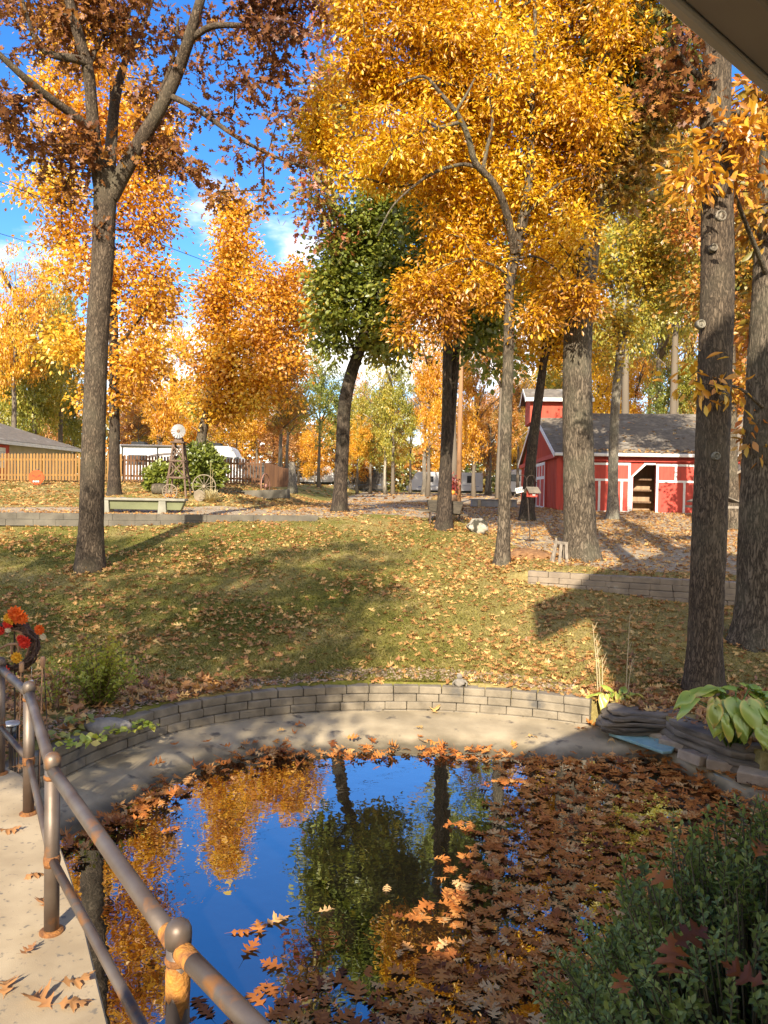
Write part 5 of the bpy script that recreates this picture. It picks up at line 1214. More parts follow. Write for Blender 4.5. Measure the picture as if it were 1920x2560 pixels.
def grass():
    n = 400000; g = np.random.default_rng(15)
    y = 10.3 + (22.3 - 10.3) * g.uniform(0, 1, n) ** 1.5; x = g.uniform(-1, 1, n) * (0.55 * y + .5)
    k = notpond(x, y) & (gravel_mask(x, y) < .4); x, y = x[k], y[k]
    dry = np.clip(0.5 + 0.9 * fbm(x, y, 91, .16, 4) + np.clip((x - .6) / 2.5, 0, 1), 0, 1)
    k = g.uniform(size=len(x)) < 1.0 - 0.55 * dry; x, y, dry = x[k], y[k], dry[k]; n = len(x)
    T = np.array([(-.13, 0, 0), (.13, 0, 0), (.0, 1, .25)], float); Fc = np.array([(0, 1, 2)])
    a = g.uniform(0, 6.28, n); A = np.stack([np.cos(a) * .7, np.sin(a) * .7, np.full(n, .7)], 1); Nn = np.stack([np.cos(a), np.sin(a), -np.full(n, .8)], 1)
    C = np.stack([x, y, tz(x, y)], 1)
    me = leaves('grass', (T, Fc), C, A, Nn, g.uniform(.03, .075, n), np.clip(.25 + .5 * dry + g.normal(0, .15, n), 0, 1))
    M_ = leafmat('grass_blade', [(0.105, 0.13, 0.02), (0.20, 0.195, 0.036), (0.34, 0.28, 0.07), (0.50, 0.39, 0.14)], .3, .03)
    tag(link('grass', me, M_), 'short autumn grass of the sloping lawn', 'grass', kind='stuff')
grass()

# boxwood in the foreground
def boxwood():
    root = thing('boxwood_bush', 'dark green boxwood bush in the lower right corner with dead leaves caught in it', 'bush', (1.0, 1.95, 0))
    O_ = np.array((1.05, 1.95, 0.0)); g = np.random.default_rng(33)
    blobs = [((1.10, 1.95, .58), (.70, .62, .62)), ((.72, 1.80, .50), (.36, .42, .48)), ((1.25, 2.35, .70), (.50, .42, .50)), ((.92, 2.2, .52), (.36, .4, .46)), ((1.55, 2.2, .95), (.45, .5, .48)), ((.55, 1.78, .42), (.24, .30, .40))]
    tips = []
    for c, r in blobs:
        n = int(3000 * (r[0] * r[1] + .05)); q = norm(g.normal(0, 1, (n * 2, 3))); q = q[q[:, 2] > -.35][:n]
        q = q * (1 + 0.16 * fbm3(q * 3 + np.array(c), 3, .35))[:, None] * g.uniform(.72, 1.02, (len(q), 1))
        tips.append(np.array(c) + q * np.array(r))
    tips = np.concatenate(tips) - O_
    ctr = np.array([(0, 0, 0.25)])
    C, A, Nn, T, tw0, tw1 = [], [], [], [], [], []
    for t in tips:
        d = norm((t - ctr) * np.array([1, 1, .8]) + g.normal(0, .28, (1, 3)) + np.array([0, -.1, .12]))[0]
        L = g.uniform(.06, .11); b = t - d * L; tw0.append(b); tw1.append(t)
        u = norm(np.cross(d, g.normal(0, 1, 3))[None])[0]; w = np.cross(d, u); m = int(L / .013)
        bt = g.normal(.48, .12)
        for i in range(m):
            f = i / m; p = b + d * L * f; aa = (i % 2) * PI / 2 + g.normal(0, .35)
            for sg in (1, -1):
                out = (u * math.cos(aa) + w * math.sin(aa)) * sg; a_ = norm((out + d * g.uniform(.4, .9))[None])[0]
                C.append(p + a_ * .007); A.append(a_); Nn.append(d * .9 - out * .4 + g.normal(0, .2, 3)); T.append(bt + .16 * f + g.normal(0, .09))
        C.append(t); A.append(d); Nn.append(np.cross(d, u)); T.append(bt + .2)
    C = np.array(C)
    tp = tpl_leaflet(.24)
    me = leaves('foliage', tp, C, np.array(A), np.array(Nn), .024 * g.uniform(.7, 1.2, len(C)), np.array(T), (.1, .1)); link('foliage', me, LF_BOX, root)
    # older inner leaves so the bush is not see-through
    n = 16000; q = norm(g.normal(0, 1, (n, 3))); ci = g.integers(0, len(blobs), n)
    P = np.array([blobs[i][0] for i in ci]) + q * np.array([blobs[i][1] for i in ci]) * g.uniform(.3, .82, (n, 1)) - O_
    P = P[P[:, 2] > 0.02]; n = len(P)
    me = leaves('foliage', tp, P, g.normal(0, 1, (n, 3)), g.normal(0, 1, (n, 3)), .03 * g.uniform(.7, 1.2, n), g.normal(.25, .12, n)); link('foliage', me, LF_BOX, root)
    V, Fa = frustums(np.array(tw0), np.array(tw1), np.full(len(tw0), .0022), np.full(len(tw0), .001), 4)
    mids = ctr + (np.array(tw0) - ctr) * .25
    V2, F2 = frustums(np.array(mids), np.array(tw0), np.full(len(tw0), .004), np.full(len(tw0), .0022), 4)
    link('stems', fast_mesh('stems', np.concatenate([V, V2]), np.concatenate([Fa, F2 + len(V)])), pmat('box_stem', (.16, .13, .07), rough=.9), root)
    for (u, v, d, sz, an, ti, lb) in [(1450, 2075, 1.52, .10, 1.2, .30, 'long curled rust leaf hanging in the boxwood'), (1490, 2020, 1.62, .09, .4, .12, 'dark red leaf lodged in the boxwood above the curled one'), (1425, 1895, 2.1, .09, 2.2, .5, 'tan leaf caught on top of the boxwood'),
                                      (1645, 1830, 2.2, .09, .8, .5, 'orange leaf at the upper right of the boxwood'), (1345, 2125, 1.6, .06, 1.6, .4, 'small tan leaf in the lower left of the boxwood'), (1610, 2110, 1.5, .08, 2.3, .2, 'brown leaf in the lower right of the boxwood')]:
        p = at(u, v, d); leaf_obj(lb, p, sz, an, ti, mat=LF_POND, tilt=.25, curl=(.35, .35), up=(rnd.uniform(-.3, .3), -.35, 1))
boxwood()
# ------------------------------------------------------------------ things on and round the pond
WHITE = pmat('white_paint', (0.80, 0.78, 0.74), (0.70, 0.68, 0.63), scale=3, rough=0.6)
RED = pmat('barn_red', (0.56, 0.085, 0.055), (0.44, 0.058, 0.04), scale=1.6, rough=0.75, bump=0.1, stretch=(5, 5, 0.7), lo=0.3, hi=0.7, third=((0.36, 0.075, 0.05), 2.2, 0.6))
DARK = pmat('painted_dark_inside', (0.05, 0.04, 0.032), rough=0.9)
SHINGLE = pmat('roof_shingle', (0.22, 0.18, 0.135), (0.13, 0.11, 0.085), scale=6, rough=0.95, bump=0.3, third=((0.26, 0.23, 0.19), 1.2, 0.58))
METAL = pmat('grey_metal', (0.45, 0.45, 0.45), (0.3, 0.3, 0.3), scale=10, rough=0.45, metal=0.7)
IRON = pmat('black_iron', (0.045, 0.04, 0.036), (0.09, 0.055, 0.035), scale=14, rough=0.6, metal=0.4)
WOOD_BROWN = pmat('brown_wood', (0.22, 0.13, 0.07), (0.12, 0.07, 0.04), scale=4, rough=0.85, stretch=(5, 5, 0.8))
FENCE_T = pmat('tan_fence', (0.31, 0.165, 0.045), (0.22, 0.115, 0.033), scale=1.5, rough=0.8, stretch=(4, 4, 0.5))
FENCE_B = pmat('brown_shaded_fence', (0.16, 0.075, 0.032), (0.10, 0.047, 0.022), scale=1.5, rough=0.8, stretch=(4, 4, 0.5))  # darker copy of the tan fence, with shade put into the colour
RUBBER = pmat('black_rubber', (0.025, 0.025, 0.025), rough=0.85)
GLASS = pmat('dark_glass', (0.04, 0.045, 0.05), (0.02, 0.02, 0.025), rough=0.12, spec=0.6)
def fat(U, V, d): return at(U / D, V / D, d)
def gz(x, y): return ground(x, y)

# ledge rocks: layered slabs
def ledge(label, u0, v0, u1, v1, d, depth, h, seed, layers=5, z0=None):
    a = at(u0, v0, d); b = at(u1, v1, d); r = random.Random(seed)
    c = (a + b) / 2; L = (b - a).length; root_z = c.z - h / 2 if z0 is None else z0
    mb = MB(); ang = math.atan2(b.y - a.y, b.x - a.x)
    for k in range(layers):
        f = 1 - 0.38 * abs(k / (layers - 1) - 0.4); n = 22; hh = h / layers
        poly = []
        for i in range(n):
            t = 2 * PI * i / n; rr = 1 + r.uniform(-.07, .07) + 0.08 * math.sin(3 * t + seed + k)
            cs, sn = math.cos(t), math.sin(t); e = 0.6
            px_ = math.copysign(abs(cs) ** e, cs) * L / 2 * f * rr + r.uniform(-.02, .02); py_ = math.copysign(abs(sn) ** e, sn) * depth / 2 * f * rr
            poly.append((px_ * math.cos(ang) - py_ * math.sin(ang), px_ * math.sin(ang) + py_ * math.cos(ang)))
        zb = k * hh
        mb.prism([(x, y, zb + 0.02 * math.sin(x * 7 + k)) for x, y in poly], (r.uniform(-.015, .015), r.uniform(-.015, .015), hh * 1.08))
    o = mb.build('ledge_rock', ROCK, bevel=0.018, seg=2, smooth=True, loc=(c.x, c.y, root_z))
    return tag(o, label, 'rock')
ledge('layered dark ledge rock at the right end of the block wall', 1290, 1553, 1482, 1557, 9.3, 0.55, 0.25, 4, 5)
def ledge_at(label, x0, y0, x1, y1, depth, z0, h, seed):
    C_ = lambda x, y: ((x - 0) / y, 0)
    a_, b_ = Vector((x0, y0, 0)), Vector((x1, y1, 0)); c_ = (a_ + b_) / 2; L_ = (b_ - a_).length; r = random.Random(seed); mb = MB(); ang = math.atan2(y1 - y0, x1 - x0)
    for k in range(5):
        f = 1 - .3 * abs(k / 4 - .45); poly = []
        for i in range(22):
            t = 2 * PI * i / 22; rr = 1 + r.uniform(-.07, .07) + .08 * math.sin(3 * t + seed + k); cs, sn = math.cos(t), math.sin(t)
            p_ = math.copysign(abs(cs) ** .6, cs) * L_ / 2 * f * rr; q_ = math.copysign(abs(sn) ** .6, sn) * depth / 2 * f * rr; poly.append((p_ * math.cos(ang) - q_ * math.sin(ang), p_ * math.sin(ang) + q_ * math.cos(ang), k * h / 5))
        mb.prism(poly, (r.uniform(-.015, .015), r.uniform(-.015, .015), h / 5 * 1.08))
    return tag(mb.build('ledge_rock', ROCK, bevel=.018, seg=2, smooth=True, loc=(c_.x, c_.y, z0)), label, 'rock')
ledge_at('long flat ledge rock under the big hosta behind the edging blocks', 3.40, 9.12, 3.98, 7.85, .42, -.76, .36, 9)
ledge_at('dark ledge rock at the right rim below the hosta leaves', 4.02, 7.75, 4.42, 6.5, .42, -.76, .33, 12)
# blue-green slab
def slab():
    pts = [on(u, v, -0.66) for u, v in ((1312, 1570), (1322, 1562), (1345, 1566), (1392, 1580), (1440, 1600), (1458, 1612), (1452, 1621), (1432, 1622), (1380, 1604), (1316, 1582))]
    mb = MB(); mb.prism([(p.x, p.y, -0.70) for p in reversed(pts)], (0, 0, 0.035))
    o = mb.build('liner_slab', pmat('blue_green_paint', (0.30, 0.47, 0.45), (0.20, 0.36, 0.35), scale=7, rough=0.5, bump=0.15, third=((0.34, 0.33, 0.24), 6, .62)), bevel=0.01, seg=2)
    tag(o, 'pale blue-green painted slab lying on the shelf between rock and edging blocks', 'slab')
    pts = [on(u, v, -0.74) for u, v in ((1545, 1655), (1660, 1702), (1720, 1735), (1720, 1748), (1650, 1718), (1540, 1668))]
    mb = MB(); mb.prism([(p.x, p.y, -0.78) for p in reversed(pts)], (0, 0, 0.03))
    tag(mb.build('liner_strip', pmat('grey_blue_paint', (0.36, 0.42, 0.42), (0.26, 0.31, 0.32), scale=7, rough=0.5), bevel=0.008), 'narrow grey-blue lip along the foot of the edging blocks at the right rim', 'slab')
slab()
for (u, v, z, sx, sy, sz, rz, tl, lb) in [
  (1412, 1588, -.655, .34, .13, .09, -38, .25, 'thin edging block tilted against the dark ledge rock'), (1462, 1607, -.655, .36, .20, .10, -40, .05, 'edging block second along the pond from the ledge rock'),
  (1504, 1637, -.655, .30, .26, .11, -62, -.18, 'square edging block turned and tipped towards the water'), (1567, 1651, -.65, .36, .2, .11, -30, .05, 'edging block just right of the tipped square one'), (1636, 1679, -.645, .36, .2, .12, -32, .05, 'edging block at the right rim of the picture by the pond')]:
    p = on(u, v, z); mb = MB(); mb.box((0, 0, 0), (sx, sy, sz), M=Matrix.Rotation(math.radians(rz), 3, 'Z') @ Matrix.Rotation(tl, 3, 'X'))
    tag(mb.build('edging_block', BLOCK_PINK, bevel=0.018, seg=2, loc=p), lb, 'block', 'edging blocks on the right bank')
mb = MB(); mb.blob((0, 0, 0), (.26, .14, .11), 3, .12, 18, 12); tag(mb.build('grey_rock', ROCK_GREY, smooth=True, loc=at(228, 1572, 8.15)), 'grey lichen-spotted rock on the wall top below the left shrub', 'rock')

# hostas
def hosta_leaf(L, Wd, droop, seed):
    """pleated heart-shaped blade, petiole along +y"""
    nu, nv = 13, 14; r = random.Random(seed); V = []; T = []
    for j in range(nv):
        t = j / (nv - 1); w = 1.3 * Wd * (math.sin(PI * min(1, t * 0.98 + 0.02) ** 0.62)) * (1 - 0.1 * t)
        for i in range(nu):
            s = i / (nu - 1) * 2 - 1
            y = L * t - 0.12 * L * s * s * (1 - t) * 1.0 - 0.12 * L * (1 - t) * abs(s)
            z = -droop * L * t * t + 0.10 * Wd * (1 - (1 - abs(s)) ** 2) * (1 - .7 * t) - 0.26 * Wd * abs(s) ** 2.2 * t + 0.012 * math.cos(s * 6.5 * PI) * (1 - t * .6) + 0.012 * math.sin(7 * t + seed + 3 * s)
            V.append((w * s * 0.5, y, z))
            edge = max(0, (max(abs(s), t * 1.02) - 0.72) / 0.28); T.append(edge)
    F_ = [(j * nu + i, j * nu + i + 1, (j + 1) * nu + i + 1, (j + 1) * nu + i) for j in range(nv - 1) for i in range(nu - 1)]
    return np.array(V), np.array(F_), np.array(T)
LF_HOSTA = leafmat('leaf_hosta', [(0.24, 0.38, 0.05), (0.36, 0.49, 0.07), (0.48, 0.56, 0.09), (0.72, 0.60, 0.10), (0.60, 0.40, 0.12)], 0.25, 0.07, 0.4)
def hosta(name, label, base, specs, cat='plant'):
    """specs: (target offset vector of the blade root, heading deg, pitch deg, length, width, droop, yellow 0..1)"""
    root = thing(name, label, cat, base); k = 0
    for off, hd, pt, L, Wd, dr, yl in specs:
        k += 1; V, Fa, T = hosta_leaf(L, Wd, dr, k)
        M_ = np.array(Matrix.Rotation(math.radians(hd), 3, 'Z') @ Matrix.Rotation(math.radians(pt), 3, 'X') @ Matrix.Rotation(rnd.uniform(-.3, .3), 3, 'Y'))
        V = V @ M_.T + np.array(off)
        g = np.random.default_rng(k + 40); pat = 0.5 + 0.5 * fbm(V[:, 0] * 8, V[:, 1] * 8 + V[:, 2] * 5, k, .4, 2)
        tint = np.clip(0.16 + 0.18 * pat + yl * (0.3 + 0.45 * T) + T * pat * 0.38 + g.normal(0, .015, len(V)), 0, 1)
        link('leaf', fast_mesh('leaf', V, Fa, tint, smooth=True), LF_HOSTA, root)
        mb = MB(); o = Vector(off); mb.tube([(o.x * .15, o.y * .15, -.05), (o.x * .55, o.y * .55, o.z * .75), tuple(o)], [.011, .009, .006], 6); mb.build('stalk', LF_LIME, root, smooth=True)
    return root
hb = at(1585, 1570, 8.15); hb.z = -0.40
hs = []
for (u, v, hd, pt, L, Wd, dr, yl) in [
  (1530, 1500, 75, 8, .34, .24, .45, .25), (1500, 1520, 100, -12, .30, .2, .5, .12), (1545, 1535, 160, -62, .26, .16, .2, .95), (1590, 1495, 20, 12, .3, .22, .5, .0), (1620, 1490, -40, 10, .3, .22, .4, .05), (1645, 1505, -70, 5, .34, .24, .4, .0),
  (1590, 1525, 185, -30, .36, .28, .5, .3), (1560, 1545, 150, -40, .32, .25, .4, .05), (1620, 1530, 200, -35, .34, .26, .5, .4), (1650, 1540, 235, -28, .34, .26, .5, .1), (1605, 1555, 190, -55, .3, .22, .4, .1), (1640, 1565, 210, -50, .32, .24, .4, .0), (1670, 1520, -95, -5, .36, .26, .5, .0), (1560, 1500, 60, 20, .28, .2, .5, .05), (1575, 1515, 120, 5, .3, .22, .5, .15), (1625, 1510, 250, -10, .3, .24, .5, .0), (1690, 1560, 240, -30, .34, .25, .5, .2)]:
    p = at(u, v - 6, 7.95 + (-.08 if v > 1515 else .2) + rnd.uniform(-.08, .08)) - hb; hs.append(((p.x, p.y, p.z), hd, pt, L * .8, Wd * .85, dr, yl))
    if len(hs) < 40: q = hs[-1]; hs.append(((q[0][0] + rnd.uniform(-.16, .16), q[0][1] + rnd.uniform(-.12, .12), q[0][2] + rnd.uniform(-.06, .05)), hd + rnd.uniform(-45, 45), pt + rnd.uniform(-12, 12), L * rnd.uniform(.55, .8), Wd * rnd.uniform(.6, .85), dr, min(1, yl + rnd.uniform(0, .35))))
hosta('hosta', 'large green hosta with yellowing leaf edges over the rocks at the right', hb, hs)
hb2 = at(1325, 1532, 9.75); hb2.z = -0.42; hs = []
for (u, v, hd, pt, L, Wd, dr, yl) in [(1305, 1505, 150, -55, .2, .10, .2, .9), (1322, 1500, 120, -45, .2, .1, .2, .5), (1335, 1500, 200, -60, .2, .1, .2, .85), (1350, 1508, 190, -70, .19, .13, .2, 1.0), (1318, 1492, 20, 30, .2, .09, .4, .3), (1345, 1495, -20, 30, .2, .09, .4, .35), (1298, 1500, 80, 10, .18, .09, .5, .6), (1362, 1500, -60, 15, .2, .09, .6, .95)]:
    p = at(u, v, 9.7 + rnd.uniform(-.1, .1)) - hb2; hs.append(((p.x, p.y, p.z), hd, pt, L, Wd, dr, yl))
hosta('hosta', 'small withering yellow hosta behind the layered ledge rock', hb2, hs)

def stems(name, label, base, tops, r0, mat, cat='plant'):
    mb = MB()
    for tx, ty, tz_, bx in tops:
        mb.tube([(bx, 0, -.05), (bx + (tx - bx) * .4, ty * .4, tz_ * .5), (tx, ty, tz_)], [r0, r0 * .8, r0 * .35], 5)
        for f in (.55, .75, .9): mb.tube([(bx + (tx - bx) * f, ty * f, tz_ * f), (bx + (tx - bx) * f + .05, ty * f, tz_ * f + .12)], [r0 * .5, r0 * .25], 4)
    return tag(mb.build(name, mat, loc=base), label, cat)
STRAW = pmat('dry_stem', (.55, .43, .25), (.4, .3, .17), rough=.9)
p = at(1293, 1500, 9.9); stems('dry_stems', 'thin dry stalks rising behind the small yellow hosta', (p.x, p.y, -.42), [(-.10, 0, .95, 0), (-.02, .1, .72, .03), (.05, .05, .5, .05)], .008, STRAW)
p = at(1352, 1490, 9.9); stems('dry_stems', 'single tall dry stalk left of the scarred oak foot', (p.x, p.y, -.42), [(.03, 0, 1.12, 0), (.09, .05, .5, .02)], .008, STRAW)

# shrub with small yellow-green leaves, left of the pond
def shrub(label, base, n, h, spread, mat, size, seed, mean=.5, top=.25, per=26, name='shrub', dirx=0.0):
    root = thing(name, label, 'shrub', base); g = np.random.default_rng(seed)
    A_, B_, ra, rb = [], [], [], []; C, AX, NN, T = [], [], [], []
    for k in range(n):
        a = g.uniform(0, 6.28); out = g.uniform(.25, 1.0) * spread; H = h * g.uniform(.45, 1.0) * (1.05 - .45 * out / spread)
        e = np.array([math.cos(a) * out + dirx, math.sin(a) * out * .7, H]); m = np.array([math.cos(a) * out * .35, math.sin(a) * out * .25, H * .75])
        prev = np.array([math.cos(a) * .06, math.sin(a) * .06, -.03]); p0 = prev.copy()
        for s in range(1, 9):
            t = s / 8; q = p0 * (1 - t) ** 2 + 2 * m * t * (1 - t) + e * t * t
            A_.append(prev); B_.append(q); ra.append(.006 * (1.1 - t)); rb.append(.006 * (1.1 - t - .12)); d = norm((q - prev)[None])[0]
            if t > .2:
                for i in range(per // 7 + 1):
                    f = g.uniform(); c = prev + (q - prev) * f; o = norm(np.cross(d, g.normal(0, 1, 3))[None])[0]
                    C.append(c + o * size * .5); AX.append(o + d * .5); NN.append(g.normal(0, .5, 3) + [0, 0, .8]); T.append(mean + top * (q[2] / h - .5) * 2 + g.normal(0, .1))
            prev = q
    V, Fa = frustums(np.array(A_), np.array(B_), np.array(ra), np.array(rb), 5)
    link('stems', fast_mesh('stems', V, Fa), WOOD_BROWN, root)
    link('foliage', leaves('foliage', BROAD, np.array(C), np.array(AX), np.array(NN), size * g.uniform(.7, 1.3, len(C)), np.array(T)), mat, root)
    return root
sb = at(215, 1520, 8.9)
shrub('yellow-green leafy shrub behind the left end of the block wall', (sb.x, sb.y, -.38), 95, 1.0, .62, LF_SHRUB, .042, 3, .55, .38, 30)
shrub('lone arching twig with small leaves left of the leafy shrub', (sb.x - .45, sb.y - .2, -.38), 7, .9, .45, LF_SHRUB, .04, 8, .55, .2, 22, name='twig', dirx=-.1)
shrub('dark leafy plant low behind the railing at the left rim', (-3.9, 7.3, -.36), 30, .35, .3, LF_BOX, .05, 12, .7, .2, 22, name='plant')
def weeds(label, spots, mat, seed):
    g = np.random.default_rng(seed); C = []
    for u, v, d, n, s in spots:
        p = at(u, v, d); q = np.array(p) + g.normal(0, s, (n, 3)) * np.array([1, .7, .3]); C.append(q)
    C = np.concatenate(C); n = len(C); 
    me = leaves('weeds', BROAD, C, g.normal(0, 1, (n, 3)) * np.array([1, 1, .3]), np.array([[0, -.5, .8]]) + g.normal(0, .35, (n, 3)), .085 * g.uniform(.6, 1.3, n), g.normal(.55, .2, n), (.3, .3))
    return tag(link('trailing_weeds', me, mat), label, 'weeds')
weeds('lime green trailing weeds hanging over the left wall top', [(255, 1577, 8.05, 26, .07), (285, 1570, 8.3, 26, .08), (318, 1563, 8.6, 22, .06), (225, 1585, 8.0, 6, .05)], LF_LIME, 2)
weeds('small lime weeds on the mossy wall corner near the railing', [(155, 1603, 7.5, 9, .05), (190, 1597, 7.7, 14, .08), (140, 1612, 7.4, 5, .05)], LF_LIME, 4)
weeds('dusty green leaves beside the grey rock', [(160, 1560, 8.0, 16, .1), (145, 1585, 7.6, 10, .08)], LF_GREEN, 6)

# little stone figure on the wall
p = at(993, 1487, 10.22); mb = MB()
mb.blob((0, 0, .055), (.075, .055, .055), 2, .08, 16, 10); mb.blob((-.005, 0, .135), (.04, .038, .038), 4, .06, 14, 9)
mb.tube([(-.06, 0, .085), (-.095, -.01, .05), (-.085, -.02, .005)], [.014, .012, .012], 7); mb.tube([(.06, 0, .085), (.095, -.01, .05), (.085, -.02, .005)], [.014, .012, .012], 7)
tag(mb.build('stone_figure', ROCK_GREY, smooth=True, loc=(p.x, p.y, WALL_TOP - .004)), 'little grey stone figure sitting on the curved wall', 'figurine')

# wreath with silk flowers
def flower(mb_parent, p, r, m, n=12, layers=2, name='flower', seed=0):
    g = random.Random(seed); mb = MB()
    for l in range(layers):
        for k in range(n):
            a = 2 * PI * k / n + l * .3; rr = r * (1 - .3 * l); c, s = math.cos(a), math.sin(a); w = rr * .32
            dz = -.25 * r * (l + .6) - g.uniform(0, .2) * r
            base = Vector((0, dz * .4, 0)); tip = Vector((c * rr, dz * .2, s * rr)); md = Vector((c * rr * .6, dz, s * rr * .6)); sd = Vector((-s * w, 0, c * w))
            mb.add([base, md + sd, tip, md - sd], [(0, 1, 2), (0, 2, 3)])
    mb.blob((0, -.22 * r, 0), (.22 * r, .16 * r, .22 * r), 1, .05, 8, 6)
    return mb.build(name, m, mb_parent, loc=p)
def wreath():
    d = 6.6; c = fat(32, 1616, d); root = thing('wreath', 'brown twig wreath with orange and yellow silk flowers at the left rim above the railing', 'wreath', (c.x, c.y, gz(c.x, c.y)))
    o = c - Vector(root.location); g = random.Random(4)
    TW = pmat('twig', (.13, .075, .05), (.06, .035, .025), scale=30, rough=.9, bump=.4); COP = pmat('copper_wood', (.42, .24, .13), (.30, .16, .09), scale=12, rough=.6)
    mb = MB()
    for k in range(26):
        ph = g.uniform(0, 6.28); rr = .19 + g.uniform(-.022, .022); off = g.uniform(-.025, .025); a0 = g.uniform(0, 6.28); ln = g.uniform(2.5, 5.5)
        mb.tube([o + Vector((math.cos(a0 + ln * t / 20) * (rr + .014 * math.sin(6 * t / 20 * ln + ph)), off + .014 * math.cos(5 * t / 20 * ln + ph), math.sin(a0 + ln * t / 20) * (rr + .014 * math.sin(6 * t / 20 * ln + ph)))) for t in range(21)], .009, 5)
    mb.build('ring', TW, root, smooth=True)
    mb = MB(); mb.tube([o + Vector((math.cos(a) * .145, -.01, math.sin(a) * .145)) for a in [math.radians(-35 + 7 * i) for i in range(20)]], .014, 8); mb.build('inner_hoop', COP, root, smooth=True)
    mb = MB(); mb.tube([o + Vector((-.12, -.02, -.03)), o + Vector((-.03, -.03, .02)), o + Vector((.05, -.03, .03)), o + Vector((.09, -.03, -.02))], [.006, .012, .014, .008], 8)
    for dx in (.0, .06): mb.tube([o + Vector((dx, -.03, .02)), o + Vector((dx + .01, -.03, -.09))], [.01, .007], 7)
    mb.build('wooden_animal', COP, root, smooth=True)
    OR = pmat('orange_silk', (.85, .18, .02), (.75, .12, .015), scale=20, rough=.7); YE = pmat('yellow_silk', (.85, .5, .04), (.8, .38, .02), scale=20, rough=.7); RD = pmat('red_silk', (.75, .05, .02), (.6, .03, .02), scale=20, rough=.7); CR = pmat('cream_silk', (.8, .7, .5), rough=.7)
    for (U, V, r, m, sd) in [(40, 1537, .085, OR, 1), (56, 1545, .06, OR, 2), (24, 1547, .06, YE, 3), (20, 1559, .05, RD, 4), (99, 1574, .05, OR, 5), (62, 1606, .06, RD, 6), (52, 1597, .04, RD, 7), (42, 1644, .055, YE, 8), (8, 1680, .07, RD, 9), (2, 1577, .04, RD, 10), (108, 1592, .03, CR, 11), (20, 1574, .03, CR, 12)]:
        q = fat(U, V, d - .05) - Vector(root.location); flower(root, q, r, m, seed=sd)
    mb = MB(); mb.tube([o + Vector((.0, .03, .18)), Vector((o.x, .05, -.05))], .007, 6); mb.build('stand', IRON, root)
    mb = MB(); b = fat(79, 1704, d - .1) - Vector(root.location); mb.tube([b + Vector((0, 0, .13)), b], .0015, 4); mb.lathe([(.003, .018), (.013, .012), (.017, 0), (.013, -.012), (.003, -.017)], b, 10); mb.build('bead', METAL, root, smooth=True)
    return COP
COP = wreath()
for (U, V, lb) in [(54, 1668, 'copper stake on three thin legs in front of the wreath'), (107, 1655, 'copper-headed stake on thin legs right of the wreath')]:
    p = fat(U, V, 6.45); zb = gz(p.x, p.y); root = thing('garden_stake', lb, 'garden stake', (p.x, p.y, zb)); h = p.z - zb; mb = MB()
    mb.lathe([(.012, -.045), (.02, -.03), (.021, .03), (.015, .045)], (0, 0, h), 12); mb.build('head', COP, root, smooth=True)
    for k, (dx, dy) in enumerate(((-.05, .03), (.0, -.06), (.06, .03))):
        mb = MB(); mb.tube([(dx * .12, dy * .12, h - .03), (dx, dy, -.05)], .0045, 6); mb.build('leg', IRON if k != 1 else COP, root)
def solar():
    p = fat(28, 1812, 6.2); zb = gz(p.x, p.y); root = thing('solar_light', 'small solar path light with flat square cap below the wreath, seen between the rail posts', 'lamp', (p.x, p.y, zb)); h = p.z - zb
    mb = MB(); mb.lathe([(.066, 0), (.07, .008), (.06, .022), (.02, .03)], (0, 0, h), 20); mb.build('cap', METAL, root, smooth=True)
    mb = MB(); mb.lathe([(.04, -.12), (.045, -.11), (.045, -.005), (.04, 0)], (0, 0, h), 14); mb.build('lantern', GLASS, root, smooth=True)
    mb = MB()
    for k in range(4): a = k * PI / 2 + .4; mb.tube([(math.cos(a) * .05, math.sin(a) * .05, h), (math.cos(a) * .05, math.sin(a) * .05, h - .12)], .005, 5)
    mb.build('frame', IRON, root)
    mb = MB(); mb.tube([(0, 0, h - .12), (0, 0, -.1)], [.02, .016], 8); mb.build('stake', IRON, root)
solar()

# ------------------------------------------------------------------ things at the top of the lawn
def bench():
    x0, x1, y = -8.75, -5.72, 22.35; zb = gz(-7, y); root = thing('concrete_bench', 'long concrete bench with a greenish apron behind the left forked oak', 'bench', ((x0 + x1) / 2, y, zb)); w = x1 - x0
    CO = pmat('bench_concrete', (.30, .28, .22), (.22, .21, .165), scale=4, rough=.9, bump=.2); GR = pmat('bench_green', (.17, .178, .09), (.13, .137, .07), scale=2.5, rough=.85)
    mb = MB(); mb.b2(-w / 2, -.22, .36, w / 2, .22, .43); mb.build('seat', CO, root, bevel=.012)
    mb = MB(); mb.prism([(-w / 2 + .06, -.12, .357), (-w / 2 + .14, -.12, .10), (w / 2 - .14, -.12, .10), (w / 2 - .03, -.12, .357)], (0, .24, 0)); mb.build('apron', GR, root, bevel=.01)
    for x in (-.78, .86):
        mb = MB(); mb.prism([(x - .13, -.21, -.05), (x + .13, -.21, -.05), (x + .10, -.21, .356), (x - .10, -.21, .356)], (0, .087, 0)); mb.prism([(x - .13, .123, -.05), (x + .13, .123, -.05), (x + .10, .123, .356), (x - .10, .123, .356)], (0, .087, 0)); mb.b2(x - .13, -.122, -.05, x + .13, .122, .097); mb.build('leg', CO, root, bevel=.008)
bench()
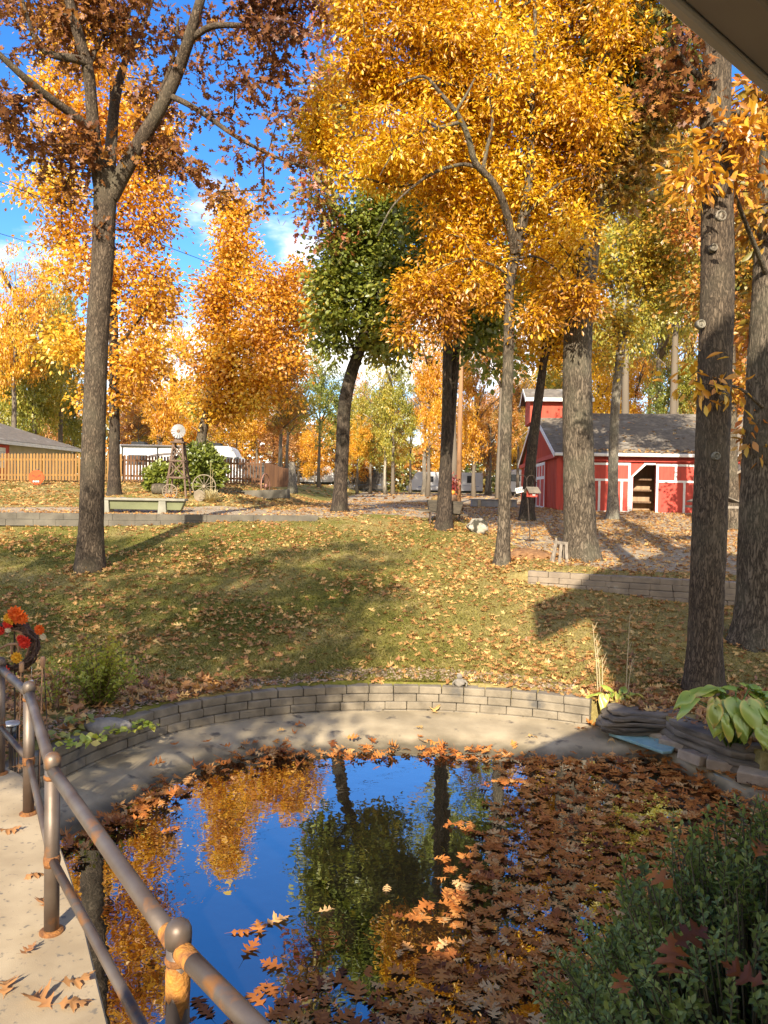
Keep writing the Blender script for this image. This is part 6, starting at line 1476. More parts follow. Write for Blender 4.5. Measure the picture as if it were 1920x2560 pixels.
def wheel_mesh(r, spokes, rim, hub, thick):
    mb = MB(); n = 36
    mb.tube([(math.cos(2 * PI * k / n) * r, 0, math.sin(2 * PI * k / n) * r) for k in range(n + 1)], rim, 6, cap=False)
    sp = MB()
    for k in range(spokes): a = 2 * PI * k / spokes; sp.tube([(math.cos(a) * hub, 0, math.sin(a) * hub), (math.cos(a) * r, 0, math.sin(a) * r)], thick, 5)
    hb_ = MB(); hb_.lathe([(hub * .7, -.07), (hub, -.04), (hub, .04), (hub * .7, .07)], (0, 0, 0), 12, Matrix.Rotation(PI / 2, 3, 'X')); return mb, sp, hb_
def wagon_wheel(label, U, V, d, r, spokes, mat, lean=0.15, rz=0.0, rim=.02):
    p = fat(U, V, d); p.z = gz(p.x, p.y) + r + rim * .7; root = thing('wagon_wheel', label, 'wheel', (p.x, p.y, p.z), rz); root.rotation_euler = (lean, 0, rz)
    a, b, c = wheel_mesh(r, spokes, rim, r * .16, rim * .55); a.build('rim', mat, root, smooth=True); b.build('spokes', mat, root); c.build('hub', mat, root)
    return root
PALEWOOD = pmat('pale_wood', (.29, .235, .165), (.2, .16, .11), scale=5, rough=.9)
wagon_wheel('large pale wagon wheel behind the straw-coloured grass tuft', 510.5, 1208, 26.8, .40, 12, PALEWOOD, .1)
wagon_wheel('small spoked wheel with pumpkins inside, left of the windmill foot', 424.6, 1224, 26.3, .245, 14, PALEWOOD, .12)
wagon_wheel('wheel seen almost edge-on against the solid end of the picket fence', 664, 1189, 32.0, .5, 10, pmat('faded_red_wood', (.4, .2, .14), (.28, .13, .09), scale=5), 0, math.radians(78))
p = fat(499, 1226, 26.2); p.z = gz(p.x, p.y) + .19; mb = MB(); mb.lathe([(.19, -.03), (.2, -.015), (.2, .015), (.19, .03)], (0, 0, 0), 24, Matrix.Rotation(PI / 2 + .2, 3, 'X')); mb.lathe([(.05, -.05), (.055, .05)], (0, 0, 0), 12, Matrix.Rotation(PI / 2 + .2, 3, 'X')); tag(mb.build('millstone', PALEWOOD, loc=p), 'solid round disc leaning before the large wagon wheel', 'disc')
PUMP = pmat('pumpkin_skin', (.80, .30, .04), (.7, .22, .03), scale=6, rough=.5)
def pumpkin(label, p, r):
    root = thing('pumpkin', label, 'pumpkin', p); mb = MB(); n = 30; prof = [(.12, .72), (.55, .8), (.9, .5), (1.0, 0.0), (.9, -.5), (.5, -.75), (.05, -.72)]
    b = []; 
    for pr, pz in prof:
        for k in range(n): a = 2 * PI * k / n; q = pr * (1 - .07 * abs(math.cos(5 * a))); b.append((r * q * math.cos(a), r * q * math.sin(a), r * pz))
    mb.add(b, [(i * n + k, i * n + (k + 1) % n, (i + 1) * n + (k + 1) % n, (i + 1) * n + k) for i in range(len(prof) - 1) for k in range(n)]); mb.build('body', PUMP, root, smooth=True)
    mb = MB(); mb.tube([(0, 0, r * .7), (r * .05, 0, r * .95), (r * .2, 0, r * 1.1)], [r * .12, r * .09, r * .08], 6); mb.build('stem', WOOD_BROWN, root)
for U, V, r, lb in [(418, 1229, .07, 'left little pumpkin inside the small wheel'), (426, 1226, .09, 'middle and biggest pumpkin inside the small wheel'), (434, 1230, .07, 'right little pumpkin inside the small wheel')]: q = fat(U, V, 26.45); q.z = gz(q.x, q.y) + r * .75 + .04; pumpkin(lb, q, r)
p = fat(399, 1222, 27.2); p.z = gz(p.x, p.y) + .18; mb = MB(); mb.lathe([(.17, -.25), (.19, -.15), (.2, 0), (.19, .15), (.17, .25)], (0, 0, 0), 18, Matrix.Rotation(PI / 2, 3, 'Y')); tag(mb.build('log', BARK, smooth=True, loc=p), 'short barrel-like log lying left of the small spoked wheel', 'log')
mb = MB(); mb.blob((0, 0, 0), (.42, .3, .13), 7, .2, 16, 9); mb.blob((.35, .1, -.02), (.28, .25, .1), 8, .2, 14, 8); tag(mb.build('rock_pile', ROCK_GREY, smooth=True, loc=(lambda q: (q.x, q.y, gz(q.x, q.y) + .04))(fat(312, 1236, 25.5))), 'low heap of brown rocks at the foot of the trunk behind the bench', 'rocks')
def windmill():
    d = 27.0; b = fat(446, 1234, d); b.z = gz(b.x, b.y); root = thing('garden_windmill', 'small wooden windmill tower with a white fan wheel near the picket fence', 'windmill', (b.x, b.y, b.z)); h = 1.82
    WR = pmat('windmill_wood', (.17, .11, .075), (.10, .065, .045), scale=6, rough=.9, stretch=(3, 3, 1))
    wb, wt = .36, .15
    cs = [(-1, -1), (1, -1), (1, 1), (-1, 1)]
    for sx, sy in cs: mb = MB(); mb.bar((sx * wb, sy * wb, -.08), (sx * wt, sy * wt, h), .06); mb.build('leg', WR, root)
    W_ = lambda t: wb + (wt - wb) * t
    for t in (.34, .66):
        mb = MB()
        for (a, b_) in zip(cs, cs[1:] + cs[:1]): w = W_(t) + .03; mb.bar((a[0] * w, a[1] * w, h * t), (b_[0] * w, b_[1] * w, h * t), .05, .06)
        mb.build('girt', WR, root)
    mb = MB()
    for t0, t1 in ((.34, .66), (.66, .97)):
        for (a, b_) in zip(cs, cs[1:] + cs[:1]):
            w0, w1 = W_(t0) + .015, W_(t1) + .015
            mb.bar((a[0] * w0, a[1] * w0, h * t0), (b_[0] * w1, b_[1] * w1, h * t1), .03, .04); mb.bar((b_[0] * w0, b_[1] * w0, h * t0), (a[0] * w1, a[1] * w1, h * t1), .028, .04)
    mb.build('braces', WR, root)
    mb = MB(); mb.b2(-.24, -.24, h, .24, .24, h + .05); mb.build('platform', WR, root)
    mb = MB(); mb.prism([(-.15, -.15, h + .05), (.15, -.15, h + .05), (.1, -.1, h + .2), (-.1, -.1, h + .2)], (0, .3, 0)); mb.build('head', WR, root)
    mb = MB(); mb.tube([(0, 0, h + .15), (0, 0, h + .42)], .025, 8); mb.tube([(.0, -.18, h + .4), (.0, .4, h + .4)], .02, 8); mb.build('shaft', METAL, root)
    f = thing('fan', None, None, (.03, -.2, h + .4)); f.parent = root
    WM = pmat('fan_white', (.5, .5, .49), (.36, .36, .36), scale=6, rough=.45, metal=.2)
    for k in range(14):
        a = 2 * PI * k / 14; mb = MB(); R = Matrix.Rotation(a, 3, 'Y') @ Matrix.Rotation(.45, 3, 'Z')
        vs = [Matrix.Rotation(a, 3, 'Y') @ v for v in (Vector((-.02, -.012, .06)), Vector((.02, .012, .06)), Vector((.048, .03, .245)), Vector((-.048, -.03, .245)))]
        mb.prism(vs, Matrix.Rotation(a, 3, 'Y') @ Vector((-.002, .004, 0))); mb.build('blade', WM, f)
    mb = MB(); mb.lathe([(.05, -.02), (.055, 0), (.05, .02)], (0, 0, 0), 14, Matrix.Rotation(PI / 2, 3, 'X')); mb.build('hub', WOOD_BROWN, f)
    mb = MB(); mb.prism([(-.04, .2, h + .33), (-.26, .42, h + .28), (-.28, .45, h + .52), (-.05, .22, h + .46)], (.006, .006, 0)); mb.build('tail', WM, root)
windmill()
def tuft(label, U, V, d, n, h, mat):
    p = fat(U, V, d); g = np.random.default_rng(3); root = thing('ornamental_grass', label, 'grass', (p.x, p.y, gz(p.x, p.y))); a = g.uniform(0, 6.28, n)
    T = np.array([(-.02, 0, 0), (.02, 0, 0), (.018, .4, .02), (-.018, .4, .02), (.012, .75, .16), (-.012, .75, .16), (0, 1, .42)], float); Fc = np.array([(0, 1, 2, 3), (3, 2, 4, 5), (5, 4, 6, 6)])
    Fq = np.array([(0, 1, 2, 3), (3, 2, 4, 5)])
    el = g.uniform(.5, 1.5, n); A = np.stack([np.cos(a) * np.cos(el), np.sin(a) * np.cos(el), np.sin(el)], 1); Nn = np.stack([np.cos(a) * np.sin(el), np.sin(a) * np.sin(el), -np.cos(el)], 1)
    C = g.normal(0, .06, (n, 3)) * np.array([1, 1, .1])
    link('blades', leaves('blades', (T, Fq), C, A, Nn, h * g.uniform(.5, 1.1, n), g.normal(.5, .25, n)), mat, root)
    mb = MB(); mb.lathe([(.09, -.05), (.07, .04), (.02, .1)], (0, 0, 0), 10); mb.build('base', STRAW, root)
tuft('straw-coloured ornamental grass tuft beside the wagon wheels', 529, 1238, 26.2, 420, .62, LF_STRAW)
p = fat(527, 1236, 26.3); stems('dry_stems', 'tall dry seed stalks sticking out of the straw-coloured tuft', (p.x, p.y, gz(p.x, p.y)), [(-.03, 0, 1.35, 0), (.05, 0, 1.1, .03)], .008, STRAW)
def bush(label, c, r, n, mat, size, seed, mean=.4, name='bush'):
    g = np.random.default_rng(seed); q = norm(g.normal(0, 1, (n, 3))) * (g.uniform(.3, 1, (n, 1)) ** .6); q = q * (1 + .25 * fbm3(q * 3, seed, .4))[:, None]
    root = thing(name, label, 'bush', (c[0], c[1], gz(c[0], c[1]))); C = q * np.array(r) + np.array([0, 0, r[2] * .9])
    link('foliage', leaves('foliage', BROAD, C, norm(q + g.normal(0, .7, (n, 3))), g.normal(0, .6, (n, 3)) + [0, -.3, .7], size * g.uniform(.7, 1.3, n), mean + .2 * fbm3(C, seed, .5) + g.normal(0, .13, n)), mat, root)
    mb = MB()
    for k in range(7): a = k * .9; mb.tube([(math.cos(a) * .05, math.sin(a) * .05, -.05), (math.cos(a) * r[0] * .3, math.sin(a) * r[1] * .3, r[2] * .9), (math.cos(a) * r[0] * .6, math.sin(a) * r[1] * .6, r[2] * 1.4)], [.03, .02, .008], 5)
    mb.build('stems', WOOD_BROWN, root)
b = fat(500, 1200, 30.2); bush('dark green bush right behind the windmill, round the slanting trunk', (b.x, b.y), (1.0, .8, 1.0), 5200, LF_GREEN, .17, 5, .4)
b = fat(400, 1200, 29.6); bush('green bush left of the windmill tower before the fence', (b.x, b.y), (.6, .5, .62), 2400, LF_GREEN, .16, 6, .45)
# picket fences
def pickets(name, label, p0, p1, n, h, mat, post_every, white=True, tops=True, skirt=0.09):
    a = Vector(p0); b = Vector(p1); root = thing(name, label, 'fence', (a.x, a.y, a.z)); L = (b - a).length; t = (b - a) / L; ang = math.atan2(t.y, t.x); wdt = L / n * .66
    root.rotation_euler = (0, 0, ang); sl = t.z; mb = MB(); g = random.Random(n)
    for k in range(n):
        x = (k + .5) * L / n; z = sl * x + g.uniform(-.012, .012); hh = h
        mb.prism([(x - wdt / 2, -.035, z + skirt), (x + wdt / 2, -.035, z + skirt), (x + wdt / 2, -.035, z + hh - .05), (x + wdt / 4, -.035, z + hh), (x - wdt / 4, -.035, z + hh), (x - wdt / 2, -.035, z + hh - .05)], (0, .022, 0))
    mb.build('pickets', mat, root)
    for zr in (.28, .98):
        mb = MB(); mb.prism([(0, -.012, zr), (L, -.012, zr + sl * L), (L, -.012, zr + .09 + sl * L), (0, -.012, zr + .09)], (0, .04, 0)); mb.build('rail', mat, root)
    k = 0.0
    while k <= L + .01:
        mb = MB(); mb.b2(k - .05, .03, -.3 + sl * k, k + .05, .13, h - .02 + sl * k); mb.build('post', mat, root)
        if white: mb = MB(); mb.b2(k - .045, -.03, -.25 + sl * k, k + .045, .028, skirt - .004 + sl * k); mb.build('post_foot', WHITE, root)
        k += post_every
fa = fat(-30, 1205, 35); fb = fat(306, 1206, 35); pickets('picket_fence', 'sunlit tan picket fence behind the left forked oak and the pumpkin sign', fa, fb, 42, 1.30, FENCE_T, 2.4)
fa = fat(308, 1207, 35.1); fb = fat(655, 1216, 36); pickets('picket_fence', 'brown picket fence toned as if in shade, running behind the windmill', fa, fb, 46, 1.26, FENCE_B, 2.4, white=False)
def solid_end():
    a = fat(660, 1219, 35.8); b = fat(722, 1221, 33.2); root = thing('board_fence', 'solid brown board fence end with a dipping top right of the picket fence', 'fence', (a.x, a.y, a.z)); t = b - a; L = math.hypot(t.x, t.y); root.rotation_euler = (0, 0, math.atan2(t.y, t.x)); n = 9; mb = MB()
    for k in range(n):
        x0, x1 = k * L / n + .004, (k + 1) * L / n - .004; zt = lambda x: 1.14 - .30 * sstep(np.array(x / L)).item()
        mb.prism([(x0, 0, .04), (x1, 0, .04), (x1, 0, zt(x1)), (x0, 0, zt(x0))], (0, .025, 0))
    mb.build('boards', FENCE_B, root); 
    for zr in (.25, .7): mb = MB(); mb.b2(0, .027, zr, L, .067, zr + .09); mb.build('rail', FENCE_B, root)
    mb = MB(); mb.b2(L + .004, -.02, -.2, L + .1, .08, .9); mb.build('post', WOOD_GREY, root)
solid_end()
p = fat(731, 1222, 33); mb = MB(); mb.tube([(0, 0, -.2), (.0, 0, .3), (-.03, 0, 1.1), (-.03, 0, 1.15)], [.26, .17, .13, .05], 12); tag(mb.build('tree_stump', BARK_PALE, smooth=True, loc=p), 'tall pale stump at the end of the board fence', 'stump')
a = fat(555, 1232, 32.2); b = fat(722, 1231, 31.2); mb = MB(); mb.bar((a.x, a.y, a.z - .12), (b.x, b.y, b.z - .06), .3, .36); tag(mb.build('concrete_kerb', BLOCK_DARK, bevel=.02), 'low concrete edging under the brown picket fence by the drive', 'kerb')
# pumpkin face sign
def pumpkin_sign():
    c = fat(91, 1193.5, 33); root = thing('pumpkin_sign', 'bright orange jack-o-lantern cut-out standing before the tan picket fence', 'sign', (c.x, c.y, gz(c.x, c.y))); z = c.z - root.location.z; r = .33
    OR = pmat('orange_paint', (.82, .075, .004), (.74, .06, .003), scale=5, rough=.5); BK = pmat('dark_red_paint', (.35, .03, .01), rough=.6)
    mb = MB(); mb.prism([(math.cos(2 * PI * k / 36) * r * (1.0 + .03 * math.cos(6 * PI * k / 18)), -.02, z + math.sin(2 * PI * k / 36) * r * .92) for k in range(36)], (0, .04, 0)); mb.build('face', OR, root, bevel=.006)
    def poly(name, pts, m): mb = MB(); mb.prism([(x * r, -.027, z + y * r) for x, y in pts], (0, .005, 0)); mb.build(name, m, root)
    poly('eye', [(-.5, .35), (-.2, .2), (-.22, .1), (-.5, .18)], BK); poly('eye', [(.55, .38), (.2, .22), (.24, .1), (.55, .2)], BK); poly('nose', [(-.1, -.02), (.1, -.02), (0, .16)], BK)
    poly('mouth', [(-.6, -.2), (-.4, -.35), (0, -.42), (.4, -.35), (.6, -.2), (.45, -.62), (0, -.75), (-.45, -.62)], BK)
    for x in (-.3, 0, .28): poly_ = [(x - .11, -.42), (x + .11, -.42), (x + .09, -.62), (x - .09, -.62)]; mb = MB(); mb.prism([(a * r, -.034, z + b * r) for a, b in poly_], (0, .005, 0)); mb.build('tooth', WHITE, root)
    for x in (-.12, .12): mb = MB(); mb.tube([(x, .03, -.1), (x, .03, z)], .01, 6); mb.build('stake', IRON, root)
    mb = MB(); mb.prism([(-.05, -.015, z + r * .9), (.06, -.015, z + r * .9), (.09, -.015, z + r * 1.12), (-.01, -.015, z + r * 1.1)], (0, .03, 0)); mb.build('stem', WOOD_BROWN, root)
pumpkin_sign()
# low building at the left
def low_building():
    c = fat(203, 1122, 55); gzv = 2.45; root = thing('low_building', 'low tan building with a grey shingle roof and red door end, left rim', 'building', (c.x, c.y, gzv)); O_ = Vector(root.location)
    TAN = pmat('tan_block', (.46, .40, .30), (.38, .33, .25), scale=2, rough=.9)
    # local frame: X towards the camera along the long wall, Y to the left
    dx = (fat(-60, 1090, 43) - c); ang = math.atan2(dx.y, dx.x); root.rotation_euler = (0, 0, ang); ez = c.z - gzv
    L = 16.0; Wd = 11.0
    mb = MB(); mb.b2(.45, .45 - Wd, -.6, L, -.45, ez + .02); mb.build('wall', TAN, root)
    mb = MB(); rz = 2.1
    A = [Vector((0, 0, ez)), Vector((L, 0, ez)), Vector((L, -Wd, ez)), Vector((0, -Wd, ez)), Vector((5.0, -Wd / 2, ez + rz)), Vector((L, -Wd / 2, ez + rz))]
    mb.add(A + [v - Vector((0, 0, .02)) for v in A], [(0, 1, 5, 4), (0, 4, 3), (4, 5, 2, 3), (1, 2, 5), (9, 8, 7, 6)]); rf = mb.build('roof', SHINGLE, root)
    mb = MB(); mb.b2(4.9, -Wd / 2 - .3, ez + rz - .05, 6.2, -Wd / 2 + .3, ez + rz + .18); mb.build('vent', METAL, rf)
    mb = MB(); mb.b2(0, -.02, ez - .24, L, .06, ez - .025); mb.build('fascia', WHITE, root)
    mb = MB(); mb.b2(-.06, -Wd, ez - .24, .02, .06, ez - .027); mb.build('fascia', WHITE, root)
    mb = MB(); mb.b2(8.3, -.45, -.5, 13.3, -.33, ez - .25); mb.build('red_panel', RED, root)
    mb = MB(); mb.b2(8.75, -.33, .7, 9.45, -.29, 1.9); nb = mb.build('notice', WHITE, root)
    mb = MB()
    for k in range(3): mb.b2(8.85, -.288, 1.62 - k * .13, 9.35, -.284, 1.66 - k * .13)
    mb.build('print', METAL, nb)
    mb = MB(); mb.b2(1.2, -.45, -.5, 2.6, -.41, 1.9); mb.build('door', pmat('tan_door', (.5, .43, .3), rough=.7), root)
low_building()

# ------------------------------------------------------------------ campers
RVW = pmat('camper_white', (.62, .61, .59), (.52, .51, .50), scale=.8, rough=.35, spec=.5)
RVG = pmat('camper_shaded_grey', (.075, .065, .055), (.05, .043, .037), scale=.8, rough=.4)  # darkened so these campers look shaded although the sun reaches them
SWOOSH = pmat('swoosh_dark', (.055, .045, .045), (.12, .09, .08), scale=1, rough=.4)
BLUE = pmat('stripe_blue', (.10, .16, .30), rough=.4)
def camper(label, x, y, L, H, rz=0.0, nose=1, wins=(), door=None, awning=None, dark=False, swoosh=True, base=.45, slide=None, name='travel_trailer', cat='camper'):
    root = thing(name, label, cat, (x, y, gz(x, y)), rz); Wd = 2.4
    s = nose
    prof = [(-L / 2, base), (L / 2 - .3, base), (L / 2, base + .5), (L / 2 - .15, base + (H - base) * .45), (L / 2 - .75, H - .1), (L / 2 - .95, H), (-L / 2 + .12, H), (-L / 2, H - .12)]
    mb = MB(); mb.prism([(px_ * s, -Wd / 2, z) for px_, z in prof], (0, Wd, 0)); mb.build('body', RVG if dark else RVW, root, bevel=.05, seg=2)
    mb = MB(); mb.b2(-L / 2 + .1, -Wd / 2 + .08, base - .22, L / 2 - .45, Wd / 2 - .08, base - .004) if s > 0 else mb.b2(-L / 2 + .45, -Wd / 2 + .08, base - .22, L / 2 - .1, Wd / 2 - .08, base - .004); mb.build('skirt', RUBBER, root)
    for wx in (-.45, .45):
        w = MB(); w.lathe([(.33, -.1), (.36, -.07), (.36, .07), (.33, .1)], (wx - .3 * s, -Wd / 2 + .12, .36), 18, Matrix.Rotation(PI / 2, 3, 'X')); wh = w.build('wheel', RUBBER, root)
        w = MB(); w.lathe([(.18, -.112), (.2, -.108), (.2, -.09)], (wx - .3 * s, -Wd / 2 + .12, .36), 14, Matrix.Rotation(-PI / 2, 3, 'X') @ Matrix.Rotation(PI, 3, 'X')); w.build('rim', METAL, wh)
    for (wx, wz, ww, wh_) in wins:
        mb = MB(); mb.b2(wx - ww / 2 - .05, -Wd / 2 - .025, wz - wh_ / 2 - .05, wx + ww / 2 + .05, -Wd / 2 - .003, wz + wh_ / 2 + .05); f = mb.build('window', RUBBER, root, bevel=.01)
        mb = MB(); mb.b2(wx - ww / 2, -Wd / 2 - .032, wz - wh_ / 2, wx + ww / 2, -Wd / 2 - .026, wz + wh_ / 2); mb.build('pane', GLASS, f)
    if door is not None:
        mb = MB(); mb.b2(door - .36, -Wd / 2 - .03, base + .1, door + .36, -Wd / 2 - .003, H - .35); dr = mb.build('door', RVG if dark else RVW, root, bevel=.02)
        mb = MB(); mb.b2(door - .2, -Wd / 2 - .037, H - 1.1, door + .2, -Wd / 2 - .031, H - .6); mb.build('pane', GLASS, dr)
        mb = MB(); mb.b2(door + .24, -Wd / 2 - .06, base + .9, door + .3, -Wd / 2 - .031, base + 1.05); mb.build('handle', METAL, dr)
    if swoosh:
        def band(z0, z1, rise, m):
            pts = []; n = 14; x0, x1 = -L / 2 + .5, L / 2 - 1.0
            up = [(x0 + (x1 - x0) * k / n, z1 + rise * (k / n) ** 2 + .08 * math.sin(k / n * 4)) for k in range(n + 1)]; dn = [(x0 + (x1 - x0) * k / n, z0 + rise * (k / n) ** 2 + .14 * math.sin(k / n * 4)) for k in range(n, -1, -1)]
            mb = MB(); mb.prism([(a * s, -Wd / 2 - .012, b) for a, b in up + dn], (0, .010, 0)); mb.build('stripe', m, root)
        if swoosh == 'bold': band(base + .55, base + 1.0, .75, SWOOSH); band(base + 1.35, base + 1.5, .35, SWOOSH)
        else: band(base + .55, base + .62, -.1, BLUE)
    if awning:
        mb = MB(); mb.tube([(awning[0], -Wd / 2 - .08, H - .12), (awning[1], -Wd / 2 - .08, H - .12)], .07, 8); mb.build('awning_roll', RUBBER, root)
        for ax in awning: mb = MB(); mb.bar((ax, -Wd / 2 - .05, H - .2), (ax, -Wd / 2 - .05, base + .3), .05); mb.build('awning_arm', RUBBER, root)
    mb = MB(); mb.b2(-.4, -.35, H - .01, .4, .35, H + .22); mb.build('roof_unit', RVW, root, bevel=.05)
    if name == 'travel_trailer':
        mb = MB(); mb.bar((s * (L / 2 - .4), 0, base - .1), (s * (L / 2 + .9), 0, base - .05), .12); mb.build('hitch', IRON, root); mb = MB(); mb.tube([(s * (L / 2 + .3), 0, base), (s * (L / 2 + .3), 0, base + .55)], .16, 10); mb.build('gas_bottle', RVW, root)
    return root
def motorhome():
    d = 56; a = fat(296, 1200, d); b = fat(619, 1200, d); L = b.x - a.x; x = (a.x + b.x) / 2; g0 = 2.25
    root = thing('motorhome', 'long white motorhome with dark swooshes behind the picket fence', 'motorhome', (x, d, g0)); H = fat(300, 1113, d).z - g0; W2 = 1.25
    prof = [(-L / 2, .4), (L / 2 - .2, .4), (L / 2, .8), (L / 2 - .12, 1.3), (L / 2 - .55, 2.05), (L / 2 - .95, H - .12), (L / 2 - 1.2, H), (-L / 2 + .1, H), (-L / 2, H - .1)]
    mb = MB(); mb.prism([(p_[0], -W2, p_[1]) for p_ in prof], (0, 2 * W2, 0)); mb.build('body', RVW, root, bevel=.06, seg=2)
    mb = MB(); mb.prism([(L / 2 - .02, -W2 - .012, 1.32), (L / 2 - .42, -W2 - .012, 2.12), (L / 2 - .75, -W2 - .012, 2.12), (L / 2 - .5, -W2 - .012, 1.32)], (0, .01, 0)); mb.build('windscreen', GLASS, root)
    mb = MB(); mb.prism([(L / 2 + .0, -W2 + .12, 1.34), (L / 2 + .0, W2 - .12, 1.34), (L / 2 - .48, W2 - .12, 2.14), (L / 2 - .48, -W2 + .12, 2.14)], (.02, 0, .01)); mb.build('windscreen', GLASS, root)
    mb = MB(); mb.prism([(L / 2 - 1.0, -W2 - .012, 1.55), (L / 2 - .8, -W2 - .012, 2.1), (L / 2 - 2.4, -W2 - .012, 2.25), (L / 2 - 1.7, -W2 - .012, 1.8)], (0, .01, 0)); mb.build('side_glass', GLASS, root)
    for (x0, x1, z0, z1) in [(L / 2 - 3.1, L / 2 - 2.2, 1.1, 1.95), (-.6, .8, 1.5, 2.1), (-L / 2 + 1.2, -L / 2 + 2.4, 1.5, 2.1)]:
        mb = MB(); mb.b2(x0 - .05, -W2 - .025, z0 - .05, x1 + .05, -W2 - .003, z1 + .05); f = mb.build('window', RUBBER, root, bevel=.01); mb = MB(); mb.b2(x0, -W2 - .032, z0, x1, -W2 - .026, z1); mb.build('pane', GLASS, f)
    def band(pts, w, m):
        mb = MB(); n = len(pts); up = [(px_, z + w * (1 - abs(2 * k / (n - 1) - 1) ** 2)) for k, (px_, z) in enumerate(pts)]
        mb.prism([(px_, -W2 - .014, z) for px_, z in pts + up[::-1]], (0, .01, 0)); mb.build('stripe', m, root)
    q = lambda x0, z0, x1, z1, bow: [(x0 + (x1 - x0) * t / 10, z0 + (z1 - z0) * t / 10 + bow * math.sin(PI * t / 10)) for t in range(11)]
    band(q(-L / 2 + .3, 1.2, 0.5, 2.3, .25), .18, SWOOSH); band(q(-L / 2 + 1.6, .9, 1.6, 2.0, .2), .14, SWOOSH); band(q(L / 2 - 4.2, 1.6, L / 2 - .9, .8, .35), .2, SWOOSH); band(q(L / 2 - 4.6, 2.2, L / 2 - 2.4, 2.35, .08), .12, SWOOSH)
    mb = MB(); mb.tube([(-L / 2 + .6, -W2 - .09, H - .1), (1.8, -W2 - .09, H - .1)], .08, 8); mb.build('awning_roll', RVG, root)
    for ax in (-L / 2 + 3.2, 1.0, -L / 2 + .7): mb = MB(); mb.bar((ax, -W2 - .06, H - .2), (ax, -W2 - .06, .8), .06); mb.build('awning_arm', RUBBER, root)
    for ux in (-L / 2 + 1.5, L / 2 - 2.4): mb = MB(); mb.b2(ux - .5, -.4, H - .02, ux + .5, .4, H + .26); mb.build('roof_unit', RUBBER, root, bevel=.06)
    for wx in (-L / 2 + 2.2, L / 2 - 1.9): w = MB(); w.lathe([(.42, -.12), (.46, -.08), (.46, .08), (.42, .12)], (wx, -W2 + .14, .42), 18, Matrix.Rotation(PI / 2, 3, 'X')); w.build('wheel', RUBBER, root)
motorhome()
p = fat(1114, 1240, 98); camper('large white travel trailer with a sloped nose, in the middle distance behind the two-stemmed tree', p.x, 98, 9.1, 2.75, 0, -1, [(-2.3, 1.85, 1.2, .6), (3.0, 1.9, .8, .8)], 1.6, None)
p = fat(786, 1222, 116); camper('white trailer with a black awning bar at the left of the leaning trunk', p.x, 116, 6.2, 2.9, 0, 1, [(-2.2, 1.9, .8, .6), (-.6, 1.9, .9, .6)], 1.0, (-3.0, 1.2), swoosh='bold')
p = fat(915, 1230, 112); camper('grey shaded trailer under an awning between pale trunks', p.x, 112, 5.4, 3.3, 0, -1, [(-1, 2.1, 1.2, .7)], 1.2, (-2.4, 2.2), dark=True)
p = fat(1318, 1230, 92); camper('cream trailer peeping out left of the barn door end', p.x, 92, 5.5, 3.1, 0, -1, [(-1.6, 2.1, 1.0, .7)], None, None, swoosh=False)
p = fat(672, 1200, 95); camper('grey pickup-like trailer roof behind the board fence', p.x, 95, 6.0, 2.6, 0, 1, [(-1, 1.8, 1, .5)], None, None, dark=True, swoosh=False)

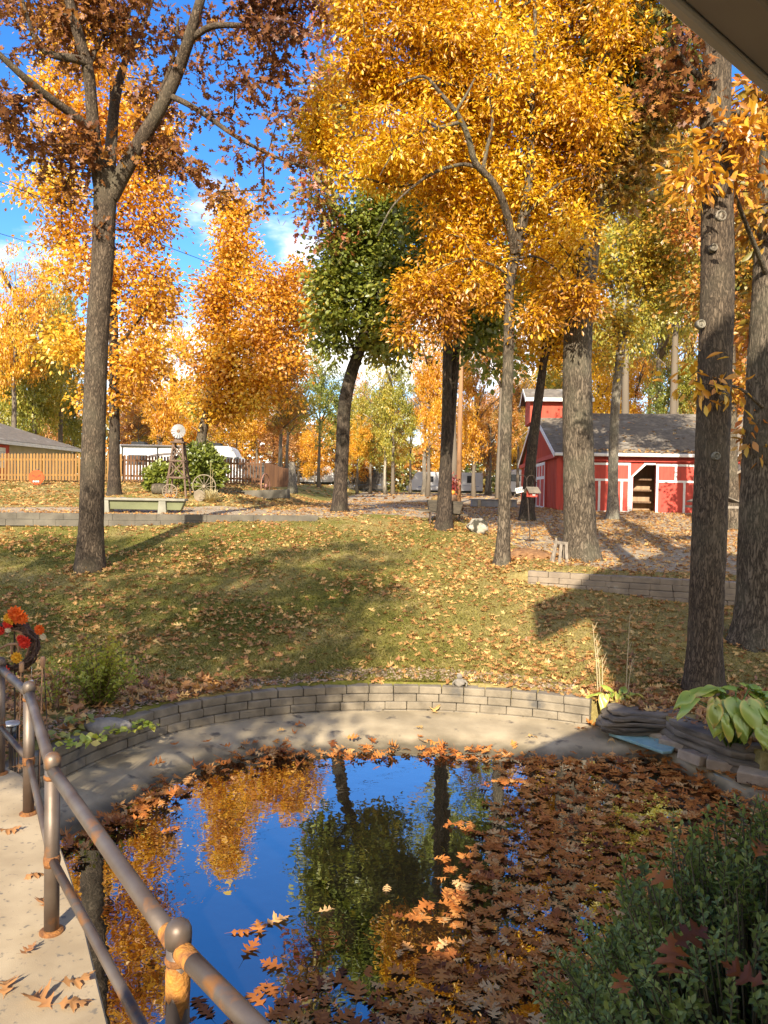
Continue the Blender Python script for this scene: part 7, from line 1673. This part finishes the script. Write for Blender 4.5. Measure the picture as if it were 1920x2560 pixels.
# ------------------------------------------------------------------ red barn
def barn():
    c = fat(1391, 1278.5, 32.0); root = thing('barn', 'red barn with white-trimmed sliding doors and a raised ridge tower', 'barn', (c.x, c.y, c.z - .02), math.radians(-4.5))
    L, Wd, E, R_ = 11.5, 15.0, 2.45, 4.75
    SL = (R_ - E) / (Wd / 2)
    BAT = pmat('barn_board', (.52, .085, .045), (.42, .06, .035), scale=1.4, rough=.75, stretch=(5, 5, .6)); INS = pmat('barn_inside', (.42, .28, .17), (.30, .2, .12), scale=3, rough=.9, stretch=(4, 4, .5)); SLAB = pmat('barn_slab', (.48, .45, .40), (.38, .36, .31), scale=3)
    def bx(name, mat, *a, bevel=0, par=None):
        mb = MB(); mb.b2(*a); return mb.build(name, mat, par or root, bevel=bevel)
    bx('foundation', SLAB, .0, -.12, -.4, L, Wd, .03)
    # long front wall with the doorway left open
    mb = MB(); mb.b2(0, 0, .03, 3.08, .12, E); mb.b2(3.98, 0, .03, L, .12, E); mb.prism([(3.08, 0, 2.0), (3.98, 0, 2.0), (3.98, 0, E), (3.08, 0, E)], (0, .12, 0)); mb.prism([(3.08, 0, 1.52), (3.56, 0, 2.0), (3.08, 0, 2.0)], (0, .12, 0)); mb.build('front_wall', RED, root)
    bx('front_wall', RED, L - .12, .12, .03, L, Wd, E); bx('back_wall', RED, 0, Wd - .12, .03, L, Wd, E)
    # gable end, board and batten, with its door opening
    y0, y1, dh = 6.4, 9.0, 2.25
    mb = MB(); mb.b2(0, .12, .03, .12, y0, E); mb.b2(0, y1, .03, .12, Wd - .12, E); mb.b2(0, y0, dh, .12, y1, E); mb.prism([(0, 0, E), (0, Wd, E), (0, Wd / 2, R_)], (.12, 0, 0)); mb.build('gable_wall', BAT, root)
    mb = MB(); y = .25
    while y < Wd:
        zt = E + SL * min(y, Wd - y) - .05
        if y0 - .1 < y < y1 + .1: mb.b2(-.022, y - .025, dh + .1, -.002, y + .025, zt)
        else: mb.b2(-.022, y - .025, .05, -.002, y + .025, zt)
        y += .42
    mb.build('battens', BAT, root)
    bx('pent_board', RED, -.16, .0, E - .20, -.024, Wd, E - .02); bx('corner_board', RED, -.026, -.03, .03, .16, -.002, E - .21)
    # inside
    bx('inside_wall', INS, .2, 1.3, .03, L - .2, 1.4, E); bx('inside_floor', INS, .13, .13, .031, L - .13, 1.29, .05)
    mb = MB()
    for z in (.42, .92, 1.38): mb.b2(2.6, .85, z, 4.6, 1.29, z + .07)
    for x in (2.7, 4.5): mb.b2(x - .04, .87, .05, x + .04, .95, 1.38)
    mb.build('inside_shelves', WOOD_BROWN, root)
    # doors on the long wall
    def door(x0, x1, z0, z1, midz, ups, lows, name='sliding_door', yy=-.1):
        d_ = MB(); d_.b2(x0, yy, z0, x1, yy + .06, z1); dr = d_.build(name, RED, root); w = .09
        t = MB(); f0, f1 = yy - .022, yy - .002
        t.b2(x0, f0, z0, x0 + w, f1, z1); t.b2(x1 - w, f0, z0, x1, f1, z1); t.b2(x0 + w, f0, z0, x1 - w, f1, z0 + w); t.b2(x0 + w, f0, z1 - w, x1 - w, f1, z1); t.b2(x0 + w, f0, midz - w / 2, x1 - w, f1, midz + w / 2)
        for u in ups: t.b2(u - w / 2, f0, midz + w / 2, u + w / 2, f1, z1 - w)
        for u in lows: t.b2(u - w / 2, f0, z0 + w, u + w / 2, f1, midz - w / 2)
        t.build('trim', WHITE, dr); return dr
    door(.45, 2.94, .0, 2.06, 1.36, (1.28, 2.1), (1.7, 2.6)); door(3.97, 6.95, -.03, 2.04, 1.33, (4.75, 5.5, 6.2), (5.1, 6.1))
    t = MB(); t.b2(2.97, -.024, .03, 3.06, -.002, 1.5); t.prism([(2.97, -.024, 1.5), (3.06, -.024, 1.5), (3.57, -.024, 1.99), (3.53, -.024, 2.08)], (0, .022, 0)); t.b2(3.53, -.024, 2.0, 3.965, -.002, 2.09); t.build('door_frame', WHITE, root)
    bx('door_rail', RED, .2, -.135, 2.12, 7.4, -.002, 2.2)
    # doors on the gable end (slid open)
    def gdoor(ya, yb):
        d_ = MB(); d_.b2(-.10, ya, .02, -.03, yb, 2.2); dr = d_.build('sliding_door', RED, root); w = .14; t = MB(); f0, f1 = -.122, -.102
        t.b2(f0, ya, .02, f1, ya + w, 2.2); t.b2(f0, yb - w, .02, f1, yb, 2.2)
        for z in (.02, 1.42, 2.2 - w): t.b2(f0, ya + w, z, f1, yb - w, z + w)
        for q in (1 / 3, 2 / 3): yy = ya + (yb - ya) * q; t.b2(f0, yy - w / 2, 1.42 + w, f1, yy + w / 2, 2.2 - w)
        yy = (ya + yb) / 2; t.b2(f0, yy - w / 2, .02 + w, f1, yy + w / 2, 1.42); t.build('trim', WHITE, dr)
    gdoor(3.2, 6.35); gdoor(9.1, 12.2)
    t = MB(); t.b2(-.028, y0 - .02, .03, -.003, y0 + .14, dh); t.b2(-.028, y1 - .14, .03, -.003, y1 + .02, dh); t.b2(-.028, y0 + .14, dh - .14, -.003, y1 - .14, dh); t.build('door_frame', WHITE, root)
    bx('interior_shade_sheet', DARK, 1.8, 3.4, .031, 1.9, Wd - .3, E)  # near-black sheet, paints in the darkness of the unlit interior
    # roof
    ov = .35; og = .18; th = .09
    for sgn in (0, 1):
        ya = -ov if sgn == 0 else Wd + ov; za = E - SL * ov + .02
        mb = MB(); mb.prism([(-og, ya, za), (-og, Wd / 2, R_ + .02), (-og, Wd / 2, R_ + .02 + th), (-og, ya, za + th)], (L + 2 * og, 0, 0)); rf = mb.build('roof', SHINGLE, root)
        mb = MB(); dy = (Wd / 2 - ya) / 15
        for k in range(1, 60):
            yy = ya + (Wd / 2 - ya) * k / 60; zz_ = za + th + (R_ - E + SL * ov) * k / 60
            mb.b2(-og + .002, yy - .012, zz_ - .01, L + og - .002, yy + .012, zz_ + .012)
        mb.build('shingle_courses', SHINGLE, rf)
        mb = MB(); mb.prism([(-og - .03, ya, za - .1), (-og - .03, Wd / 2, R_ - .1), (-og - .03, Wd / 2, R_ + .1), (-og - .03, ya, za + .1)], (.028, 0, 0)); mb.build('rake_board', WHITE, root)
    mb = MB(); mb.b2(-og, -ov - .11, E - SL * ov - .03, L + og, -ov - .002, E - SL * ov + .10); mb.build('gutter', WHITE, root, bevel=.02)
    bx('soffit', pmat('barn_soffit', (.3, .2, .15), rough=.8), -.1, -ov, E - SL * ov - .035, L, -.03, E - SL * ov - .01)
    # ridge tower
    tw, ty0, ty1, tz0, tz1 = 2.3, 6.3, 8.7, R_ - .6, R_ + .72
    mb = MB(); mb.b2(-.5, ty0, tz0 + .1, tw, ty1, tz1); mb.prism([(-.5, ty0, tz1), (-.5, ty1, tz1), (-.5, (ty0 + ty1) / 2, tz1 + .5)], (tw + .5, 0, 0)); tv = mb.build('tower', BAT, root)
    mb = MB(); x = -.3
    while x < tw: mb.b2(x - .025, ty0 - .02, R_ - .5, x + .025, ty0 - .002, tz1 - .02); x += .42
    mb.build('battens', BAT, tv)
    for a, b_ in ((ty0 - .3, tz1 - .12), (ty1 + .3, tz1 - .12)):
        ym = (ty0 + ty1) / 2; mb = MB(); mb.prism([(-.75, a, b_), (-.75, ym, tz1 + .52), (-.75, ym, tz1 + .60), (-.75, a, b_ + .08)], (tw + 1.0, 0, 0)); mb.build('tower_roof', SHINGLE, tv)
    mb = MB(); mb.b2(-.75, ty0 - .36, tz1 - .20, tw + .25, ty0 - .302, tz1 - .03); mb.build('fascia', WHITE, tv)
    for a in (ty0 - .3, ty1 + .3): ym = (ty0 + ty1) / 2; mb = MB(); mb.prism([(-.78, a, tz1 - .22), (-.78, ym, tz1 + .42), (-.78, ym, tz1 + .6), (-.78, a, tz1 - .04)], (.027, 0, 0)); mb.build('rake_board', WHITE, tv)
    # leaves lying on the roof
    g = np.random.default_rng(9); n = 420; x = g.uniform(0, L, n); t = np.where(g.uniform(size=n) < .6, g.uniform(0, .07, n), g.uniform(.1, .95, n)); y = -ov + (Wd / 2 + ov) * t; z = E - SL * ov + .13 + (R_ - E + SL * ov) * t
    me = leaves('fallen_leaves', OAK_LO, np.stack([x, y, z], 1), g.normal(0, 1, (n, 3)) * np.array([1, 1, .1]), g.normal(0, .25, (n, 3)) + [0, -.3, 1], .2 * g.uniform(.7, 1.2, n), g.normal(.6, .2, n), (.3, .3))
    lv = link('fallen_leaves', me, LF_FALLEN); lv.matrix_world = Matrix.Translation(root.location) @ Matrix.Rotation(math.radians(-4.5), 4, 'Z'); tag(lv, 'leaves caught along the gutter and slope of the barn roof', 'leaves', kind='stuff')
barn()
def wood_shed():
    c = fat(1852, 1309, 25.0); root = thing('wooden_shed', 'small orange-stained wooden shed at the right rim, before the red barn', 'shed', (c.x, c.y, c.z), math.radians(-12)); w, dp, h = 2.3, 2.0, 1.72
    OW = pmat('orange_stain', (.52, .25, .055), (.40, .18, .04), scale=1.6, rough=.7, stretch=(6, 6, .6))
    mb = MB(); mb.b2(0, 0, .1, w, dp, h); mb.prism([(0, 0, h), (w, 0, h), (w / 2, 0, h + .62)], (0, dp, 0)); mb.build('wall', OW, root)
    mb = MB()
    for k in range(1, 15): mb.b2(k * w / 15 - .006, -.012, .1, k * w / 15 + .006, -.001, h)
    mb.build('board_joints', WOOD_BROWN, root)
    mb = MB(); mb.b2(-.05, -.05, -.12, w + .05, dp, .1); mb.build('skid', PALEWOOD, root)
    for sx in (0, 1):
        xa = -.3 if sx == 0 else w + .3; mb = MB(); mb.prism([(xa, -.25, h - .18), (w / 2, -.25, h + .63), (w / 2, -.25, h + .7), (xa, -.25, h - .1)], (0, dp + .5, 0)); mb.build('roof', SHINGLE, root)
    mb = MB(); mb.b2(.62, -.05, .14, 1.68, -.013, 1.6); dr = mb.build('door', OW, root)
    mb = MB(); mb.b2(.62, -.07, .95, 1.68, -.051, 1.05); mb.b2(.62, -.07, .14, .72, -.051, .945); mb.b2(.62, -.07, 1.055, .72, -.051, 1.6); mb.build('trim', OW, dr); mb = MB(); mb.b2(.76, -.09, .9, .80, -.052, 1.02); mb.build('handle', IRON, dr)
wood_shed()
# ------------------------------------------------------------------ small things between the trunks
def wheelbarrow():
    c = fat(1112, 1312, 21.6); root = thing('wheelbarrow', 'old dark wooden wheelbarrow standing behind the two-stemmed tree', 'wheelbarrow', (c.x, c.y, gz(c.x, c.y))); OWD = pmat('old_dark_wood', (.11, .09, .065), (.06, .05, .038), scale=6, rough=.9, stretch=(1, 4, 4))
    mb = MB()
    def quad(a, b, c_, d): mb.prism([a, b, c_, d], (0, .0, -.03))
    mb.prism([(-.42, -.28, .34), (.38, -.28, .26), (.46, -.36, .60), (-.48, -.36, .64)], (0, .03, 0)); mb.prism([(-.42, .28, .34), (.38, .28, .26), (.46, .36, .60), (-.48, .36, .64)], (0, -.03, 0)); mb.b2(-.42, -.25, .30, .38, .25, .335); mb.prism([(.37, -.25, .27), (.37, .25, .27), (.45, .33, .60), (.45, -.33, .60)], (.03, 0, 0)); mb.prism([(-.42, -.25, .34), (-.42, .25, .34), (-.48, .33, .64), (-.48, -.33, .64)], (-.03, 0, 0)); mb.build('tray', OWD, root)
    for y in (-.2, .2):
        mb = MB(); mb.bar((.62, y * .5, .22), (-.85, y * 1.5, .37), .045); mb.build('handle', OWD, root); mb = MB(); mb.bar((-.40, y * 1.3, .30), (-.44, y * 1.4, -.03), .04); mb.bar((-.05, y * 1.3, .29), (-.34, y * 1.35, -.02), .03); mb.build('leg', IRON, root)
    a, b, h_ = wheel_mesh(.22, 8, .018, .04, .01); w = a.build('wheel', IRON, root, loc=(.62, 0, .22)); b.build('spokes', IRON, w); h_.build('hub', IRON, w)
wheelbarrow()
p = fat(1192, 1330, 20.5); mb = MB(); mb.blob((0, 0, .15), (.3, .22, .22), 5, .16, 20, 12); mb.blob((.16, -.04, .13), (.15, .16, .17), 9, .2, 14, 9); tag(mb.build('boulder', pmat('patchy_rock', (.42, .37, .29), (.05, .045, .03), scale=5, rough=.9, bump=.6, lo=.45, hi=.55), smooth=True, loc=(p.x, p.y, gz(p.x, p.y))), 'mossy light-and-dark boulder right of the wheelbarrow', 'boulder')
def feeder_pole():
    c = fat(1327, 1367, 18.5); root = thing('hook_pole', 'black shepherd hook pole between the slim hickory and the barn door', 'pole', (c.x, c.y, gz(c.x, c.y))); h = fat(1315, 1190, 18.5).z - root.location.z; x0 = fat(1316, 1230, 18.5).x - c.x
    mb = MB(); mb.tube([(0, 0, -.1), (x0 * .5, 0, h * .5), (x0, 0, h - .15)], .011, 7); mb.build('shaft', IRON, root)
    for s in (-1, 1):
        pts = [(x0, 0, h - .18)] + [(x0 + s * (.11 - .11 * math.cos(a)), 0, h - .12 + .14 * math.sin(a)) for a in [k * PI / 10 for k in range(11)]] + [(x0 + s * .24, 0, h - .16), (x0 + s * .27, 0, h - .13)]
        mb = MB(); mb.tube(pts, .008, 6); mb.build('hook', IRON, root)
    # house hanging on the right
    q = fat(1330, 1232, 18.45); r2 = thing('birdhouse', 'red birdhouse with dark roof hanging from the hook pole', 'birdhouse', q, .35)
    mb = MB(); mb.b2(-.10, -.08, -.1, .10, .08, .03); mb.prism([(-.10, -.08, .03), (-.10, .08, .03), (-.10, 0, .11)], (.2, 0, 0)); mb.build('box', RED, r2)
    for s in (-1, 1): mb = MB(); mb.prism([(-.16, s * .14, -.01), (-.16, 0, .125), (-.16, 0, .145), (-.16, s * .14, .01)], (.32, 0, 0)); mb.build('roof', SHINGLE, r2)
    mb = MB(); mb.b2(-.035, -.088, -.06, .035, -.081, .01); w = mb.build('window', WHITE, r2); mb = MB(); mb.b2(-.012, -.091, -.045, .012, -.089, -.0); mb.build('pane', DARK, w)
    mb = MB(); mb.tube([(0, 0, .14), (x0 + c.x + .22 - q.x if False else 0.0, 0, .30)], .003, 4); mb.build('hanger', IRON, r2)
    q = fat(1299, 1223, 18.45); r3 = thing('feeder_tray', 'white slatted feeder tray hanging from the left arm of the hook pole', 'bird feeder', q, -.3); r3.rotation_euler = (.25, -.25, -.3)
    mb = MB(); mb.b2(-.09, -.07, -.06, .09, .07, -.045); mb.b2(-.09, -.08, -.07, .09, -.071, .06); mb.build('tray', WHITE, r3)
    mb = MB()
    for k in range(4): mb.b2(-.07 + k * .045, -.084, -.04, -.045 + k * .045, -.081, .04)
    mb.build('slots', METAL, r3); mb = MB(); mb.tube([(-.08, 0, -.04), (.03, 0, .33), (.08, 0, -.04)], .003, 4); mb.build('hanger', IRON, r3)
feeder_pole()
def trestle():
    c = fat(1398, 1381, 16.7); root = thing('trestle', 'small grey wooden trestle leaning at the foot of the thickest trunk', 'trestle', (c.x, c.y, gz(c.x, c.y)), .25)
    mb = MB(); mb.bar((-.12, 0, .44), (.2, .05, .40), .07, .07); mb.build('top_bar', WOOD_GREY, root)
    for a, b in (((-.09, -.02, .42), (-.22, -.14, -.03)), ((-.05, .02, .42), (-.10, .2, -.03)), ((.03, -.03, .40), (-.07, -.16, -.03)), ((.15, -.02, .40), (.10, -.17, -.03)), ((.17, .06, .40), (.22, .2, -.03))): mb = MB(); mb.bar(a, b, .06, .035); mb.build('leg', WOOD_GREY, root)
    mb = MB(); mb.tube([(-.08, 0, .47), (-.085, 0, .53)], [.03, .02], 8); mb.build('knob', WOOD_GREY, root)
trestle()
def hopper_feeder():
    c = fat(1783, 1300, 20.0); g0 = gz(c.x, c.y); root = thing('bird_feeder', 'roofed wooden bird feeder on a post, mostly hidden behind the scarred oak', 'bird feeder', (c.x, c.y, g0)); zt = fat(1783, 1270, 20).z - g0
    mb = MB(); mb.b2(-.05, -.05, -.1, .05, .05, zt); mb.build('post', WOOD_BROWN, root); mb = MB(); mb.b2(-.62, -.3, zt, .66, .3, zt + .06); mb.build('tray', WOOD_GREY, root); mb = MB(); mb.b2(-.25, -.16, zt + .06, .25, .16, zt + .22); mb.build('hopper', WOOD_BROWN, root)
    for s in (-1, 1): mb = MB(); mb.prism([(s * .58, -.32, zt + .14), (0, -.32, zt + .36), (0, -.32, zt + .39), (s * .58, -.32, zt + .17)], (0, .64, 0)); mb.build('roof', SHINGLE, root)
hopper_feeder()
# utility pole and wires
def utility_pole():
    c = fat(1146, 1254, 45); c.z = gz(c.x, c.y); root = thing('utility_pole', 'tall brown utility pole right of the two-stemmed tree', 'pole', c); zt = fat(1144, 838, 45).z - c.z
    PW = pmat('pole_wood', (.36, .19, .09), (.25, .13, .06), scale=3, rough=.85, stretch=(6, 6, .4))
    mb = MB(); mb.tube([(0, 0, -.3), (0, 0, zt * .5), (0, 0, zt)], [.16, .14, .11], 14); mb.build('post', PW, root, smooth=True)
    mb = MB(); mb.b2(-.9, -.14, zt - .5, .9, -.03, zt - .38); mb.build('crossarm', PW, root)
    for x in (-.8, 0, .8): mb = MB(); mb.lathe([(.03, 0), (.05, .04), (.03, .1), (.04, .12)], (x, -.08, zt - .38 if x else zt), 8); mb.build('insulator', METAL, root)
    top = c + Vector((0, 0, zt))
    for (U, V, d, dz, lb) in [(-60, 430, 22.0, -.1, 'upper overhead wire crossing the sky at the left'), (-60, 566, 27.0, -.55, 'lower overhead wire crossing the sky at the left')]:
        a = fat(U, V, d); b = top + Vector((0, 0, dz)); pts = [a + (b - a) * (k / 16) - Vector((0, 0, .5 * math.sin(PI * k / 16))) for k in range(17)]
        mb = MB(); mb.tube([p_ - a for p_ in pts], .011, 5); tag(mb.build('power_line', RUBBER, loc=a), lb, 'wire', 'overhead wires')
utility_pole()
p = fat(1091, 1246, 43.5); mb = MB(); mb.blob((0, 0, .18), (.34, .26, .22), 8, .06, 18, 10); tag(mb.build('straw_bale', pmat('straw', (.55, .36, .14), (.42, .26, .09), scale=14, rough=.95, bump=.5), smooth=True, loc=(p.x, p.y, gz(p.x, p.y))), 'rounded straw bale left of the two-stemmed tree on the drive edge', 'straw bale')
def harvest():
    c = fat(1131, 1252, 43.8); z = gz(c.x, c.y); mb = MB(); mb.lathe([(.2, 0), (.24, .15), (.25, .3), (.22, .48)], (0, 0, 0), 16); tag(mb.build('barrel', WOOD_BROWN, smooth=True, loc=(c.x, c.y, z)), 'small wooden barrel before the utility pole holding a pumpkin', 'barrel')
    pumpkin('orange pumpkin on the barrel before the utility pole', (c.x, c.y, z + .60), .16)
    g = np.random.default_rng(2); n = 160; q = g.normal(0, 1, (n, 3)) * np.array([.12, .1, .28])
    M_ = leafmat('dark_red_silk', [(.12, .02, .02), (.25, .03, .03), (.4, .1, .04)], .2, .04)
    tag(link('corn_bundle', leaves('corn_bundle', HICK, q, g.normal(0, 1, (n, 3)) * np.array([.4, .4, 1]), g.normal(0, 1, (n, 3)), .22, g.uniform(0, 1, n)), M_, None, (c.x + .05, c.y + .15, z + 1.05)), 'dark red leafy bundle tied to the utility pole above the pumpkin', 'decoration')
harvest()
def planter():
    a = fat(1178, 1260, 34.5); b = fat(1290, 1262, 34.5); g0 = gz((a.x + b.x) / 2, 34.5); root = thing('stone_planter', 'long low grey trough beyond the slim yellow hickory', 'planter', ((a.x + b.x) / 2, 34.5, g0)); w = b.x - a.x
    GY = pmat('grey_timber', (.27, .26, .25), (.2, .19, .185), scale=3, rough=.85)
    mb = MB(); mb.b2(-w / 2, -.25, .02, w / 2, .25, .33); mb.build('trough', GY, root, bevel=.02); mb = MB(); mb.b2(-w / 2 - .02, -.28, .332, w / 2 + .02, .28, .37); mb.build('rim', GY, root)
    for x in (-w / 2 + .33, w / 2 - .33): mb = MB(); mb.b2(x - .07, -.30, -.05, x + .07, -.254, .328); mb.build('leg', CONC, root)
planter()
def mound():
    p = fat(1318, 1385, 17.6); mb = MB(); mb.blob((0, 0, -.05), (.75, .5, .2), 6, .12, 22, 10); tag(mb.build('leaf_mound', pmat('leaf_mould', (.30, .16, .07), (.18, .09, .04), scale=12, rough=.95, bump=.8), smooth=True, loc=(p.x, p.y, gz(p.x, p.y))), 'low brown mound of leaf mould at the foot of the hook pole', 'mound')
    g = np.random.default_rng(6); n = 160; q = g.normal(0, 1, (n, 2)) * np.array([.4, .28]); z = .17 * np.exp(-(q[:, 0] ** 2 / .4 + q[:, 1] ** 2 / .2)) + .0
    litter('fallen_leaves', 'leaves on the mound by the hook pole', p.x + q[:, 0], p.y + q[:, 1], tz(p.x + q[:, 0], p.y + q[:, 1]) + z, .14, LF_FALLEN, OAK_LO, (.4, .3), .4)
mound()
